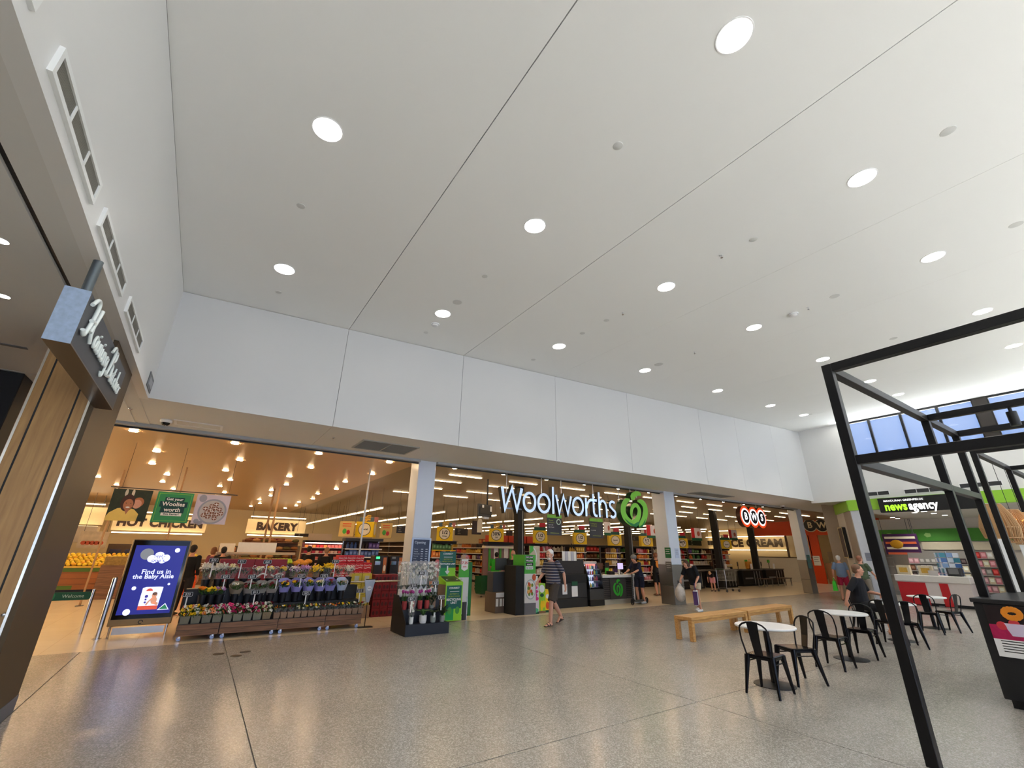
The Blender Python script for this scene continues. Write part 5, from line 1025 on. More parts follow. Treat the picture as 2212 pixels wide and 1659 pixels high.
for j, y in enumerate((12.87, 14.3, 16.28, 18.3)):
    for i in range(12):
        x = 6.7+2.34*i+(.12, .1, .28, .2)[j]
        if j == 1 and i % 3 == 2: continue
        lab = 'twin fluorescent fitting in checkout row %s, %s from the first pillar' % (('nearest the shopfront', 'second in', 'third in', 'deepest in')[j], ORD[i])
        if k == 0: o = fl; o.location = (x, y, 4.0); o['label'] = lab; o['group'] = 'twin fluorescents over the checkouts'
        else: wl(fl, x, y, 4.0, lab, 'twin fluorescents over the checkouts')
        k += 1
tub = None
for i, x in enumerate((5.7, 8.4, 11.0, 13.7, 16.4, 19.1, 21.8, 24.5, 27.2, 29.9)):
    for j in range(9):
        y = 17.6+1.85*j; lab = 'suspended tube light over the aisles, row %s from the left' % coln[min(i, 5)] if i < 6 else 'suspended tube light over the right hand aisles'
        if tub is None:
            tub = thing('aisle_tube_light', lab, 'ceiling light', (x, y, 3.22), 0, 'tube lights over the aisles'); MB().box((-.03, 0, .02), (.03, 1.6, .06)).build('housing', M_white, tub); MB().cbox((-.03, .01, -.025), (.03, 1.59, .02), .01).build('tube', M_tube, tub); MB().cyl((0, .1, .06), (0, .1, .78), .004, n=5).cyl((0, 1.5, .06), (0, 1.5, .78), .004, n=5).build('hanger', M_dgrey, tub)
        else: dup(tub, (x, y, 3.22), 0, lab, 'tube lights over the aisles')
# ================================================================== DEPARTMENT SIGNS ON THE BACK WALL
M_panel = mat('cream sign panel', (240, 224, 182), .5); M_blet = mat('dark brown letter', (62, 46, 38), .6)
def dept(a0, a1, Y, txt, lab, z0, z1, size, tx=None, rz=0.0):
    t = thing('department_sign', lab, 'sign', (a0, Y, 0)); w = a1-a0
    MB().box((0, 0, z0), (w, .06, z1)).build('panel', M_panel, t); text(txt, size, t, (tx if tx is not None else w/2, -.012, (z0+z1)/2), M_blet, bold=.06, ext=.01)
    MB().cyl((.2, .03, z1), (.2, .03, 3.999), .012, n=6).cyl((w-.2, .03, z1), (w-.2, .03, 3.999), .012, n=6).build('hanger', M_dgrey, t)
    for z in (z1+.10, z0-.12): MB().cbox((.1, -.25, z), (w-.1, -.19, z+.05), .01).build('wash_lamp', M_tube, t)
    return t
dept(-7.4, -4.15, 29.8, 'DELI', 'cream deli sign panel at the far left of the supermarket', 2.60, 3.42, .56, 1.72)
dept(-3.8, .1, 29.8, 'HOT CHICKEN', 'cream hot chicken sign panel behind the hanging banners', 2.38, 3.15, .50)
dept(2.0, 5.1, 29.8, 'BAKERY', 'cream bakery sign panel on the supermarket back wall', 2.42, 3.20, .56)
t = thing('department_sign', 'cream ice cream sign panel on the right hand wall of the supermarket', 'sign', (41.9, 0, 0))
ya, yb2 = PL(1570, 1170, 0, 41.9).y, PL(1702, 1172, 0, 41.9).y; za, zb2 = PL(1620, 1186, 0, 41.9).z, PL(1620, 1162, 0, 41.9).z
MB().box((0, yb2, za), (.06, ya+2, zb2)).build('panel', M_panel, t); text('ICE CREAM', (zb2-za)*.95, t, (-.012, (PL(1572, 1170, 0, 41.9).y+PL(1692, 1172, 0, 41.9).y)/2, (za+zb2)/2), M_blet, rot=(PI/2, 0, -PI/2), bold=.05, ext=.01, sx=1.05); MB().box((-.25, yb2, zb2+.08), (-.19, ya+2, zb2+.13)).build('wash_lamp', M_tube, t); MB().box((-.25, yb2, za-.1), (-.19, ya+2, za-.06)).build('wash_lamp', M_tube, t)
# deli hood, ovens and fittings of the back wall
def unit(lab, name, cat, x0, x1, y, z0, z1, m, extra=None, d=.6):
    t = thing(name, lab, cat, (x0, y, 0)); MB().cbox((0, 0, z0), (x1-x0, d, z1), .01).build('body', m, t)
    if extra: extra(t, x1-x0)
    return t
M_hood = mat('cream hood', (214, 198, 168), .5)
def hood(t, w): MB().box((w*.35, -.03, 2.02), (w*.6, 0, 2.08)).build('insect_lamp', mat('violet lamp', (200, 210, 255), .4, emit=6), t)
unit('cream deli hood with a small violet insect lamp', 'deli_hood', 'hood', -7.4, -4.1, 28.6, 1.78, 2.5, M_hood, hood)
unit('cream hood above the bakery ovens with violet lamp', 'bakery_hood', 'hood', 2.2, 4.0, 29.05, 1.80, 2.18, mat('dark red hood', (120, 24, 28), .5), lambda t, w: MB().box((w*.5, -.03, 2.0), (w*.68, 0, 2.06)).build('insect_lamp', mat('violet lamp', (200, 210, 255), .4, emit=6), t))
def door(t, w):
    for k in range(2): MB().box((w*(.08+.48*k), -.02, .5), (w*(.44+.48*k), 0, 1.5)).build('glass_door', mat('oven glass', (60, 50, 42), .15), t); MB().box((w*(.4+.48*k), -.05, .9), (w*(.43+.48*k), -.02, 1.2)).build('handle', M_steel, t)
for x0, x1, lab in ((-3.6, -2.4, 'dark rotisserie oven under the hot chicken sign, left'), (-1.9, -.7, 'dark rotisserie oven under the hot chicken sign, right'), (.9, 1.9, 'tall dark cabinet left of the bakery sign')):
    unit(lab, 'oven', 'oven', x0, x1, 29.2, 0, 1.75, mat('oven brown', (96, 76, 56), .5), door)
unit('grey oven bank below the bakery sign', 'oven', 'oven', 2.3, 4.9, 29.2, 0, 1.8, mat('oven grey brown', (120, 108, 92), .5), door)
t = thing('menu_board', 'framed picture of food over the deli counter', 'poster', (-4.6, 28.4, 1.55)); MB().cyl((.1, .01, .72), (.1, .01, 2.449), .008, n=6).cyl((.9, .01, .72), (.9, .01, 2.449), .008, n=6).build('hanger', M_dgrey, t); MB().box((0, 0, 0), (1.0, .03, .72)).build('board', mat('food photo', (206, 186, 150), .4, var=.35, scale=5), t)
for k in range(5): MB().prism(disc(.2+.15*k, .22, .1, .09, 10), -.004, 0).build('print', mat('food red', (200, 84, 40), .5), t)
for k, (px, py) in enumerate(((158, 1142), (172, 1150))): pass
for k in range(5):
    x = -6.6+.42*k; tag(MB().cbox((0, 0, 0), (.2, .3, .32), .01).build('deli_canister', mat('dark canister', (70, 34, 26), .5), None, None, (x, 27.6, 1.18)), 'dark canister in the row on the deli counter', 'canister', 'canisters on the deli counter')
unit('long dark green deli counter at the far left', 'deli_counter', 'counter', -7.5, -2.2, 27.4, 0, 1.18, mat('dark green counter', (40, 54, 34), .5), lambda t, w: MB().box((w*.42, -.02, .72), (w*.48, 0, .95)).build('price_card', M_white2, t), .7)
unit('brown timber deli counter behind the advertising screen', 'deli_counter', 'counter', -2.1, 1.4, 26.9, 0, 1.12, M_brownwood, None, .7)
# mango bin: timber fronted stand of yellow fruit
t = thing('fruit_stand', 'timber fronted stand heaped with yellow mangoes at the left', 'fruit stand', (-6.2, 23.9, 0)); w = 6.3
for i in range(4): MB().box((0, 0, .12+.19*i), (w, .03, .30+.19*i)).build('front_plank', mat('orange brown plank', (156, 96, 50), .5, var=.2, scale=2), t)
MB().box((0, .03, .12), (w, 1.5, .84)).build('stand_body', M_brownwood, t); MB().box((.02, .06, 0), (w, 1.4, .12)).build('plinth', M_black, t); MB().box((0, -.012, .87), (w, .05, .93)).build('price_rail', mat('yellow rail', (230, 190, 70), .5), t)
for a, b, z in ((2.2, 3.3, .80), (0.6, 2.6, .20), (3.9, 5.1, .78)): MB().box((a, -.02, z-.07), (b, -.002, z+.06)).build('green_strip', mat('leaf strip', (84, 116, 40), .5), t)
mb = MB(); mb.add([(0, .05, .84), (w, .05, .84), (w, 1.5, .84), (0, 1.5, .84), (0, .06, .9), (w, .06, .9), (w, 1.5, 1.30), (0, 1.5, 1.30)], [(3, 2, 1, 0), (4, 5, 6, 7), (0, 1, 5, 4), (1, 2, 6, 5), (2, 3, 7, 6), (3, 0, 4, 7)]); mb.build('sloped_tray', mat('brown tray', (110, 70, 34), .6), t)
mg = [MB().ell((0, 0, 0), (.085, .065, .06), n=10).mesh('mango', [mat('mango yellow', (255, 216, 62), .45), mat('mango orange', (246, 186, 50), .45)][i], 60) for i in (0, 1)]
for r in range(7):
    for i in range(40):
        x = -6.1+.155*i+(.07 if r % 2 else 0); y = 24.02+.20*r; o = link('mango', mg[(i*7+r*3) % 5 == 0], None, (x, y+rnd.uniform(-.02, .02), .97+.055*r+rnd.uniform(0, .03))); o.rotation_euler = (rnd.uniform(-.5, .5), rnd.uniform(-.5, .5), rnd.random()*6); tag(o, 'ripe yellow mango in the heap on the timber stand', 'mango', 'mangoes on the timber stand')
# salad case with lettuces, papaya
M_cse = mat('stone counter edge', (186, 168, 146), .5)
t = thing('salad_case', 'long dark salad case with a pale shelf and white board on top', 'display case', (.55, 17.0, 0)); w = 2.2
MB().cbox((0, 0, 0), (w, 1.0, 1.18), .01).build('body', M_navy, t); MB().cbox((-.05, .3, 1.46), (w+.03, .9, 1.54), .01).build('shelf', M_cse, t); MB().box((.5, .4, 1.54), (1.62, .44, 1.84)).build('white_board', M_white2, t); MB().box((.02, .5, 1.18), (.06, .6, 1.46)).box((w-.06, .5, 1.18), (w-.02, .6, 1.46)).build('bracket', M_black, t); MB().box((.0, .4, 1.54), (.42, .44, 1.8)).build('white_board', M_cream, t)
lm = MB()
for j in range(14):
    a = 2*PI*j/14*2.3; lm.ell((.05*math.cos(a), .05*math.sin(a), .02*math.sin(3*a)), (.05, .045, .05), n=7)
lm = lm.mesh('lettuce', mat('lettuce green', (176, 214, 66), .5, var=.3, scale=25), 60)
for i in range(9):
    for r in range(2): o = link('lettuce', lm, None, (1.5+.14*i, 17.12+.15*r, 1.25+.05*r)); o.rotation_euler = (0, 0, i*1.3); tag(o, 'pale green lettuce heaped on the salad case', 'lettuce', 'lettuces on the salad case')
for i in range(4): o = MB().ell((0, 0, 0), (.14, .085, .08), n=12).build('papaya', mat('papaya gold', (214, 150, 60), .4), None, 60, (2.85+.13*i, 17.25+.1*(i % 2), 1.20+.06*(i % 2))); tag(o, 'golden papaya right of the lettuces', 'papaya', 'papayas beside the lettuces')
unit('dark wooden table under the papayas', 'produce_table', 'table', 2.78, 3.6, 17.05, 0, 1.11, M_brownwood)
t = thing('bread_shelving', 'brown shelving of bread baskets left of the meat cabinet', 'shelving', (1.55, 23.2, 0)); MB().box((0, .5, 0), (2.3, .56, 2.0)).build('back_panel', M_brownwood, t)
for z in (.5, .9, 1.25, 1.6, 1.92): MB().box((0, 0, z-.03), (2.3, .5, z)).build('shelf', M_brownwood, t)
shelf_src = [MB().ell((0, 0, .07), (.17, .1, .08), None, 9).mesh('bread_loaf', mat('loaf %d' % i, c, .7, var=.2), 60) for i, c in enumerate(((150, 96, 50), (120, 72, 40), (186, 136, 84), (96, 84, 46)))]
for z in (.5, .9, 1.25, 1.6, 1.92):
    for i in range(7): o = link('bread_loaf', shelf_src[(i+int(z*9)) % 4], None, (1.75+.32*i, 23.35, z)); tag(o, 'brown bread loaf on the bread shelving', 'bread', 'loaves on the bread shelving')
for i, (x, y, w_, h_, m_, lab) in enumerate(((-.9, 21.6, 1.1, 1.25, M_orange, 'orange fronted display bin right of the advertising screen'), (-2.6, 20.9, 1.2, 1.05, M_brownwood, 'low timber produce bin behind the banners'), (.9, 20.4, 1.2, 1.0, M_blk2, 'dark produce bin before the bread shelving'))):
    unit(lab, 'produce_bin', 'bin', x, x+w_, y, 0, h_, m_, lambda t, w: MB().box((.05, .05, 1.0), (w-.05, .5, 1.32)).build('produce', mat('mixed produce', (150, 120, 60), .6, var=.6, scale=14), t))
# meat cabinet
t = thing('meat_cabinet', 'open meat cabinet with five lit shelves of red packs', 'display cabinet', (4.2, 24.0, 0)); w = 3.6
MB().box((0, .55, 0), (w, .7, 2.05)).build('back_panel', mat('cabinet back', (120, 60, 60), .5), t); MB().cbox((0, 0, 0), (w, .55, .45), .01).build('base', M_dgrey, t); MB().cbox((0, 0, 1.95), (w, .7, 2.05), .01).build('canopy', M_blk2, t)
MB().box((.1, -.02, 2.05), (1.2, .02, 2.36)).build('header_card', M_cse, t); MB().box((1.7, -.02, 2.05), (2.5, .02, 2.36)).build('header_card', M_cse, t); MB().box((2.7, -.02, 2.05), (3.2, .02, 2.36)).build('header_card', M_cse, t); MB().box((.02, .04, 1.91), (w, .08, 1.95)).build('cabinet_lamp', mat('cabinet lamp', (255, 210, 200), .4, emit=10), t)
mpk = []
for c in ((206, 60, 60), (226, 120, 110), (190, 60, 80), (236, 190, 180), (230, 150, 70)):
    mpk.append(MB().cbox((-.075, 0, 0), (.075, .1, .12), .012).mesh('meat_pack', mat('meat pack %d' % c[1]+str(c[2]), c, .3, var=.35, scale=30), 40))
for s, z in enumerate((.60, .90, 1.18, 1.46, 1.72)):
    MB().box((0, .10, z-.02), (w, .55, z)).build('shelf', M_white, t)
    for i in range(20): o = link('meat_pack', mpk[(i//3+s*2+rnd.randrange(2)) % 5], None, (4.32+.175*i, 24.16, z)); tag(o, 'red meat pack on the %s shelf of the meat cabinet' % ('lowest', 'second', 'middle', 'fourth', 'top')[s], 'meat pack', 'meat packs in the cabinet')
# cola cartons behind the flowers
M_cola = mat('cola red carton', (196, 22, 40), .45, var=.05); M_cold = mat('cola dark red carton', (140, 30, 44), .5, var=.05)
def cola(x, y, z, w, h, lab, m, txt=True, d=.3, group='red drink cartons', sz=.3):
    t = thing('drink_carton', lab, 'carton', (x, y, z), 0, group); MB().cbox((0, 0, 0), (w, d, h), .004).build('carton', m, t)
    if txt:
        text('Coca-Cola', h*sz, t, (w/2, -.002, h*.62), M_white, ext=.001, shear=.3, sx=.8); MB().ribbon(smooth([(w*.08, h*.30), (w*.3, h*.22), (w*.6, h*.34), (w*.9, h*.26)], 4), h*.07, -.003, 0).build('wave_print', M_white, t)
for i in range(4): cola(.50+.37*i, 13.2, .92, .36, .50, 'large dark red cola carton, %s from the left behind the flowers' % ORD[i], M_cold, i > 1, .3, 'large cola cartons', .26)
unit('low table carrying the dark red cola cartons', 'carton_table', 'table', .45, 2.0, 13.15, 0, .92, M_blk2, None, .45)
for r in range(3):
    for i in range(4):
        if r == 2 and i > 2: continue
        cola(3.22+.235*i, 13.2, .96+.19*r, .23, .185, 'bright red cola can carton, %s layer, %s along' % (('bottom', 'middle', 'top')[r], ORD[i]), M_cola, True, .3, 'cola can cartons', .34)
unit('low table carrying the bright red can cartons', 'carton_table', 'table', 3.2, 4.2, 13.18, 0, .96, mat('yellow green carton table', (176, 160, 60), .5), None, .34)
M_ycart = mat('yellow carton', (200, 184, 66), .5)
for r in range(3):
    for i in range(2): t = thing('yellow_carton', 'yellow drink carton, %s layer, %s, left of the red bottle crates' % (('bottom', 'middle', 'top')[r], ('left', 'right')[i]), 'carton', (3.55+.27*i, 12.82, .30+.26*r), 0, 'yellow cartons'); MB().cbox((0, 0, 0), (.26, .28, .255), .004).build('carton', M_ycart, t); MB().box((.07, -.003, .04), (.19, 0, .2)).build('print', mat('pale carton print', (196, 200, 190), .5), t)
unit('wooden pallet box under the yellow cartons', 'pallet_box', 'box', 3.52, 4.12, 12.8, 0, .30, M_brownbox, None, .34)
for r in range(5):
    for i in range(3):
        t = thing('bottle_crate', 'dark red bottle crate, %s layer from the floor, %s' % (ORD[r], ('left', 'middle', 'right')[i]), 'crate', (4.18+.22*i, 12.85, .21*r), 0, 'dark red bottle crates'); MB().cbox((0, 0, 0), (.215, .3, .205), .006).build('crate', mat('crate red', (128, 22, 32), .45), t)
        for k in range(2): MB().prism(disc(.06+.095*k, .10, .032, .05, 12), -.004, 0).build('bottle_print', mat('crate print', (70, 16, 22), .4), t)
unit('dark counter base between the crates and the first pillar', 'service_counter', 'counter', 4.85, 5.6, 13.2, 0, .98, M_blk2, None, .5)
# coffee machines left of the pillar
for k, (x, lab) in enumerate(((4.5, 'dark coffee machine with green light, left of two'), (5.0, 'dark coffee machine with chrome panels, right of two'))):
    t = thing('coffee_machine', lab, 'coffee machine', (x, 14.1, .96)); MB().cbox((0, 0, 0), (.42, .4, .55), .015).build('case', mat('dark brown machine', (34, 24, 22), .4), t); MB().box((.28, -.012, .05), (.38, 0, .5)).build('orange_panel', mat('machine orange', (196, 110, 50), .4), t); MB().prism(disc(.33, .2, .035, .09, 14), -.016, -.012).build('badge', M_cream, t); MB().cbox((.02, -.02, .28), (.2, 0, .40), .01).build('chrome_panel', M_chrome, t); MB().box((.05, -.014, .46), (.16, -.004, .52)).build('display', mat('green display', (60, 230, 130), .3, emit=2.0) if k == 0 else M_grey, t)
unit('dark counter below the coffee machines', 'coffee_counter', 'counter', 4.3, 5.6, 14.0, 0, .96, M_black, None, .6)
# ================================================================== TICKET BOXES, END BAYS, AISLES
def ticket(x, y, z, big, small, lab, top, rz=-.55, w=.64, h=.53):
    t = thing('price_ticket_box', lab, 'price sign', (x, y, z), rz, 'yellow ticket boxes on the bays')
    bx_ = MB().box((-w/2, -.2, 0), (w/2, .2, h)).build('box', M_yellow, t)
    for nmv, r, m, d in (('ring', .40, mat('ticket ring', (70, 66, 40), .5), .202), ('disc', .36, M_cream, .206)): MB().prism(disc(0, h/2, r*h*1.05, r*h*1.05, 28), -d, -.2).build(nmv, m, bx_)
    if big: text(big, h*.36, bx_, (0, -.208, h*.58), M_ink, bold=.03); text(small, h*.15, bx_, (0, -.208, h*.32), M_ink, bold=.03)
    else: text(small, h*.15, bx_, (0, -.208, h*.5), M_ink, bold=.03)
    s = MB().prism(disc(0, h/2, .34*.4, r*h*1.05, 24), -w/2-.006, -w/2); s.xf(Matrix.Rotation(PI/2, 4, 'Z')); s.build('side_disc', M_cream, t)
    if top == 'wave':
        MB().box((-w*.42, -.03, h), (-w*.14, .0, h+.16)).box((w*.14, -.03, h), (w*.40, 0, h+.16)).build('header_card', mat('blue grey card', (92, 116, 128), .5), t)
        for k in range(3): MB().ribbon(smooth([(-w*.2, h+.04+.07*k), (-.04, h+.02+.07*k), (.04, h+.08+.07*k), (w*.22, h+.07+.07*k)], 4), .05, -.05, -.035).build('wave_card', mat('header gold', (214, 170, 60), .5), t)
        MB().box((w*.42, -.04, h), (w*.62, .1, h+.18)).build('header_card', mat('rose card', (190, 120, 110), .5), t)
    elif top == 'green':
        MB().box((-w*.42, -.1, h), (w*.42, .1, h+.15)).build('green_header', M_dgreen, t); MB().box((-.02, -.08, h+.15), (w*.40, .08, h+.34)).build('red_header', M_red, t); MB().prism(disc(-w*.27, h+.22, .11, .09, 16), -.09, -.05).build('round_header', M_cream, t)
TK = [(4.98, 17.0, 2.10, '', 'Special', 'yellow special ticket box left of the first pillar', 'wave'), (8.20, 17.0, 2.05, '1/2', 'Price', 'yellow half price box just right of the first pillar', 'wave'), (10.66, 17.0, 2.07, '30%', 'Off', 'yellow ticket box reading 30 percent off', 'wave'), (13.06, 17.0, 2.08, '1/2', 'Price', 'half price box below the first letters of the big sign', 'green'), (15.53, 17.0, 2.065, '1/2', 'Price', 'half price box left of the navy question board', 'green'), (17.97, 17.0, 2.045, '', 'Special', 'special ticket box left of the green apple like logo', 'green'), (20.43, 17.0, 2.055, '1/2', 'Price', 'half price box just left of the second pillar', 'green'), (23.55, 17.0, 2.015, '40%', 'Off', 'ticket box cut by the right side of the second pillar', 'green'), (28.08, 17.0, 2.04, '', 'Special', 'special ticket box above the right hand checkouts', 'green')]
COLS = {'red': (196, 40, 40), 'orange': (222, 120, 44), 'gold': (214, 168, 70), 'cream': (226, 210, 176), 'brown': (112, 66, 40), 'green': (72, 120, 62), 'purple': (84, 56, 120), 'blue': (60, 84, 140), 'pink': (214, 130, 140), 'dark': (52, 36, 34), 'white': (226, 220, 210)}
PM = {}
def product(kind, c, w, h):
    k = (kind, c, round(w, 2), round(h, 2))
    if k not in PM:
        m = mat('pack '+c, COLS[c], .45, var=.18, scale=22); mb = MB()
        if kind == 'packet': mb.cbox((-w*.46, 0, 0), (w*.46, .12, h), .008); mb.box((-w*.3, -.002, h*.35), (w*.3, 0, h*.75), 1)
        elif kind == 'bottle': mb.lathe([(0, 0), (w*.42, 0), (w*.42, h*.6), (w*.16, h*.8), (w*.16, h), (0, h)], (0, .06, 0), 8, 0)
        else: mb.lathe([(0, 0), (w*.42, 0), (w*.42, h*.85), (w*.36, h*.86), (w*.36, h), (0, h)], (0, .06, 0), 8, 0)
        me = mb.mesh(kind, [m, mat('pack label '+c, tuple(min(255, v+60) for v in COLS[c]), .5)]); PM[k] = me
    return PM[k]
def shelf_run(t, x0, x1, y, zs, hs, where, pal, group, face=0, pw=.15, dens=1.0, kinds=('packet', 'jar', 'bottle')):
    n = int((x1-x0)/pw)
    for s, z in enumerate(zs):
        kd = kinds[s % len(kinds)]; c = pal[0]
        for i in range(n):
            if i % 3 == 0: c = rnd.choice(pal); kd = rnd.choice(kinds)
            if rnd.random() > dens: continue
            o = link(kd, product(kd, c, pw, hs*rnd.choice((.8, .9, 1.0))), None)
            if face == 0: o.location = (x0+pw*(i+.5), y, z)
            else: o.location = (y, x1-pw*(i+.5), z); o.rotation_euler = (0, 0, -PI/2)
            tag(o, '%s %s on %s' % (c, kd, where), kd, group)
def bay(x, y, w, lab, pal, where, group, zs=(.35, .75, 1.10, 1.42, 1.70), top=2.04, strip=None):
    t = thing('shelf_bay', lab, 'shelf', (x, y, 0), 0, 'end bays of the aisles'); MB().box((-w/2, .45, 0), (w/2, .5, top)).build('back_panel', mat('shelf back brown', (74, 52, 38), .6), t); MB().box((-w/2, .02, .0), (w/2, .45, .14)).build('base', M_black, t); MB().cbox((-w/2-.02, -.02, top-.10), (w/2+.02, .5, top), .006).build('canopy', M_dgrey if strip == 'grey' else M_blk2, t)
    for z in zs:
        MB().box((-w/2, .0, z-.025), (w/2, .45, z)).build('shelf', mat('shelf steel', (150, 140, 126), .5), t); MB().box((-w/2, -.012, z-.035), (w/2, 0, z+.005)).build('ticket_rail', M_yellow if (strip == 'yellow' and z == zs[-1]) else M_white2, t)
    for xx in (-w/2, w/2-.03): MB().box((xx, .40, 0), (xx+.03, .45, top)).build('upright', M_steel, t)
    shelf_run(t, x-w/2+.04, x+w/2-.04, y+.04, zs, .24, where, pal, group, 0, .135)
bay(5.05, 17.2, 1.35, 'end bay with bottles under the yellow special box', ['purple', 'dark', 'orange', 'blue'], 'the bay under the special box by the first pillar', 'goods of the special bay', top=2.06, strip='grey')
bay(8.30, 17.2, 1.05, 'end bay with jars below the first half price box', ['green', 'orange', 'orange', 'gold', 'white'], 'the bay below the first half price box', 'goods of the first half price bay', strip='yellow')
bay(13.15, 17.2, 1.1, 'end bay under the half price box behind the totem', ['gold', 'red', 'cream', 'white'], 'the bay behind the promotion totem', 'goods of the bay behind the totem')
bay(15.6, 17.2, 1.1, 'end bay under the half price box over the black fridge', ['red', 'orange', 'pink', 'gold'], 'the bay above the black fridge', 'goods of the bay above the fridge')
bay(18.05, 17.2, 1.1, 'end bay under the special box behind the service desk', ['gold', 'cream', 'brown', 'purple'], 'the bay behind the service desk', 'goods of the bay behind the desk')
bay(20.5, 17.2, 1.1, 'end bay under the half price box left of the second pillar', ['gold', 'red', 'orange', 'pink'], 'the bay left of the second pillar', 'goods of the bay left of the second pillar')
bay(23.6, 17.2, 1.2, 'end bay right of the second pillar', ['brown', 'cream', 'gold', 'red'], 'the bay right of the second pillar', 'goods of the bay right of the second pillar')
bay(28.1, 17.2, 1.3, 'end bay under the last special box', ['red', 'orange', 'cream', 'white'], 'the bay under the last special box', 'goods of the last special bay')
for a in TK: ticket(*a)
for x, z, w in ((4.33, 2.10, .5), (5.78, 2.10, .42)):
    t = thing('recipe_box', 'pale yellow box with a fruit picture, %s of the special box' % ('left' if x < 5 else 'right'), 'price sign', (x, 17.1, z), -.4); MB().box((-w/2, -.15, 0), (w/2, .15, .52)).build('box', mat('pale yellow card', (226, 190, 110), .5), t); MB().prism(disc(-.06, .18, .07, .09, 12), -.156, -.15).build('fruit_print', M_green, t); MB().prism(disc(.07, .15, .06, .08, 12), -.158, -.15).build('fruit_print', M_red, t); MB().box((-w*.3, -.156, .34), (w*.3, -.15, .37)).box((-w*.3, -.156, .42), (w*.3, -.15, .45)).build('text_line', M_orange, t)
# aisle gondola seen down the gap right of the recycling unit (its near face looks left)
def gondola(x, y0, y1, lab, fill, zs=(.16, .52, .88, 1.22, 1.55, 1.86)):
    t = thing('aisle_shelving', lab, 'shelving', (x, y0, 0)); L = y1-y0
    MB().box((.40, 0, 0), (.46, L, 2.06)).build('back_panel', mat('shelf back brown', (74, 52, 38), .6), t); MB().box((.02, 0, 0), (.84, L, .14)).build('base', M_black, t)
    for z in zs: MB().box((0, 0, z-.025), (.40, L, z)).build('shelf', mat('shelf steel', (150, 140, 126), .5), t); MB().box((-.012, 0, z-.035), (0, L, z+.006)).build('ticket_rail', M_white2, t)
    for yy in [0, L/3, 2*L/3, L-.04]: MB().box((.34, yy, 0), (.40, yy+.04, 2.06)).build('upright', M_steel, t)
    MB().box((.0, 0, 2.06), (.84, L, 2.09)).build('top_deck', mat('shelf steel', (150, 140, 126), .5), t)
    if fill: shelf_run(t, y0+.05, y1-.05, x+.03, zs, .24, 'the aisle shelving seen past the green stand', ['brown', 'dark', 'gold', 'cream', 'purple', 'orange', 'white', 'red'], 'goods of the open aisle', 1, .20, .97)
gondola(13.62, 19.5, 29.5, 'long brown aisle shelving seen past the green promotion stand', True)
gondola(8.6, 18.2, 29.5, 'aisle shelving behind the first half price box', False); gondola(16.6, 18.2, 29.5, 'aisle shelving behind the totem', False); gondola(19.2, 18.2, 29.5, 'aisle shelving behind the service desk', False); gondola(22.0, 18.2, 29.5, 'aisle shelving behind the second pillar', False); gondola(25.4, 18.2, 29.5, 'aisle shelving over the right hand checkouts', False)
for i in range(9): t = tag(MB().cbox((-.16, -.2, 0), (.16, .2, .26), .006).box((-.165, -.14, .06), (-.16, .14, .2), 1).build('stock_carton', [mat('stock carton red', (178, 76, 50), .5), mat('stock label gold', (216, 160, 90), .5)], None, None, (13.9, 20.0+.46*i, 2.09)), 'red and gold stock carton in the row on top of the open aisle', 'carton', 'stock cartons on the open aisle')
for i in range(5): tag(MB().cbox((-.25, -.2, 0), (.25, .2, .34), .006).build('stock_carton', [mat('stock carton orange', (206, 70, 40), .5)], None, None, (11.6+.55*i, 18.9, 2.06)), 'orange stock carton on the shelf top right of the 30 percent box', 'carton', 'orange stock cartons')
t = thing('front_shelf_run', 'long low shelf run of snacks behind the checkouts', 'shelving', (11.2, 18.6, 0)); MB().box((0, .4, 0), (20.0, .46, 2.05)).build('back_panel', mat('shelf back brown', (74, 52, 38), .6), t)
for z in (1.05, 1.40, 1.74): MB().box((0, 0, z-.025), (20.0, .4, z)).build('shelf', mat('shelf steel', (150, 140, 126), .5), t); MB().box((0, -.012, z-.035), (20.0, 0, z+.006)).build('ticket_rail', M_white2, t)
MB().box((0, 0, 0), (20.0, .4, .9)).build('base', M_blk2, t)
MB().box((0, -.02, 2.0), (20.0, .46, 2.05)).build('canopy', M_blk2, t)
shelf_run(t, 11.25, 31.1, 18.63, (1.05, 1.40, 1.74), .26, 'the snack run behind the checkouts', ['gold', 'red', 'cream', 'orange', 'pink', 'purple', 'white', 'brown', 'green'], 'goods of the snack run', 0, .26, .98)
# aisle guide boards
def guide(px0, py0, px1, py1, Y, lab, n=3, m=None, txt=('Snacks', 'Nuts', 'Biscuits')):
    a = PL(px0, py0, 1, Y); b = PL(px1, py1, 1, Y); t = thing('aisle_sign', lab, 'hanging sign', (a.x, Y, b.z)); w, h = b.x-a.x, a.z-b.z; MB().box((0, 0, 0), (w, .04, h)).build('board', m or mat('dark aisle board', (40, 34, 30), .5), t)
    for i in range(n): text(txt[i % 3], h*.16, t, (w*.2, -.002, h*(.75-.26*i)), M_cream, ext=.001, align='LEFT')
    for x in (w*.1, w*.9): MB().cyl((x, .02, h), (x, .02, 3.999-b.z), .006, n=6).build('hanger', M_dgrey, t)
    return t
guide(984, 1141, 1010, 1157, 19.5, 'dark aisle board right of the first half price box'); guide(1094, 1146, 1107, 1158, 19.5, 'dark aisle board right of the 30 percent box', 1)
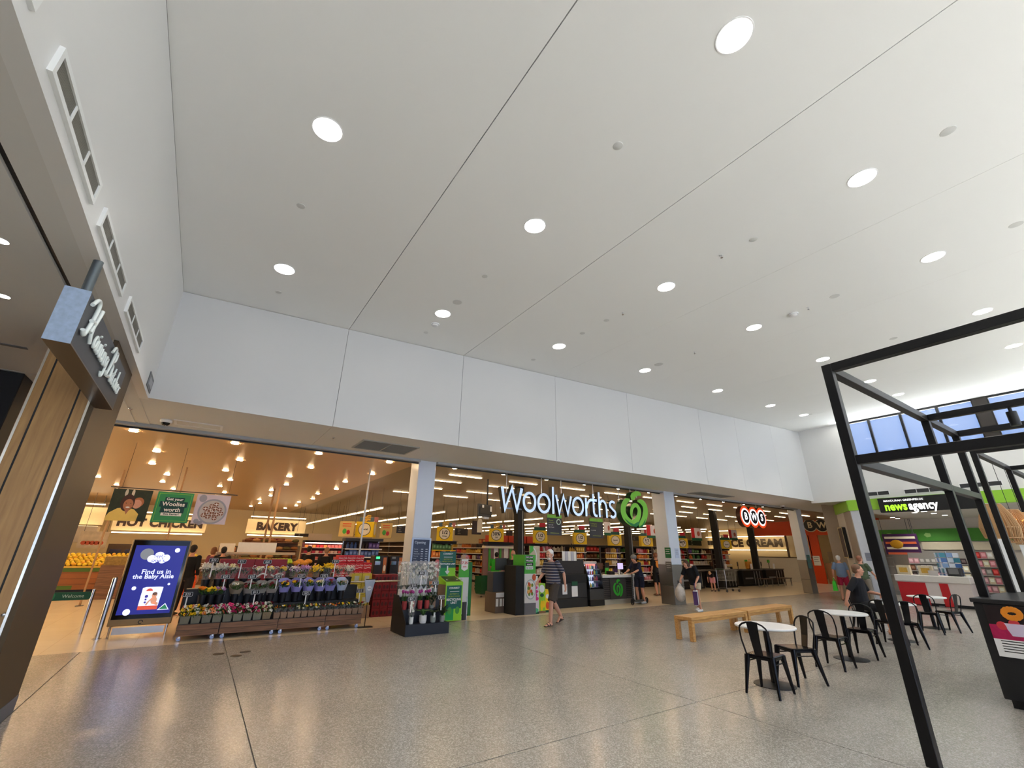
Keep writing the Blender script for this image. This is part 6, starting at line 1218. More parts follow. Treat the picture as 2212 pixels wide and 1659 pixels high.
guide(637, 1152, 678, 1160, 27, 'dark aisle board right of the bakery sign', 3, None, ('Dips', 'Pasta', 'Soup')); guide(732, 1153, 768, 1159, 27, 'dark aisle board over the meat cabinet', 1); guide(1487, 1167, 1516, 1179, 22, 'dark green aisle board right of the second pillar', 3, mat('green black board', (24, 44, 28), .5)); guide(1529, 1168, 1546, 1178, 24, 'dark aisle board left of the checkout column', 3); guide(1365, 1158, 1381, 1168, 22, 'dark aisle board behind the apple like logo', 3); guide(858, 1136, 876, 1152, 17.4, 'dark aisle board beside the first pillar', 3)
t = guide(1021, 1125, 1039, 1155, 16.2, 'tall brown board with a white padlock shaped tag', 0, mat('brown tag board', (62, 44, 40), .5)); MB().prism([(.22, .08), (.46, .08), (.46, .5), (.4, .62), (.28, .62), (.22, .5)], -.008, 0).build('tag_print', M_cream, t)
# red, white and green hanging posters over the checkouts
def poster(px0, py0, px1, py1, Y, lab, kind):
    a = PL(px0, py0, 1, Y); b = PL(px1, py1, 1, Y); t = thing('hanging_poster', lab, 'hanging sign', (a.x, Y, b.z)); w, h = b.x-a.x, a.z-b.z; MB().box((0, 0, h*.2), (w, .02, h)).build('white_panel', mat('poster white', (214, 206, 206), .5), t); MB().box((0, -.004, 0), (w, .02, h*.2)).build('green_foot', M_dgreen, t)
    if kind: MB().box((0, -.006, h*.2), (w*.3, 0, h)).build('red_panel', M_red, t)
    MB().prism(disc(w*.70, h*.55, w*.14, h*.2, 14), -.006, 0).build('picture', mat('poster rust', (176, 90, 66), .5), t)
    for x in (w*.1, w*.9): MB().cyl((x, .01, h), (x, .01, 3.999-b.z), .005, n=5).build('hanger', M_dgrey, t)
poster(1304, 1127, 1320, 1157, 13.6, 'white hanging poster right of the navy question board', 0); poster(1396, 1134, 1424, 1163, 13.6, 'red and white hanging poster left of the second pillar', 1); poster(1492, 1140, 1517, 1168, 15.0, 'red and white hanging poster right of the second pillar', 1); poster(1573, 1144, 1594, 1167, 16.0, 'red and white hanging poster before the right hand columns', 1)
# three banners at the left, on one rail
Y = 13.5; rail = thing('banner_rail', 'thin rail carrying the three promotional banners', 'rail', (-1.95, Y, 2.93)); MB().box((0, -.01, 0), (2.5, .01, .02)).build('bar', M_dgrey, rail)
for x in (.2, 1.2, 2.3): MB().cyl((x, 0, .02), (x, 0, 1.069), .004, n=5).build('hanger', M_dgrey, rail)
def banner(x0, x1, lab, m): t = thing('hanging_banner', lab, 'banner', (x0, Y, 2.21), 0, 'banners on the rail'); MB().box((0, -.004, 0), (x1-x0, .004, .70)).build('sheet', m, t); return t
def bp(t, poly, m, nm, k): MB().prism(poly, -.0050-.0012*k, -.004).build(nm, m, t)
t = banner(-1.88, -1.17, 'banner photo of a woman in a yellow shirt hugged from behind', mat('dark hedge print', (40, 48, 28), .6, var=.5, scale=12))
M_ysh = mat('yellow shirt print', (232, 200, 104), .6); M_sk1 = mat('print skin', (176, 116, 84), .6); M_hr1 = mat('print hair', (66, 38, 28), .6); M_sk2 = mat('print skin pale', (214, 158, 132), .6)
bp(t, disc(.50, .42, .10, .11), mat('print ginger hair', (178, 110, 70), .6), 'print_hair', 1); bp(t, disc(.48, .38, .085, .10), M_sk2, 'print_face', 2)
bp(t, [(0, 0), (.55, 0), (.56, .16), (.46, .26), (.32, .30), (.16, .27), (.04, .17), (-.0, .08)], M_ysh, 'print_shirt', 3); bp(t, disc(.31, .40, .125, .19), M_hr1, 'print_hair', 4); bp(t, disc(.33, .36, .088, .125), M_sk1, 'print_face', 5); bp(t, [(.27, .30), (.39, .30), (.34, .14)], M_sk1, 'print_neck', 6); bp(t, disc(.335, .30, .038, .016), M_white2, 'print_smile', 7)
for x in (.29, .37): bp(t, disc(x, .39, .012, .008, 10), M_ink, 'print_eye', 7)
for x in (.24, .36): bp(t, disc(x, .62, .028, .085, 12), mat('print rabbit ear', (206, 196, 176), .6), 'print_ear', 2)
t = banner(-1.07, -.36, 'green banner reading get your worth this easter', mat('banner green', (48, 140, 82), .5)); w = .71
MB().ribbon([(.04, .04), (w-.04, .04), (w-.04, .66), (.04, .66)], .006, -.0052, -.004, closed=True).build('border_print', M_lime, t)
M_bar = mat('dark teal bar', (14, 62, 62), .6)
for s, z, bw, sz, m, tm in (('Get your', .535, .38, .085, M_bar, M_white2), ('Woolies', .42, .54, .125, M_bar, M_white2), ('worth', .29, .46, .125, M_bar, M_white2), ('this Easter!', .19, .40, .065, M_white2, M_bar)):
    bp(t, [(w/2-bw/2, z-sz*.55), (w/2+bw/2, z-sz*.55), (w/2+bw/2, z+sz*.5), (w/2-bw/2, z+sz*.5)], m, 'caption_bar', 1); text(s, sz, t, (w/2, -.0068, z), tm, bold=.025, ext=.0004)
t = banner(-.29, .42, 'pale banner photo of hot cross buns in a grey dish', mat('pale mauve print', (204, 192, 204), .5, var=.05)); M_dish = mat('print dish grey', (150, 152, 166), .5)
bp(t, disc(.38, .30, .30, .30, 36), M_dish, 'print_dish', 1); bp(t, disc(.38, .30, .26, .26, 36), mat('print dish inner', (186, 180, 178), .5), 'print_dish', 2)
for k in range(14):
    a = k*2.4; r = .055*math.sqrt(k); cx_, cz_ = .38+r*math.cos(a), .30+r*math.sin(a); bp(t, disc(cx_, cz_, .055, .05, 12), mat('print bun', (130, 84, 62), .6), 'print_bun', 3+k*.1)
    MB().ribbon([(cx_-.045, cz_), (cx_+.045, cz_)], .012, -.0112, -.0102).ribbon([(cx_, cz_-.045), (cx_, cz_+.045)], .012, -.0112, -.0102).build('print_cross', M_white2, t)
bp(t, disc(.13, .60, .08, .09, 16), M_dish, 'print_cup', 2); bp(t, disc(.10, .06, .055, .055, 14), M_dish, 'print_cup', 2); bp(t, disc(.18, .02, .05, .05, 14), M_dish, 'print_cup', 2)
# thin poles
M_pole = mat('tan painted pole', (176, 138, 96), .6)
for (px, py, Y, lab, m) in ((781, 1160, 13.6, 'silver thin pole left of the first pillar', M_steel), (574, 1150, 21, 'thin timber pole before the bakery sign, left of two', M_pole), (586, 1150, 20, 'thin timber pole before the bakery sign, right of two', M_pole), (365, 1150, 17, 'thin timber pole behind the advertising screen', M_pole), (228, 1140, 19, 'pale square post left of the banners', M_pole)):
    x = PL(px, py, 1, Y).x; w = .045 if Y < 20 else .07; t = thing('support_pole', lab, 'pole', (x, Y, 0)); MB().cbox((-w/2, -w/2, .012), (w/2, w/2, 3.998), .005).build('shaft', m, t); MB().cbox((-.09, -.09, 0), (.09, .09, .012), .003).build('base_plate', M_dgrey, t)
# ================================================================== CHECKOUTS ON THE RIGHT, TROLLEY
def checkout(x, y, lab, mon=True, k=0):
    t = thing('checkout', lab, 'checkout', (x, y, 0), 0, 'checkouts right of the second pillar'); MB().cbox((0, 0, .12), (2.2, .75, .84), .01).build('body', M_black, t); MB().box((.05, .05, 0), (2.1, .7, .12)).build('plinth', M_blk2, t); MB().cbox((-.03, -.03, .84), (2.25, .8, .90), .008).build('worktop', mat('checkout grey top', (92, 90, 88), .4), t); MB().box((.1, .1, .90), (1.0, .6, .906)).build('belt', M_blk2, t)
    for i in range(3): MB().cyl((1.2+.3*i, -.04, .08), (1.2+.3*i, -.04, .80), .015, n=8).build('rail_post', M_steel, t)
    MB().cbox((.2, -.06, .38), (1.0, -.03, .46), .006).build('bumper', M_grey, t)
    monitor(x+.45, y+.45, .90, 'till monitor on the '+lab[:52].rsplit(' ', 1)[0], .2*k, mat('brown screen', (92, 52, 34), .3) if k % 2 else None)
    t2 = thing('till_light', 'green lane light on the '+lab[:50].rsplit(' ', 1)[0], 'lane light', (x+1.5, y+.5, .90)); MB().cyl((0, 0, 0), (0, 0, .4), .02, n=8).build('pole', M_dgrey, t2); MB().cbox((-.12, -.03, .34), (.12, .03, .52), .01).build('lamp', M_green, t2)
    tag(MB().box((0, 0, 0), (.2, .02, .3)).build('notice_card', M_white2, None, None, (x+1.05, y+.02, .905)), 'white card standing on the '+lab[:50].rsplit(' ', 1)[0], 'card')
checkout(20.6, 15.2, 'dark checkout just right of the second pillar', True, 0); checkout(23.4, 15.0, 'dark checkout behind the empty trolley', True, 1); checkout(26.4, 15.2, 'dark checkout carrying the orange bag', True, 2); checkout(29.4, 15.4, 'dark checkout nearest the bottle shop', True, 3)
for k, (x, y) in enumerate(((27.0, 15.0), (29.2, 15.0))):
    t = thing('low_table', 'low brown table before the right checkouts, %s' % ('left' if k == 0 else 'right'), 'table', (x, y-.7, 0)); MB().cbox((0, 0, .40), (1.0, .45, .44), .006).build('top', mat('dull brown top', (96, 76, 64), .5), t)
    for a in (.04, .92):
        for b_ in (.04, .37): MB().box((a, b_, 0), (a+.04, b_+.04, .40)).build('leg', M_steel, t)
t = thing('orange_bag', 'orange patterned shopping bag on a checkout', 'bag', (27.35, 15.3, .905)); MB().cbox((0, 0, 0), (.42, .2, .42), .04).build('bag_body', mat('orange bag print', (226, 150, 50), .5, var=.35, scale=9), t); MB().ribbon(arc(.21, .40, .09, .14, 0, 180, 10), .02, -.004, .0).build('handle', M_orange, t)
def cart(x, y, rz, lab):
    t = thing('shopping_trolley', lab, 'trolley', (x, y, 0), rz); mb = MB(); n = 9
    a = [(-.26, -.40), (.26, -.40), (.30, .42), (-.30, .42)]
    for k in range(n):
        u = k/(n-1); z = .50+.48*u; mb.tube([(p[0]*(.84+.16*u), p[1]*(.84+.16*u)+(.0 if p[1] < 0 else .0), z+(.06*u if p[1] > 0 else 0)) for p in a], .005 if 0 < k < n-1 else .011, 5, closed=True)
    for s in range(4):
        p, q = a[s], a[(s+1) % 4]
        for k in range(10):
            u = k/10; bx, by = p[0]+(q[0]-p[0])*u, p[1]+(q[1]-p[1])*u; mb.cyl((bx*.84, by*.84, .50), (bx, by, .98), .004, n=5)
    for k in range(9): mb.cyl((-.22+.055*k, -.34, .50), (-.22+.055*k, .35, .50), .004, n=5)
    mb.build('basket', M_steel, t); MB().tube([(-.27, .46, 1.02), (.27, .46, 1.02)], .017, 8).build('handle', M_dgreen, t)
    mb = MB()
    for sx_ in (-1, 1): mb.tube([(sx_*.26, .42, 1.0), (sx_*.27, .40, .5), (sx_*.26, .42, .16), (sx_*.20, -.44, .14)], .012, 6)
    mb.tube([(-.2, -.44, .14), (.2, -.44, .14)], .012, 6); mb.build('frame', M_steel, t)
    for sx_, y_ in ((-.26, .42), (.26, .42), (-.19, -.43), (.19, -.43)): MB().cyl((sx_-.015, y_, .06), (sx_+.015, y_, .06), .06, n=14).cyl((sx_, y_, .10), (sx_, y_, .16), .012, n=6).build('wheel', M_dgrey, t)
    return t
b = G(1572, 1278); cart(b.x, b.y-.1, 1.35, 'empty steel shopping trolley before the right hand checkouts')
t = thing('green_basket_stack', 'stack of green baskets on a stand behind the recycling unit', 'basket stack', (PL(1043, 1255, 1, 16.4).x, 16.4, 0), .2)
for k in range(5): MB().add(*(lambda z: ([(-.22, -.16, z), (.22, -.16, z), (.22, .16, z), (-.22, .16, z), (-.27, -.2, z+.2), (.27, -.2, z+.2), (.27, .2, z+.2), (-.27, .2, z+.2)], [(3, 2, 1, 0), (0, 1, 5, 4), (1, 2, 6, 5), (2, 3, 7, 6), (3, 0, 4, 7)]))(.12+.11*k)).build('basket', mat('basket green', (20, 84, 52), .4), t)
MB().box((-.2, -.15, .06), (.2, .15, .10)).build('stand', M_steel, t)
for x in (-.18, .18): MB().cyl((x, -.12, 0), (x, -.12, .06), .02, n=8).build('stand_wheel', M_black, t)
t = thing('self_checkout', 'brown and white self checkout left of the promotion totem', 'self checkout', (7.55, 12.0, 0)); MB().cbox((0, 0, 0), (.55, .6, .55), .01).build('base', mat('taupe cabinet', (106, 92, 82), .5), t); MB().cbox((0, .15, .55), (.5, .5, 1.1), .01).build('column', mat('grey blue column', (72, 76, 84), .4), t); MB().box((.02, -.012, .42), (.30, 0, .54)).build('white_label', M_white, t)
for x in (.02, .15, .26): MB().box((x, -.012, .18), (x+.08, 0, .38)).build('white_label', M_white2, t)
MB().cbox((.05, .1, 1.15), (.45, .16, 1.5), .01).build('screen', M_dgrey, t)
t = thing('cigarette_cabinet', 'pale service cabinet with green uprights behind the green shirt worker', 'cabinet', (10.22, 17.0, 0)); MB().box((0, .3, 0), (2.0, .4, 1.95)).build('back_panel', mat('pink brown panel', (150, 112, 108), .5, var=.2, scale=4), t); MB().cbox((-.03, .1, 1.80), (2.03, .4, 1.90), .008).build('header', M_cream, t); MB().box((0, -.02, 1.94), (1.3, .42, 2.06)).build('dark_canopy', M_blk2, t)
for x in (.25, .8, 1.35): MB().box((x, .27, .9), (x+.10, .3, 1.9)).build('green_upright', M_green, t)
for x in (.52, 1.05): MB().box((x, .27, 1.35), (x+.2, .3, 1.80)).build('notice_sheet', M_white2, t)
# ================================================================== ORANGE BOTTLE SHOP FRONT (wall facing left, seen past the third pillar)
XB = 34.6
def by(px, py): return PL(px, py, 0, XB).y
def bz(px, py): return PL(px, py, 0, XB).z
def slab(y0, y1, z0, z1, m, name, label=None, d=.12, x=XB):
    o = struct(name, MB().box((x, min(y0, y1), z0), (x+d, max(y0, y1), z1)), m, label=label); return o
zt, zh = 3.98, bz(1755, 1156)
yl_, yr_ = by(1622, 1140), 10.6
slab(yl_, yr_, zh, zt, mat('bottle shop orange', (222, 74, 24), .45), 'trim_7', 'orange fascia of the bottle shop')
ywin_l = by(1640, 1180); yj = by(1751, 1200)
zd = bz(1740, 1206)
o = slab(yl_, by(1757, 1230), 0, zd, mat('white dado', (214, 208, 198), .5), 'wall_bottle_shop', 'white dado wall below the bottle shop windows')
M_bg = mat('bottle shop window glass', (235, 230, 215), .05, alpha=.15)
for k, (a, b) in enumerate(((yl_, by(1700, 1180)), (by(1700, 1180), by(1751, 1180)))):
    w = struct('window_%d' % (40+k), MB().box((XB, b, zd), (XB+.08, b+.06, zh)).box((XB, a-.06, zd), (XB+.08, a, zh)).box((XB, b, zd), (XB+.08, a, zd+.06)), mat('bronze window frame', (70, 56, 46), .5)); MB().box((XB+.03, b+.06, zd+.06), (XB+.04, a-.06, zh)).build('pane', M_bg, w)
yo0, yo1 = by(1752, 1200), by(1760, 1200)
slab(yo0, yo0-.62, 0, zh, mat('bottle shop orange', (222, 74, 24), .45), 'door_1', 'orange door post of the bottle shop'); 
yd0, yd1 = yo0-.62, yr_
slab(yd0, yd0-1.0, 0, 1.25, mat('warm timber lower', (170, 128, 92), .5), 'door_2', 'half open door with timber foot in the bottle shop front', .06, XB+.3)
for k, (px, py) in enumerate(((1750, 1135), (1775.5, 1135))):
    p = PL(px, py, 0, XB); t = thing('letter_disc', 'round black disc lettered %s on the orange fascia' % 'BW'[k], 'sign', (XB-.01, p.y, p.z)); r = .38
    d = MB().prism(disc(0, 0, r*1.14), -.03, -.0); d.xf(Matrix.Rotation(-PI/2, 4, 'Z')); d.build('rim', M_cream, t); d = MB().prism(disc(0, 0, r), -.05, -.03); d.xf(Matrix.Rotation(-PI/2, 4, 'Z')); d.build('disc', M_sbk, t); text('BW'[k], .54, t, (-.055, 0, 0), M_cream, rot=(PI/2, 0, -PI/2), bold=.03)
p = PL(1758, 1211, 0, XB-.02); notice(XB-.02, yo0-.3, p.z, .42, .6, M_white2, 'white notice on the orange door post', -PI/2)
struct('wall_bottle_shop_inner', MB().box((39.0, 7.0, 0), (39.2, 12.9, 4.0)), mat('bottle shop warm wall', (214, 176, 120), .6))
t = thing('bottle_shelving', 'brown shelving of bottles inside the bottle shop doorway', 'shelving', (37.6, 10.6, 0)); MB().box((.3, -2.0, 0), (.36, 2.6, 2.1)).build('back_panel', M_brownwood, t)
for z in (.3, .7, 1.1, 1.5, 1.9): MB().box((0, -2.0, z-.03), (.3, 2.6, z)).build('shelf', M_brownwood, t)
for z in (.3, .7, 1.1, 1.5):
    for i in range(24): c = rnd.choice(['brown', 'gold', 'dark', 'green', 'red']); o = link('bottle', product('bottle', c, .14, .3), None, (37.68, 8.8+.18*i, z)); tag(o, '%s bottle on shelving inside the bottle shop' % c, 'bottle', 'bottles of the bottle shop')
wl(wd, 36.6, 11.5, 3.97, 'warm lamp inside the bottle shop, right', 'lamps inside the bottle shop'); wl(wd, 36.6, 14.0, 3.97, 'warm lamp inside the bottle shop, left', 'lamps inside the bottle shop')
struct('wall_soffit_return', MB().box((30.0, 11.2, 3.62), (34.5, 11.4, 4.0)), mat('grey bulkhead', (150, 150, 152), .6))
for i, dz in enumerate((2.0, 1.5)):
    unit('white freezer panel behind the bottle shop windows, %s' % ('left', 'right')[i], 'freezer', 'freezer', 39.5, 40.6, 15.2+2.2*i, 0, dz, mat('freezer grey', (170, 160, 142), .5), lambda t, w: MB().box((-.02, .1, .4), (0, .5, 1.3)).build('freezer_label', M_white2, t))
ts = (diag(1822, 1170)*.0+(tc0+tc1)/2); q2 = DA+DB*ts; zS = PL(1834, 1172, 0, q2.x).z; ang = math.atan2(DB.y, DB.x)
t = thing('wall_screen', 'black portrait wall screen with a gold frame behind the queue', 'screen', (q2.x, q2.y, zS), ang+PI); MB().cbox((-.34, -.14, -.62), (.34, -.005, .62), .01).build('case', M_black, t); MB().ribbon([(-.33, -.61), (.33, -.61), (.33, .61), (-.33, .61)], .04, -.148, -.14, closed=True).build('gold_frame', mat('pale gold frame', (214, 196, 150), .4, .4), t); MB().box((-.29, -.144, -.57), (.29, -.14, .57)).build('display', mat('dim screen', (62, 40, 44), .25, var=.4, scale=3), t)
# ================================================================== NEWSAGENCY
t = thing('newsagency_sign', 'black box sign reading newsagency over the shop at right', 'sign', (21.75, 4.28, 3.31)); L, h = 2.24, .53
MB().cbox((0, -.55, 0), (.20, L, h), .006).build('box', M_blk2, t); M_lim = mat('lit lime letter', (176, 236, 50), .4, emit=.8)
R3 = (PI/2, 0, -PI/2)
text('MANDURAH GREENFIELDS', .098, t, (-.004, L-.18, h*.78), M_swh, rot=R3, bold=.015, align='LEFT', sx=1.0); text('news', .42, t, (-.004, L-.17, h*.36), M_lim, rot=R3, bold=.034, align='LEFT', sx=.76); text('agency', .42, t, (-.004, L-.90, h*.36), M_swh, rot=R3, bold=.034, align='LEFT', sx=.70)
def rv(a, b): return PL(1780+a/4.88, 1000+b/4.88, 0, XR)
for k, (a, b) in enumerate((((325, 338), (692, 316)), ((845, 303), (1250, 275)), ((1428, 250), (1880, 205)))):
    p, q = rv(*a), rv(*b); L = p.y-q.y; t = thing('wall_grille', 'white framed wall grille over the newsagency, %s of three' % ('left', 'middle', 'right')[k], 'air grille', (XR, q.y, (p.z+q.z)/2-.09), 0, 'air grilles over the newsagency'); e = .02; H = .18
    mb = MB(); mb.box((-.02, 0, 0), (0, L, e)); mb.box((-.02, 0, H-e), (0, L, H)); mb.box((-.02, 0, e), (0, e, H-e)); mb.box((-.02, L-e, e), (0, L, H-e))
    for i in (1, 2): mb.box((-.02, L*i/3-.008, e), (0, L*i/3+.008, H-e))
    mb.build('frame', M_white, t); MB().box((-.008, e, e), (0, L-e, H-e)).build('louvres', M_dgrey, t)
XN = 28.95
def ny(px, py): return PL(px, py, 0, XN).y
zf1, zf0 = PL(1990, 1143, 0, XN).z, PL(1995, 1169, 0, XN).z
def nbox(nm, lab, cat, y0, y1, z0, z1, m, x=XN, d=.06, kids_=None):
    t = thing(nm, lab, cat, (x, y0, 0)); MB().box((-d, 0, z0), (0, y1-y0, z1)).build('panel', m, t)
    if x < XN-.1: MB().cyl((-d/2, .1, z1), (-d/2, .1, 3.449), .01, n=6).cyl((-d/2, y1-y0-.05, z1), (-d/2, y1-y0-.05, 3.449), .01, n=6).build('hanger', M_dgrey, t)
    if kids_: kids_(t, y1-y0)
    return t
M_fr = mat('frieze green', (78, 150, 54), .45, var=.2, scale=1.5)
def icons(t, L):
    for k, (u, r) in enumerate(((.12, .14), (.30, .16), (.46, .15), (.62, .17), (.80, .14), (.93, .15))):
        mb = MB(); mb.prism(disc(0, 0, r, r*.8, 10 if k % 2 else 5), 0, .008); mb.xf(Matrix.Rotation(PI/2, 4, 'Z')); mb.xf(Matrix.Translation((-.07, L*u, (zf0+zf1)/2))); mb.build('icon_print', mat('frieze pale print', (150, 194, 110), .5), t)
nbox('frieze_board', 'long green frieze with pale pictures on the newsagency back wall', 'sign', -2.0, ny(1880, 1150), zf0, zf1, M_fr, kids_=icons)
nbox('shelf_pelmet', 'cream pelmet under the green frieze of the newsagency', 'pelmet', -2.0, ny(1992, 1175), zf0-.38, zf0-.04, mat('cream pelmet', (226, 212, 184), .5))
def promo(t, L):
    for k in range(4): MB().box((-.075, .08, zf0+.20-.24*k-.10), (-.06, L-.08, zf0+.20-.24*k)).build('caption_band', mat('promo orange', (214, 100, 60), .5) if k % 2 else M_cream, t)
    mb = MB().ell((-.10, L*.62, zf0-.15), (.03, .26, .2)); mb.build('gold_ball', mat('gold ball print', (206, 150, 40), .35, .3), t, 50)
nbox('promotion_board', 'purple and orange lottery board with a gold ball in the newsagency', 'sign', ny(1995, 1170), ny(1919, 1165), zf0-.62, zf0+.32, mat('promo purple', (66, 30, 76), .5), XN-.7, .06, promo)
nbox('yellow_card', 'small yellow sign right of the lottery board', 'sign', ny(1996, 1190)-.0, ny(1980, 1190), 1.72, 2.05, M_yellow, XN-.6, .03)
# card racks: rows of greeting cards and magazines
def rack(y0, y1, x, z0, z1, lab, pal, nm, grp, cw=.30, chh=.34, rows=None):
    t = thing('card_rack', lab, 'card rack', (x, y0, 0), 0); L = y1-y0; MB().box((.10, 0, 0), (.16, L, z1)).build('back_panel', mat('rack grey', (150, 144, 136), .6), t); MB().box((-.1, 0, 0), (.1, L, .2)).build('plinth', M_grey, t); n = int(L/cw); z = z0; r = 0
    while z+chh < z1+.05:
        MB().box((-.04, 0, z-.02), (.10, L, z)).build('ledge', mat('clear ledge', (186, 182, 176), .4), t)
        for i in range(n):
            c = rnd.choice(pal); o = link(nm, product('card', c, cw, chh), None, (x-.02, y1-cw*(i+.5), z+.005), -PI/2); tag(o, '%s %s in the %s' % (c, nm, lab.split(' of the')[0]), nm, grp)
        z += chh+.07; r += 1
    return t
_pp = product
def product(kind, c, w, h):
    if kind != 'card': return _pp(kind, c, w, h)
    k = (kind, c, round(w, 2), round(h, 2))
    if k not in PM: mb = MB(); mb.box((-w*.46, 0, 0), (w*.46, .012, h)); mb.box((-w*.3, -.002, h*.3), (w*.3, 0, h*.8), 1); PM[k] = mb.mesh('card', [mat('pack '+c, COLS[c], .45), mat('pack label '+c, tuple(min(255, v+60) for v in COLS[c]), .5)])
    return PM[k]
COLS['grey'] = (150, 146, 140); COLS['rose'] = (206, 150, 156)
rack(ny(1935, 1220), ny(1880, 1220), XN-.35, .9, 2.1, 'dark magazine rack behind the pale door jamb', ['dark', 'purple', 'red', 'white', 'brown'], 'magazine', 'magazines beside the jamb', .28, .32)
rack(PL(1990, 1230, 0, 26.4).y-1.6, PL(1990, 1230, 0, 26.4).y+.35, 26.4, .3, 1.9, 'cluttered grey card rack behind the spinner rack', ['grey', 'white', 'dark', 'brown', 'cream', 'grey', 'rose'], 'greeting_card', 'cards of the cluttered rack', .19, .22)
rack(ny(2140, 1220), ny(1996, 1220), XN-.35, .35, 2.0, 'grey magazine rack below the cream pelmet', ['grey', 'white', 'cream', 'brown', 'grey', 'dark', 'rose'], 'magazine', 'magazines of the long rack', .28, .32)
p0, p1 = PL(2165, 1220, 0, 24.4), PL(2098, 1220, 0, 24.4)
rack(p0.y, p1.y, 24.4, .25, 1.95, 'pale greeting card rack at the right', ['rose', 'white', 'grey', 'pink', 'cream', 'red', 'blue'], 'greeting_card', 'cards of the pale rack', .17, .22)
# counter in red and white
b = G(1905, 1297); t = thing('shop_counter', 'red and white newsagency counter behind the cafe chairs', 'counter', (23.4, 5.0, 0)); L = 2.1
MB().box((0, 0, .1), (.7, L, .82)).build('white_front', mat('counter white', (222, 210, 204), .4), t); MB().cbox((-.05, -.05, .82), (.75, L+.05, 1.06), .02).build('worktop', mat('counter top white', (228, 222, 214), .35), t)
MB().box((-.02, 1.25, .02), (0, L, .80)).build('red_panel', M_red, t); MB().box((-.02, .6, .02), (0, .85, .80)).build('red_panel', M_red, t); MB().box((.02, .04, 0), (.68, L-.04, .1)).build('plinth', M_blk2, t)
for y, c, lab in ((2.3, 'cream', 'cream book display on the left of the newsagency counter'), (1.35, 'cream', 'cream box display on the newsagency counter, middle')): tag(MB().box((0, 0, 0), (.2, .42, .34)).box((-.004, .08, .08), (0, .34, .26), 1).build('counter_display', [mat('pack cream', COLS['cream'], .45), mat('pack gold', COLS['gold'], .45)], None, None, (23.6, 5.0+y*.72, 1.06)), lab, 'counter display')
t = thing('lottery_terminal', 'dark lottery terminal on the newsagency counter', 'terminal', (23.7, 5.2, 1.06)); MB().cbox((0, 0, 0), (.35, .4, .3), .02).build('case', M_dgrey, t); MB().box((-.004, .06, .08), (0, .34, .26)).build('screen', M_grey, t)
# spinner rack of cards
b = G(2078, 1306); t = thing('spinner_rack', 'white wire spinner rack of blue postcards before the newsagency', 'card rack', (b.x-.0, b.y, 0), .5); MB().cyl((0, 0, .05), (0, 0, 1.95), .025, n=10).build('pole', M_steel, t)
for k in range(4): a = PI/4+k*PI/2; MB().tube([(0, 0, .06), (.5*math.cos(a), .5*math.sin(a), .035)], .022, 8).build('foot', M_white, t)
M_pc = [mat('postcard %d' % i, c, .3) for i, c in enumerate(((120, 150, 190), (206, 214, 224), (70, 110, 170), (190, 204, 216), (60, 130, 150)))]
for s in range(4):
    a = s*PI/2
    for r in range(9):
        for c in range(3):
            mb = MB().box((-.28+.19*c, -.30, .16+.195*r), (-.11+.19*c, -.285, .33+.195*r)); mb.xf(Matrix.Rotation(a, 4, 'Z')); mb.build('postcard', M_pc[(r*2+c+s) % 5], t)
t = thing('leaflet_stand', 'grey leaflet stand with glossy sheets left of the spinner rack', 'leaflet stand', (PL(2020, 1250, 0, 23.6).x, PL(2020, 1250, 0, 23.6).y, 0)); MB().cyl((0, 0, .03), (0, 0, 1.0), .02, n=8).build('pole', M_steel, t); MB().lathe([(0, 0), (.2, 0), (.2, .03), (0, .03)], n=20).build('base', M_grey, t)
for r in range(3): MB().box((-.04, -.14, .55+.24*r), (-.02, .14, .76+.24*r)).build('leaflet', mat('glossy leaflet %d' % r, [(190, 190, 196), (150, 150, 156), (206, 200, 196)][r], .3), t)
# jamb at the far right and the next shop
p = PL(2168, 1200, 0, 22.05); mb = MB(); mb.cbox((21.95, p.y-.16, 0), (22.25, p.y+.12, 3.46), .01); struct('wall_pillar_7', mb, mat('white jamb', (226, 228, 232), .4), label='white jamb at the right end of the newsagency')
y9 = p.y-.2
t = thing('neighbour_shop', 'grey and green shop front with round white shapes at the right edge', 'shop front', (23.0, y9-4, 0)); MB().box((0, 0, 0), (.1, 3.9, .85)).build('lower_panel', mat('leaf strip 2', (90, 160, 60), .5), t); MB().box((0, 0, .85), (.1, 3.9, 1.75)).build('poster_panel', mat('charcoal poster', (70, 66, 60), .5), t); MB().box((0, 0, 1.75), (.1, 3.9, 2.3)).build('header', M_white, t)
for k in range(5):
    mb = MB(); mb.prism(disc(0, 0, .16, .24, 16), 0, .01); mb.xf(Matrix.Rotation(PI/2, 4, 'Z')); mb.xf(Matrix.Translation((-.012, 3.6-.5*k, 1.35))); mb.build('round_print', M_white2, t)
nbd = [(1872, 1111), (1928, 1118), (1939, 1120), (1996, 1105), (2017, 1109), (2041, 1113)]
for k, (px, py) in enumerate(nbd):
    q = G(px, py, 3.45)
    if q.x < 40: beam(min(q.x, 28.0), min(q.y, 7.0), 3.43, 60, ang=140); o = dup(first, (min(q.x, 28.5), q.y, 3.45), 0, 'newsagency downlight, %s from the left' % ORD[k], 'downlights of the newsagency', .6)
b = PL(1866, 1260, 0, 21.3); cart(b.x, b.y, -1.2, 'steel trolley beside the person in the dark green shirt')

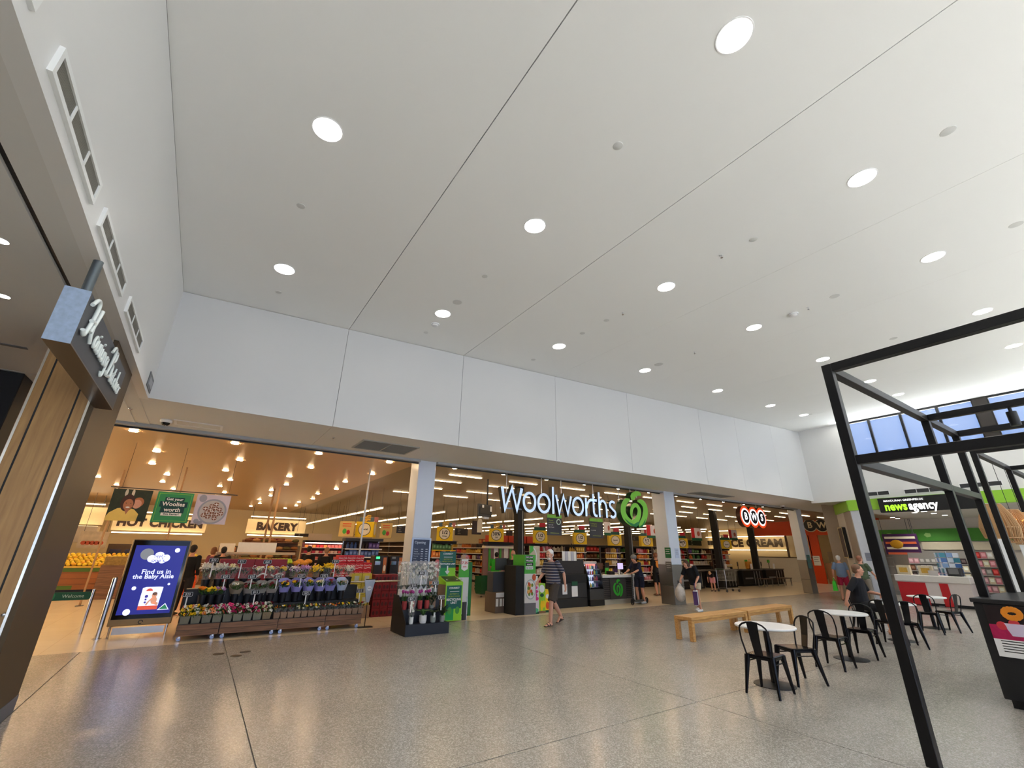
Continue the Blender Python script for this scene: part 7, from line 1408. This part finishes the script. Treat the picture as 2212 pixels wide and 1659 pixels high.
for x_, y_ in ((24.0, 2.5), (27.5, 2.5), (24.5, 6.2)): beam(x_, y_, 3.44, 70, ang=140); dup(first, (x_, y_, 3.45), 0, 'newsagency downlight deeper in the shop, %s' % {24.0: 'near the front', 27.5: 'near the back wall', 24.5: 'over the counter'}[x_], 'downlights of the newsagency', .6)  # extra lamps added to brighten the dark newsagency
beam(32.5, 12.0, 3.9, 90, ang=140, col=(1, .9, .75)); dup(first, (32.5, 12.0, 3.949), 0, 'downlight in the soffit before the orange shopfront', None, .7)  # extra lamp added to brighten the bottle shop front
# ================================================================== PEOPLE
def remesh(mb, vox, sm=6):
    me = mb.mesh('tmp', []); o = bpy.data.objects.new('tmp', me)
    r = o.modifiers.new('r', 'REMESH'); r.mode = 'VOXEL'; r.voxel_size = vox; r.use_smooth_shade = True
    s = o.modifiers.new('s', 'SMOOTH'); s.factor = .5; s.iterations = sm
    out = bake(o); bpy.data.meshes.remove(me); out.polygons.foreach_set('use_smooth', [True]*len(out.polygons)); return out
J0 = dict(pel=(0, 0, .93), waist=(0, .0, 1.08), chest=(0, .0, 1.28), neck=(0, .01, 1.455), head=(0, -.015, 1.605), shL=(.182, 0, 1.405), elL=(.235, .03, 1.13), wrL=(.25, -.05, .90), shR=(-.182, 0, 1.405), elR=(-.235, .03, 1.13), wrR=(-.25, -.05, .90),
          hpL=(.092, 0, .90), knL=(.10, -.02, .49), anL=(.105, .02, .085), toL=(.12, -.17, .035), hpR=(-.092, 0, .90), knR=(-.10, -.02, .49), anR=(-.105, .02, .085), toR=(-.12, -.17, .035))
def stripes():
    if 'stripes' in _M: return _M['stripes']
    m = bpy.data.materials.new('navy striped knit'); m.use_nodes = True; n = m.node_tree; b = n.nodes['Principled BSDF']; t = n.nodes.new('ShaderNodeTexCoord'); s = n.nodes.new('ShaderNodeSeparateXYZ'); n.links.new(t.outputs['Object'], s.inputs[0])
    k = n.nodes.new('ShaderNodeMath'); k.operation = 'MULTIPLY'; k.inputs[1].default_value = 15.5; f = n.nodes.new('ShaderNodeMath'); f.operation = 'FRACT'; n.links.new(s.outputs['Z'], k.inputs[0]); n.links.new(k.outputs[0], f.inputs[0])
    r = n.nodes.new('ShaderNodeValToRGB'); r.color_ramp.interpolation = 'CONSTANT'; e = r.color_ramp.elements; e[0].position = 0; e[0].color = (*lin((40, 44, 68)), 1); e[1].position = .66; e[1].color = (*lin((196, 192, 194)), 1)
    for p_, c in ((.82, (40, 44, 68)), (.9, (120, 96, 80))): q = e.new(p_); q.color = (*lin(c), 1)
    n.links.new(f.outputs[0], r.inputs[0]); n.links.new(r.outputs[0], b.inputs['Base Color']); b.inputs['Roughness'].default_value = .8; _M['stripes'] = m; return m
def hand(mb, W, d, n, left, curl=.5, fr=.0092):
    W, d, n = Vector(W), Vector(d).normalized(), Vector(n); n = (n-d*n.dot(d)).normalized(); s = d.cross(n)*(1 if left else -1)
    mb.tube([W-d*.02, W+d*.02, W+d*.06, W+d*.092], [(.026, .021), (.036, .018), (.042, .016), (.038, .012)], 10, side=s)
    for k, L in enumerate((.072, .080, .074, .058)):
        p = W+d*(.088-(.006 if k == 3 else 0))+s*(.030-.0205*k); pts = [p-d*.02, p]; a = curl*.5; dd = d
        for seg in (.45, .32, .23): dd = d*math.cos(a)+n*math.sin(a); p = p+dd*L*seg; pts.append(p); a += curl
        mb.tube(pts, [fr*1.05, fr*1.05, fr, fr*.95, fr*.75], 7); mb.ell(pts[-1], fr*.75, n=6)
    p = W+d*.018+s*.030; pts = [p, p+s*.022+d*.022+n*.008, p+s*.030+d*.050+n*.016, p+s*.028+d*.070+n*.022]; mb.tube(pts, [.015, .0125, .0105, .008], 7); mb.ell(pts[-1], .008, n=6)
def person(label, loc, rotz, pose=None, skin=(206, 150, 124), hair=(90, 60, 44), hairstyle='short', shirt=None, sleeve=.75, shirt_mat=None, legs=None, leglen=.5, leg_mat=None, shoe=(50, 40, 36), belly=1.0, vox=.010, scale=1.0, headrot=(0, 0, 0), hands=((0, -.3, -1), (0, -.3, -1)), palms=((-1, 0, 0), (1, 0, 0)), curl=(.5, .5), wide=1.0, beard=None, group=None, hem=.0, footw=True, sandal=False):
    J = {k: Vector(v) for k, v in J0.items()}
    for k, v in (pose or {}).items(): J[k] = Vector(v)
    t = thing('person', label, 'person', loc, rotz, group); t.scale = (scale,)*3
    M_sk = mat('skin %d %d %d' % skin, skin, .55, var=.05); B = MB()
    side = (J['shL']-J['shR']).normalized(); hs = (J['hpL']-J['hpR']).normalized()
    tor = [J['pel']-Vector((0, 0, .10)), J['pel'], J['waist'], J['chest'], J['neck']-(J['neck']-J['chest'])*.22, J['neck']]; tr = [(.10, .085), (.158, .112), (.142*wide, .112*belly), (.160*wide, .112), (.125, .08), (.062, .060)]
    B.tube(tor, tr, 16, side=side)
    up = (J['head']-J['neck']).normalized(); B.tube([J['neck']-up*.05, J['head']], [.058, .050], 10)
    R = Matrix.Rotation(headrot[2], 3, 'Z') @ Matrix.Rotation(headrot[0], 3, 'X') @ Matrix.Rotation(headrot[1], 3, 'Y'); H = J['head']
    def h(x, y, z): return H+R @ Vector((x, y, z))
    B.ell(h(0, .008, .025), (.076, .097, .098), R, 16); B.ell(h(0, -.030, -.045), (.056, .062, .072), R, 14); B.ell(h(0, -.062, -.085), (.030, .026, .024), R, 10)
    B.tube([h(0, -.086, .022), h(0, -.106, -.016), h(0, -.098, -.026)], [.010, .0145, .012], 8)
    for s_ in (-1, 1): B.ell(h(s_*.078, .010, -.005), (.012, .022, .032), R, 8); B.ell(h(s_*.036, -.076, -.02), (.022, .02, .022), R, 8)
    B.tube([h(-.05, -.084, .032), h(0, -.094, .030), h(.05, -.084, .032)], .011, 6)
    for k in 'LR':
        a, e, w = J['sh'+k], J['el'+k], J['wr'+k]; sgn = 1 if k == 'L' else -1; B.ell(a, (.060, .056, .062), None, 10)
        B.tube([a, a.lerp(e, .35), e, e.lerp(w, .3), w], [.052, .049, .038, .040, .026], 10); i = 0 if k == 'L' else 1; hand(B, w, hands[i], palms[i], k == 'L', curl[i])
        hp, kn, an, to = J['hp'+k], J['kn'+k], J['an'+k], J['to'+k]; B.tube([hp+Vector((0, 0, .03)), hp.lerp(kn, .25), kn, kn.lerp(an, .3), an], [.092, .082, .054, .057, .036], 12)
        f = (to-an); f.z = 0; f = f.normalized() if f.length > 1e-4 else Vector((0, -1, 0)); hl = an-f*.045; hl = Vector((hl.x, hl.y, hl.z-.048))
        B.ell(an-f*.03-Vector((0, 0, .035)), (.036, .036, .042), None, 10); B.tube([an-f*.045-Vector((0, 0, .048)), an+f*.05-Vector((0, 0, .030)), to], [(.034, .034), (.040, .032), (.036, .018)], 10, side=f.cross(Vector((0, 0, 1))))
        for q in range(5): o_ = f.cross(Vector((0, 0, 1)))*(.030-.015*q)*1.0; B.ell(to+f*(.018-.003*abs(q-2))+o_, (.011, .011, .010), None, 6)
    b = link('body', remesh(B, vox), t); b.data.name = 'body'; b.data.materials.append(M_sk)
    for s_ in (-1, 1):
        E_ = MB().ell(h(s_*.032, -.090, .012), (.011, .006, .006), R, 8); E_.build('eye', mat('eye dark', (40, 32, 30), .3), t, 60)
    MB().ell(h(0, -.092, -.050), (.024, .007, .006), R, 8).build('mouth', mat('lips', (160, 90, 84), .5), t, 60)
    mh = mat('hair %d %d %d' % hair, hair, .7, var=.25, scale=40); Hm = MB()
    if hairstyle != 'bald': Hm.ell(h(0, .026, .045), (.085, .098, .092), R, 16)
    if hairstyle == 'short': Hm.ell(h(0, .050, -.01), (.074, .065, .07), R, 12)
    if hairstyle == 'bald': Hm.ell(h(0, .048, -.012), (.079, .064, .045), R, 12)
    if hairstyle == 'bob': Hm.ell(h(0, .050, -.03), (.088, .075, .10), R, 12); Hm.ell(h(.066, .0, -.02), (.025, .055, .08), R, 10); Hm.ell(h(-.066, .0, -.02), (.025, .055, .08), R, 10)
    if hairstyle == 'long': Hm.ell(h(0, .055, -.08), (.085, .06, .16), R, 12)
    if hairstyle == 'tied': Hm.ell(h(0, .045, .0), (.076, .07, .075), R, 12); Hm.ell(h(0, .12, .05), (.035, .035, .035), R, 10)
    if hairstyle != 'helmet': o = link('hair', remesh(Hm, .009, 3), t); o.data.materials.append(mh)
    else:
        o = link('helmet', remesh(MB().ell(h(0, .012, .055), (.104, .125, .095), R, 18), .012, 3), t); o.data.materials.append(mat('grey helmet', (120, 124, 128), .4)); MB().tube([h(-.08, -.02, .0), h(0, -.04, -.115), h(.08, -.02, 0)], .006, 6).build('helmet_strap', M_black, t); Hm = MB().ell(h(0, .05, -.03), (.075, .06, .07), R, 12); Hm.build('hair', mh, t, 60)
    if beard: Q = MB().ell(h(0, -.052, -.082), (.050, .050, .042), R, 12); Q.ell(h(0, -.094, -.036), (.026, .010, .008), R, 8); o = link('beard', remesh(Q, .007, 2), t); o.data.materials.append(mat('white beard', beard, .8))
    if shirt or shirt_mat:
        S = MB(); d = .016; ps = J['pel']-Vector((0, 0, .02+hem)); pts = [ps, J['pel']+Vector((0, 0, .05)), J['waist'], J['chest'], tor[4], J['neck']-up*.012]; rr = [(.182, .145), (.178*max(1, wide*.97), .142*max(1, belly*.96)), (.160*wide, .130*belly), (.175*wide, .128), (.145, .095), (.074, .072)]
        S.tube(pts, rr, 18, side=side)
        for k in 'LR':
            a, e = J['sh'+k], J['el'+k]; w = J['wr'+k]; S.ell(a+Vector((0, 0, .004)), (.070, .068, .068), None, 10)
            if sleeve <= 1: S.tube([a, a.lerp(e, sleeve)], [.068, .066], 12)
            else: S.tube([a, e, e.lerp(w, sleeve-1)], [.068, .052, .042], 12)
        o = link('shirt', remesh(S, vox*1.15, 3), t); o.data.materials.append(shirt_mat or mat('cloth %d %d %d' % shirt, shirt, .85, var=.08))
    if legs:
        S = MB(); S.tube([J['pel']+Vector((0, 0, .09)), J['pel'], J['pel']-Vector((0, 0, .09))], [(.165, .128), (.172, .132), (.13, .115)], 16, side=hs)
        for k in 'LR':
            hp, kn, an = J['hp'+k], J['kn'+k], J['an'+k]
            if leglen <= 1: S.tube([hp+Vector((0, 0, .03)), hp.lerp(kn, leglen*.5), hp.lerp(kn, leglen)], [.108, .104, .10 if leglen < .95 else .085], 14)
            else: S.tube([hp+Vector((0, 0, .03)), hp.lerp(kn, .4), kn, kn.lerp(an, (leglen-1)*.5), kn.lerp(an, leglen-1)], [.108, .098, .074, .070, .060], 14)
        o = link('shorts' if leglen <= 1 else 'trousers', remesh(S, vox*1.15, 3), t); o.data.materials.append(mat('cloth %d %d %d' % legs, legs, .85, var=.08))
    if shoe and footw:
        for k in 'LR':
            an, to = J['an'+k], J['to'+k]; f = (to-an); fz = f.z; f.z = 0; f = f.normalized() if f.length > 1e-4 else Vector((0, -1, 0)); s_ = f.cross(Vector((0, 0, 1))); S = MB(); a_ = an-f*.06-Vector((0, 0, .066)); b_ = to+f*.035-Vector((0, 0, .014))
            if sandal:
                S.tube([a_, a_.lerp(b_, .5), b_], [(.040, .014), (.044, .013), (.042, .012)], 10, side=s_)
                for u in (.34, .74): c = an.lerp(to, u)-Vector((0, 0, .03*(1-u))); S.tube([c-s_*.045-Vector((0, 0, .01)), c+Vector((0, 0, .036-.012*u)), c+s_*.045-Vector((0, 0, .01))], [(.012, .022)]*3, 8, side=f)
                S.tube([an-f*.03-s_*.04-Vector((0, 0, .03)), an-f*.075-Vector((0, 0, .02)), an-f*.03+s_*.04-Vector((0, 0, .03))], .010, 8)
            else: S.tube([a_+Vector((0, 0, .03)), an+f*.05-Vector((0, 0, .035)), to+f*.02], [(.044, .044), (.048, .042), (.044, .026)], 12, side=s_); S.ell(an-f*.02-Vector((0, 0, .03)), (.046, .05, .05), None, 10)
            o = link('sandal' if sandal else 'shoe', remesh(S, .008, 2), t); o.data.materials.append(mat('shoe %d %d %d' % shoe, shoe, .6))
    return t
# 1  striped shirt man, striding to the left
b = G(1197, 1352)
st = dict(pel=(0, .0, .93), waist=(0, -.03, 1.08), chest=(0, -.05, 1.27), neck=(0, -.075, 1.45), head=(0, -.115, 1.595), shL=(.18, -.04, 1.40), elL=(.25, .12, 1.16), wrL=(.27, .14, .90), shR=(-.18, -.07, 1.40), elR=(-.25, -.12, 1.13), wrR=(-.24, -.31, .98),
          hpL=(.09, -.02, .90), knL=(.10, -.20, .50), anL=(.10, -.22, .10), toL=(.11, -.40, .045), hpR=(-.09, .03, .90), knR=(-.10, .12, .49), anR=(-.10, .36, .17), toR=(-.11, .24, .05))
person('elderly person with white hair and beard in a navy striped shirt, striding left', (b.x, b.y, 0), -PI*.46, st, hair=(226, 224, 220), hairstyle='short', shirt_mat=stripes(), sleeve=.85, legs=(70, 62, 56), leglen=.88, shoe=(58, 46, 46), sandal=True, belly=1.35, wide=1.08, vox=.008, headrot=(.15, 0, .1), hands=((.05, .05, -1), (.05, -.6, -.8)), palms=((-1, -.2, 0), (1, 0, 0)), beard=(226, 222, 216), skin=(212, 160, 136), scale=1.02)
# 2  helmeted rider holding the scooter
sp_ = dict(waist=(0, -.03, 1.07), chest=(0, -.10, 1.25), neck=(0, -.17, 1.41), head=(0, -.235, 1.54), shL=(.17, -.14, 1.36), elL=(.22, -.30, 1.14), wrL=(.17, -.50, 1.06), shR=(-.17, -.14, 1.36), elR=(-.22, -.30, 1.14), wrR=(-.17, -.50, 1.06), knL=(.09, .0, .49), anL=(.09, .08, .085), toL=(.10, -.10, .04), knR=(-.08, -.10, .49), anR=(-.08, -.04, .085), toR=(-.09, -.22, .04))
b = G(1390, 1303); person('person in a grey helmet and navy sportswear holding the kick scooter', (13.62, 11.78, 0), -PI*.5, sp_, hair=(50, 38, 34), hairstyle='helmet', shirt=(26, 32, 58), sleeve=.9, legs=(24, 28, 50), leglen=.85, shoe=(176, 186, 200), vox=.009, headrot=(.2, 0, 0), hands=((-.3, -.9, -.1), (.3, -.9, -.1)), palms=((0, -.1, -1), (0, -.1, -1)), curl=(.9, .9), scale=.98)
# 3  person in black, orange print on the back
b = G(1424, 1287); t = person('person in black shirt with an orange back print behind the second pillar', (b.x, b.y, 0), PI*.90, dict(elR=(-.25, -.10, 1.14), wrR=(-.22, -.30, 1.08)), hair=(140, 92, 70), hairstyle='short', shirt=(16, 16, 18), sleeve=.8, legs=(14, 14, 16), leglen=.9, wide=1.1, vox=.010, sandal=True)
MB().prism(disc(0, 1.25, .12, .14, 14), .142, .150).prism([(-.13, 1.36), (.13, 1.36), (.11, 1.40), (-.11, 1.40)], .136, .15).build('back_print', mat('orange shirt print', (214, 130, 40), .7, var=.3, scale=20), t)
# 4  stooping person with plastic bags
b = G(1508, 1322); pb = dict(pel=(0, .05, .88), waist=(0, .0, 1.02), chest=(0, -.11, 1.19), neck=(0, -.21, 1.31), head=(0, -.32, 1.375), shL=(.17, -.15, 1.29), elL=(.24, -.12, 1.02), wrL=(.22, -.26, .84), shR=(-.17, -.15, 1.29), elR=(-.25, -.24, 1.03), wrR=(-.22, -.40, .93), hpL=(.09, .05, .86), hpR=(-.09, .05, .86), knL=(.10, -.08, .47), anL=(.10, .02, .085), toL=(.10, -.16, .04), knR=(-.10, .06, .47), anR=(-.1, .22, .10), toR=(-.1, .05, .04))
LB = (b.x, b.y, 0); person('stooping person in a loose black top carrying shopping bags before the second pillar', LB, -PI*.5, pb, hair=(84, 58, 42), hairstyle='bob', shirt=(18, 20, 26), sleeve=.9, legs=(196, 180, 156), leglen=.55, hem=.10, shoe=(230, 230, 232), wide=1.25, belly=1.3, vox=.009, headrot=(.55, 0, 0), curl=(1.0, 1.0))
def atp(lb, rz, v): c, s = math.cos(rz), math.sin(rz); return (lb[0]+c*v[0]-s*v[1], lb[1]+s*v[0]+c*v[1], lb[2]+v[2])
q = atp(LB, -PI*.5, (-.24, -.46, .30)); t = thing('plastic_bag', 'bulging clear plastic bag held by the stooping person', 'bag', q); o = link('bag_body', remesh(MB().ell((0, 0, .22), (.17, .15, .24), None, 14).ell((.05, .03, .12), (.14, .13, .14), None, 12).ell((0, 0, .45), (.07, .06, .08), None, 10), .016, 2), t); o.data.materials.append(mat('milky plastic', (206, 196, 186), .35, var=.25, scale=16)); MB().tube([(-.06, 0, .44), (-.02, .02, .60), (.05, 0, .44)], .010, 6).build('handle', mat('dark strap', (40, 36, 40), .6), t)
q = atp(LB, -PI*.5, (.20, -.30, .22)); t = thing('striped_bag', 'white and purple shopping bag beside the stooping person', 'bag', q, .5); MB().cbox((-.17, -.06, 0), (.17, .06, .42), .02).build('bag_body', mat('white bag print', (214, 214, 216), .5, var=.08), t); MB().box((-.175, -.062, .02), (-.12, .062, .40)).box((.12, -.062, .02), (.175, .062, .40)).build('side_stripe', mat('bag purple', (88, 58, 110), .6), t); MB().tube([(-.08, 0, .42), (-.04, 0, .62), (.04, 0, .62), (.08, 0, .42)], .010, 6).build('handle', mat('bag purple', (88, 58, 110), .6), t)
# 5  maroon shirt at the self service tills
person('person in a dusty maroon top at the tills right of the second pillar', (19.55, 14.55, 0), PI*.95, dict(elL=(.25, -.12, 1.15), wrL=(.2, -.32, 1.06)), hair=(84, 30, 26), hairstyle='tied', shirt=(150, 92, 108), sleeve=.8, legs=(34, 36, 54), leglen=1.9, vox=.012)
# 6  person with the green bag
b = G(1832, 1298); LM = (b.x, b.y, 0); RZ = PI*.60; person('white haired person in grey blue shirt and red shorts with a green bag', LM, RZ, dict(wrL=(.30, -.02, .90), anL=(.15, .02, .085), knL=(.13, -.02, .49), toL=(.17, -.16, .035), anR=(-.15, .02, .085), knR=(-.13, -.02, .49), toR=(-.17, -.16, .035), elL=(.28, .03, 1.14)), hair=(214, 212, 206), shirt=(104, 122, 148), sleeve=.85, legs=(158, 26, 60), leglen=.78, hem=.03, sandal=True, shoe=(80, 56, 50), wide=1.12, belly=1.2, vox=.010, curl=(1.0, .5))
q = atp(LM, RZ, (.33, -.07, .36)); t = thing('green_bag', 'bright green shopping bag hanging from the hand of the person in red shorts', 'bag', q, RZ); MB().add([(-.08, -.2, 0), (.08, -.2, 0), (.08, .2, 0), (-.08, .2, 0), (-.05, -.26, .36), (.05, -.26, .36), (.05, .26, .36), (-.05, .26, .36)], [(3, 2, 1, 0), (4, 5, 6, 7), (0, 1, 5, 4), (1, 2, 6, 5), (2, 3, 7, 6), (3, 0, 4, 7)]).build('bag_body', mat('bright green bag', (70, 220, 60), .5), t); MB().tube([(0, -.12, .36), (0, -.01, .50), (0, .12, .36)], .012, 6).build('handle', mat('bright green bag', (70, 220, 60), .5), t)
# 7  dark green patterned shirt with trolley
b = PL(1855, 1203, 0, 20.75); person('person in a dark green patterned shirt with a trolley behind the red shorts', (b.x, b.y, 0), PI*.45, dict(elL=(.25, -.14, 1.14), wrL=(.22, -.34, 1.04), elR=(-.25, -.14, 1.14), wrR=(-.22, -.34, 1.04)), hair=(150, 96, 74), hairstyle='short', shirt_mat=mat('green pattern shirt', (70, 84, 60), .8, var=.7, scale=14), legs=(120, 110, 96), leglen=1.9, vox=.012)
# 8  seated person in black
ps = dict(pel=(0, .02, .55), waist=(0, .02, .72), chest=(0, -.02, .93), neck=(0, -.05, 1.11), head=(0, -.085, 1.25), shL=(.19, -.03, 1.05), elL=(.27, -.10, .80), wrL=(.22, -.36, .76), shR=(-.19, -.02, 1.05), elR=(-.29, .12, .82), wrR=(-.33, .20, .60), hpL=(.10, -.02, .52), knL=(.13, -.44, .50), anL=(.13, -.40, .09), toL=(.14, -.58, .04), hpR=(-.10, -.02, .52), knR=(-.13, -.44, .50), anR=(-.13, -.44, .09), toR=(-.14, -.62, .04))
person('seated person in a black top with short swept back hair at the cafe tables', (WCH[0], WCH[1], 0), .12, ps, hair=(120, 88, 66), hairstyle='short', shirt=(18, 18, 24), sleeve=.95, legs=(20, 20, 24), leglen=1.2, sandal=True, shoe=(150, 110, 80), wide=1.22, belly=1.3, vox=.010, headrot=(.1, 0, .3), scale=1.1)
# 9  worker in green, 10 bald person, 11 pink top
person('worker in a bright green shirt and black trousers seen from behind', (PL(1069, 1240, 1, 16.1).x, 16.1, 0), PI*.75, dict(waist=(0, -.04, 1.07), chest=(0, -.12, 1.24), neck=(0, -.20, 1.38), head=(0, -.27, 1.52), shL=(.18, -.16, 1.34), shR=(-.18, -.16, 1.34), elL=(.24, -.22, 1.08), wrL=(.2, -.42, 1.0), elR=(-.24, -.22, 1.08), wrR=(-.2, -.42, 1.0)), hair=(30, 24, 22), hairstyle='tied', shirt=(44, 170, 44), sleeve=.8, legs=(16, 16, 18), leglen=1.92, vox=.011)
person('balding person in a black shirt behind the promotion totem', (PL(1108, 1240, 1, 13.3).x, 13.3, 0), PI*.93, None, hair=(150, 130, 118), hairstyle='bald', shirt=(18, 18, 22), sleeve=.9, legs=(60, 44, 40), leglen=.9, wide=1.2, belly=1.2, vox=.011, skin=(196, 140, 118))
person('fair haired person in a pink top behind the header board', (6.55, 13.6, 0), PI*.85, None, hair=(176, 140, 104), hairstyle='short', shirt=(206, 120, 134), sleeve=.8, legs=(40, 40, 56), leglen=1.9, wide=1.1, vox=.012, scale=.97)
# 12 child bending at the trolley
person('child in a dark top and pink shorts bending beside the empty trolley', (b.x*0+21.4, 13.9, 0), -PI*.4, dict(waist=(0, -.08, 1.04), chest=(0, -.25, 1.13), neck=(0, -.40, 1.20), head=(0, -.53, 1.22), shL=(.16, -.35, 1.16), shR=(-.16, -.35, 1.16), elL=(.2, -.42, .90), elR=(-.2, -.42, .90), wrL=(.18, -.52, .70), wrR=(-.18, -.52, .70)), hair=(190, 160, 110), hairstyle='bob', shirt=(24, 24, 28), legs=(222, 150, 160), leglen=.8, vox=.012, scale=.68, headrot=(.7, 0, 0))
# 13.. shoppers among the produce
for (px, Y, hr, hs_, sh, lab, rz, sc) in ((418, 15.4, (28, 22, 20), 'short', (18, 18, 20), 'shopper in black right of the advertising screen', 2.7, 1.0), (463, 18.5, (120, 80, 56), 'bob', (110, 50, 72), 'shopper in a plum top behind the white lilies', 2.2, .97), (484, 17.2, (18, 16, 16), 'short', (20, 18, 18), 'dark hooded shopper beside the plum top', 2.9, .98), (503, 19.5, (186, 120, 70), 'short', (120, 104, 80), 'ginger haired shopper near the bakery oven', -.6, .98),
                                      (706, 17.5, (150, 110, 80), 'short', (22, 20, 20), 'shopper in black with a brown cap before the meat cabinet', 2.9, 1.0), (668, 18.8, (40, 30, 26), 'short', (24, 20, 20), 'shopper in dark clothes beside the papayas', 2.5, 1.02)):
    x = PL(px, 1190, 1, Y).x; person(lab, (x, Y, 0), rz, None, hair=hr, hairstyle=hs_, shirt=sh, sleeve=1.7, legs=(36, 34, 40), leglen=1.9, vox=.013, scale=sc)
bpy.data.scenes.remove(_TS)
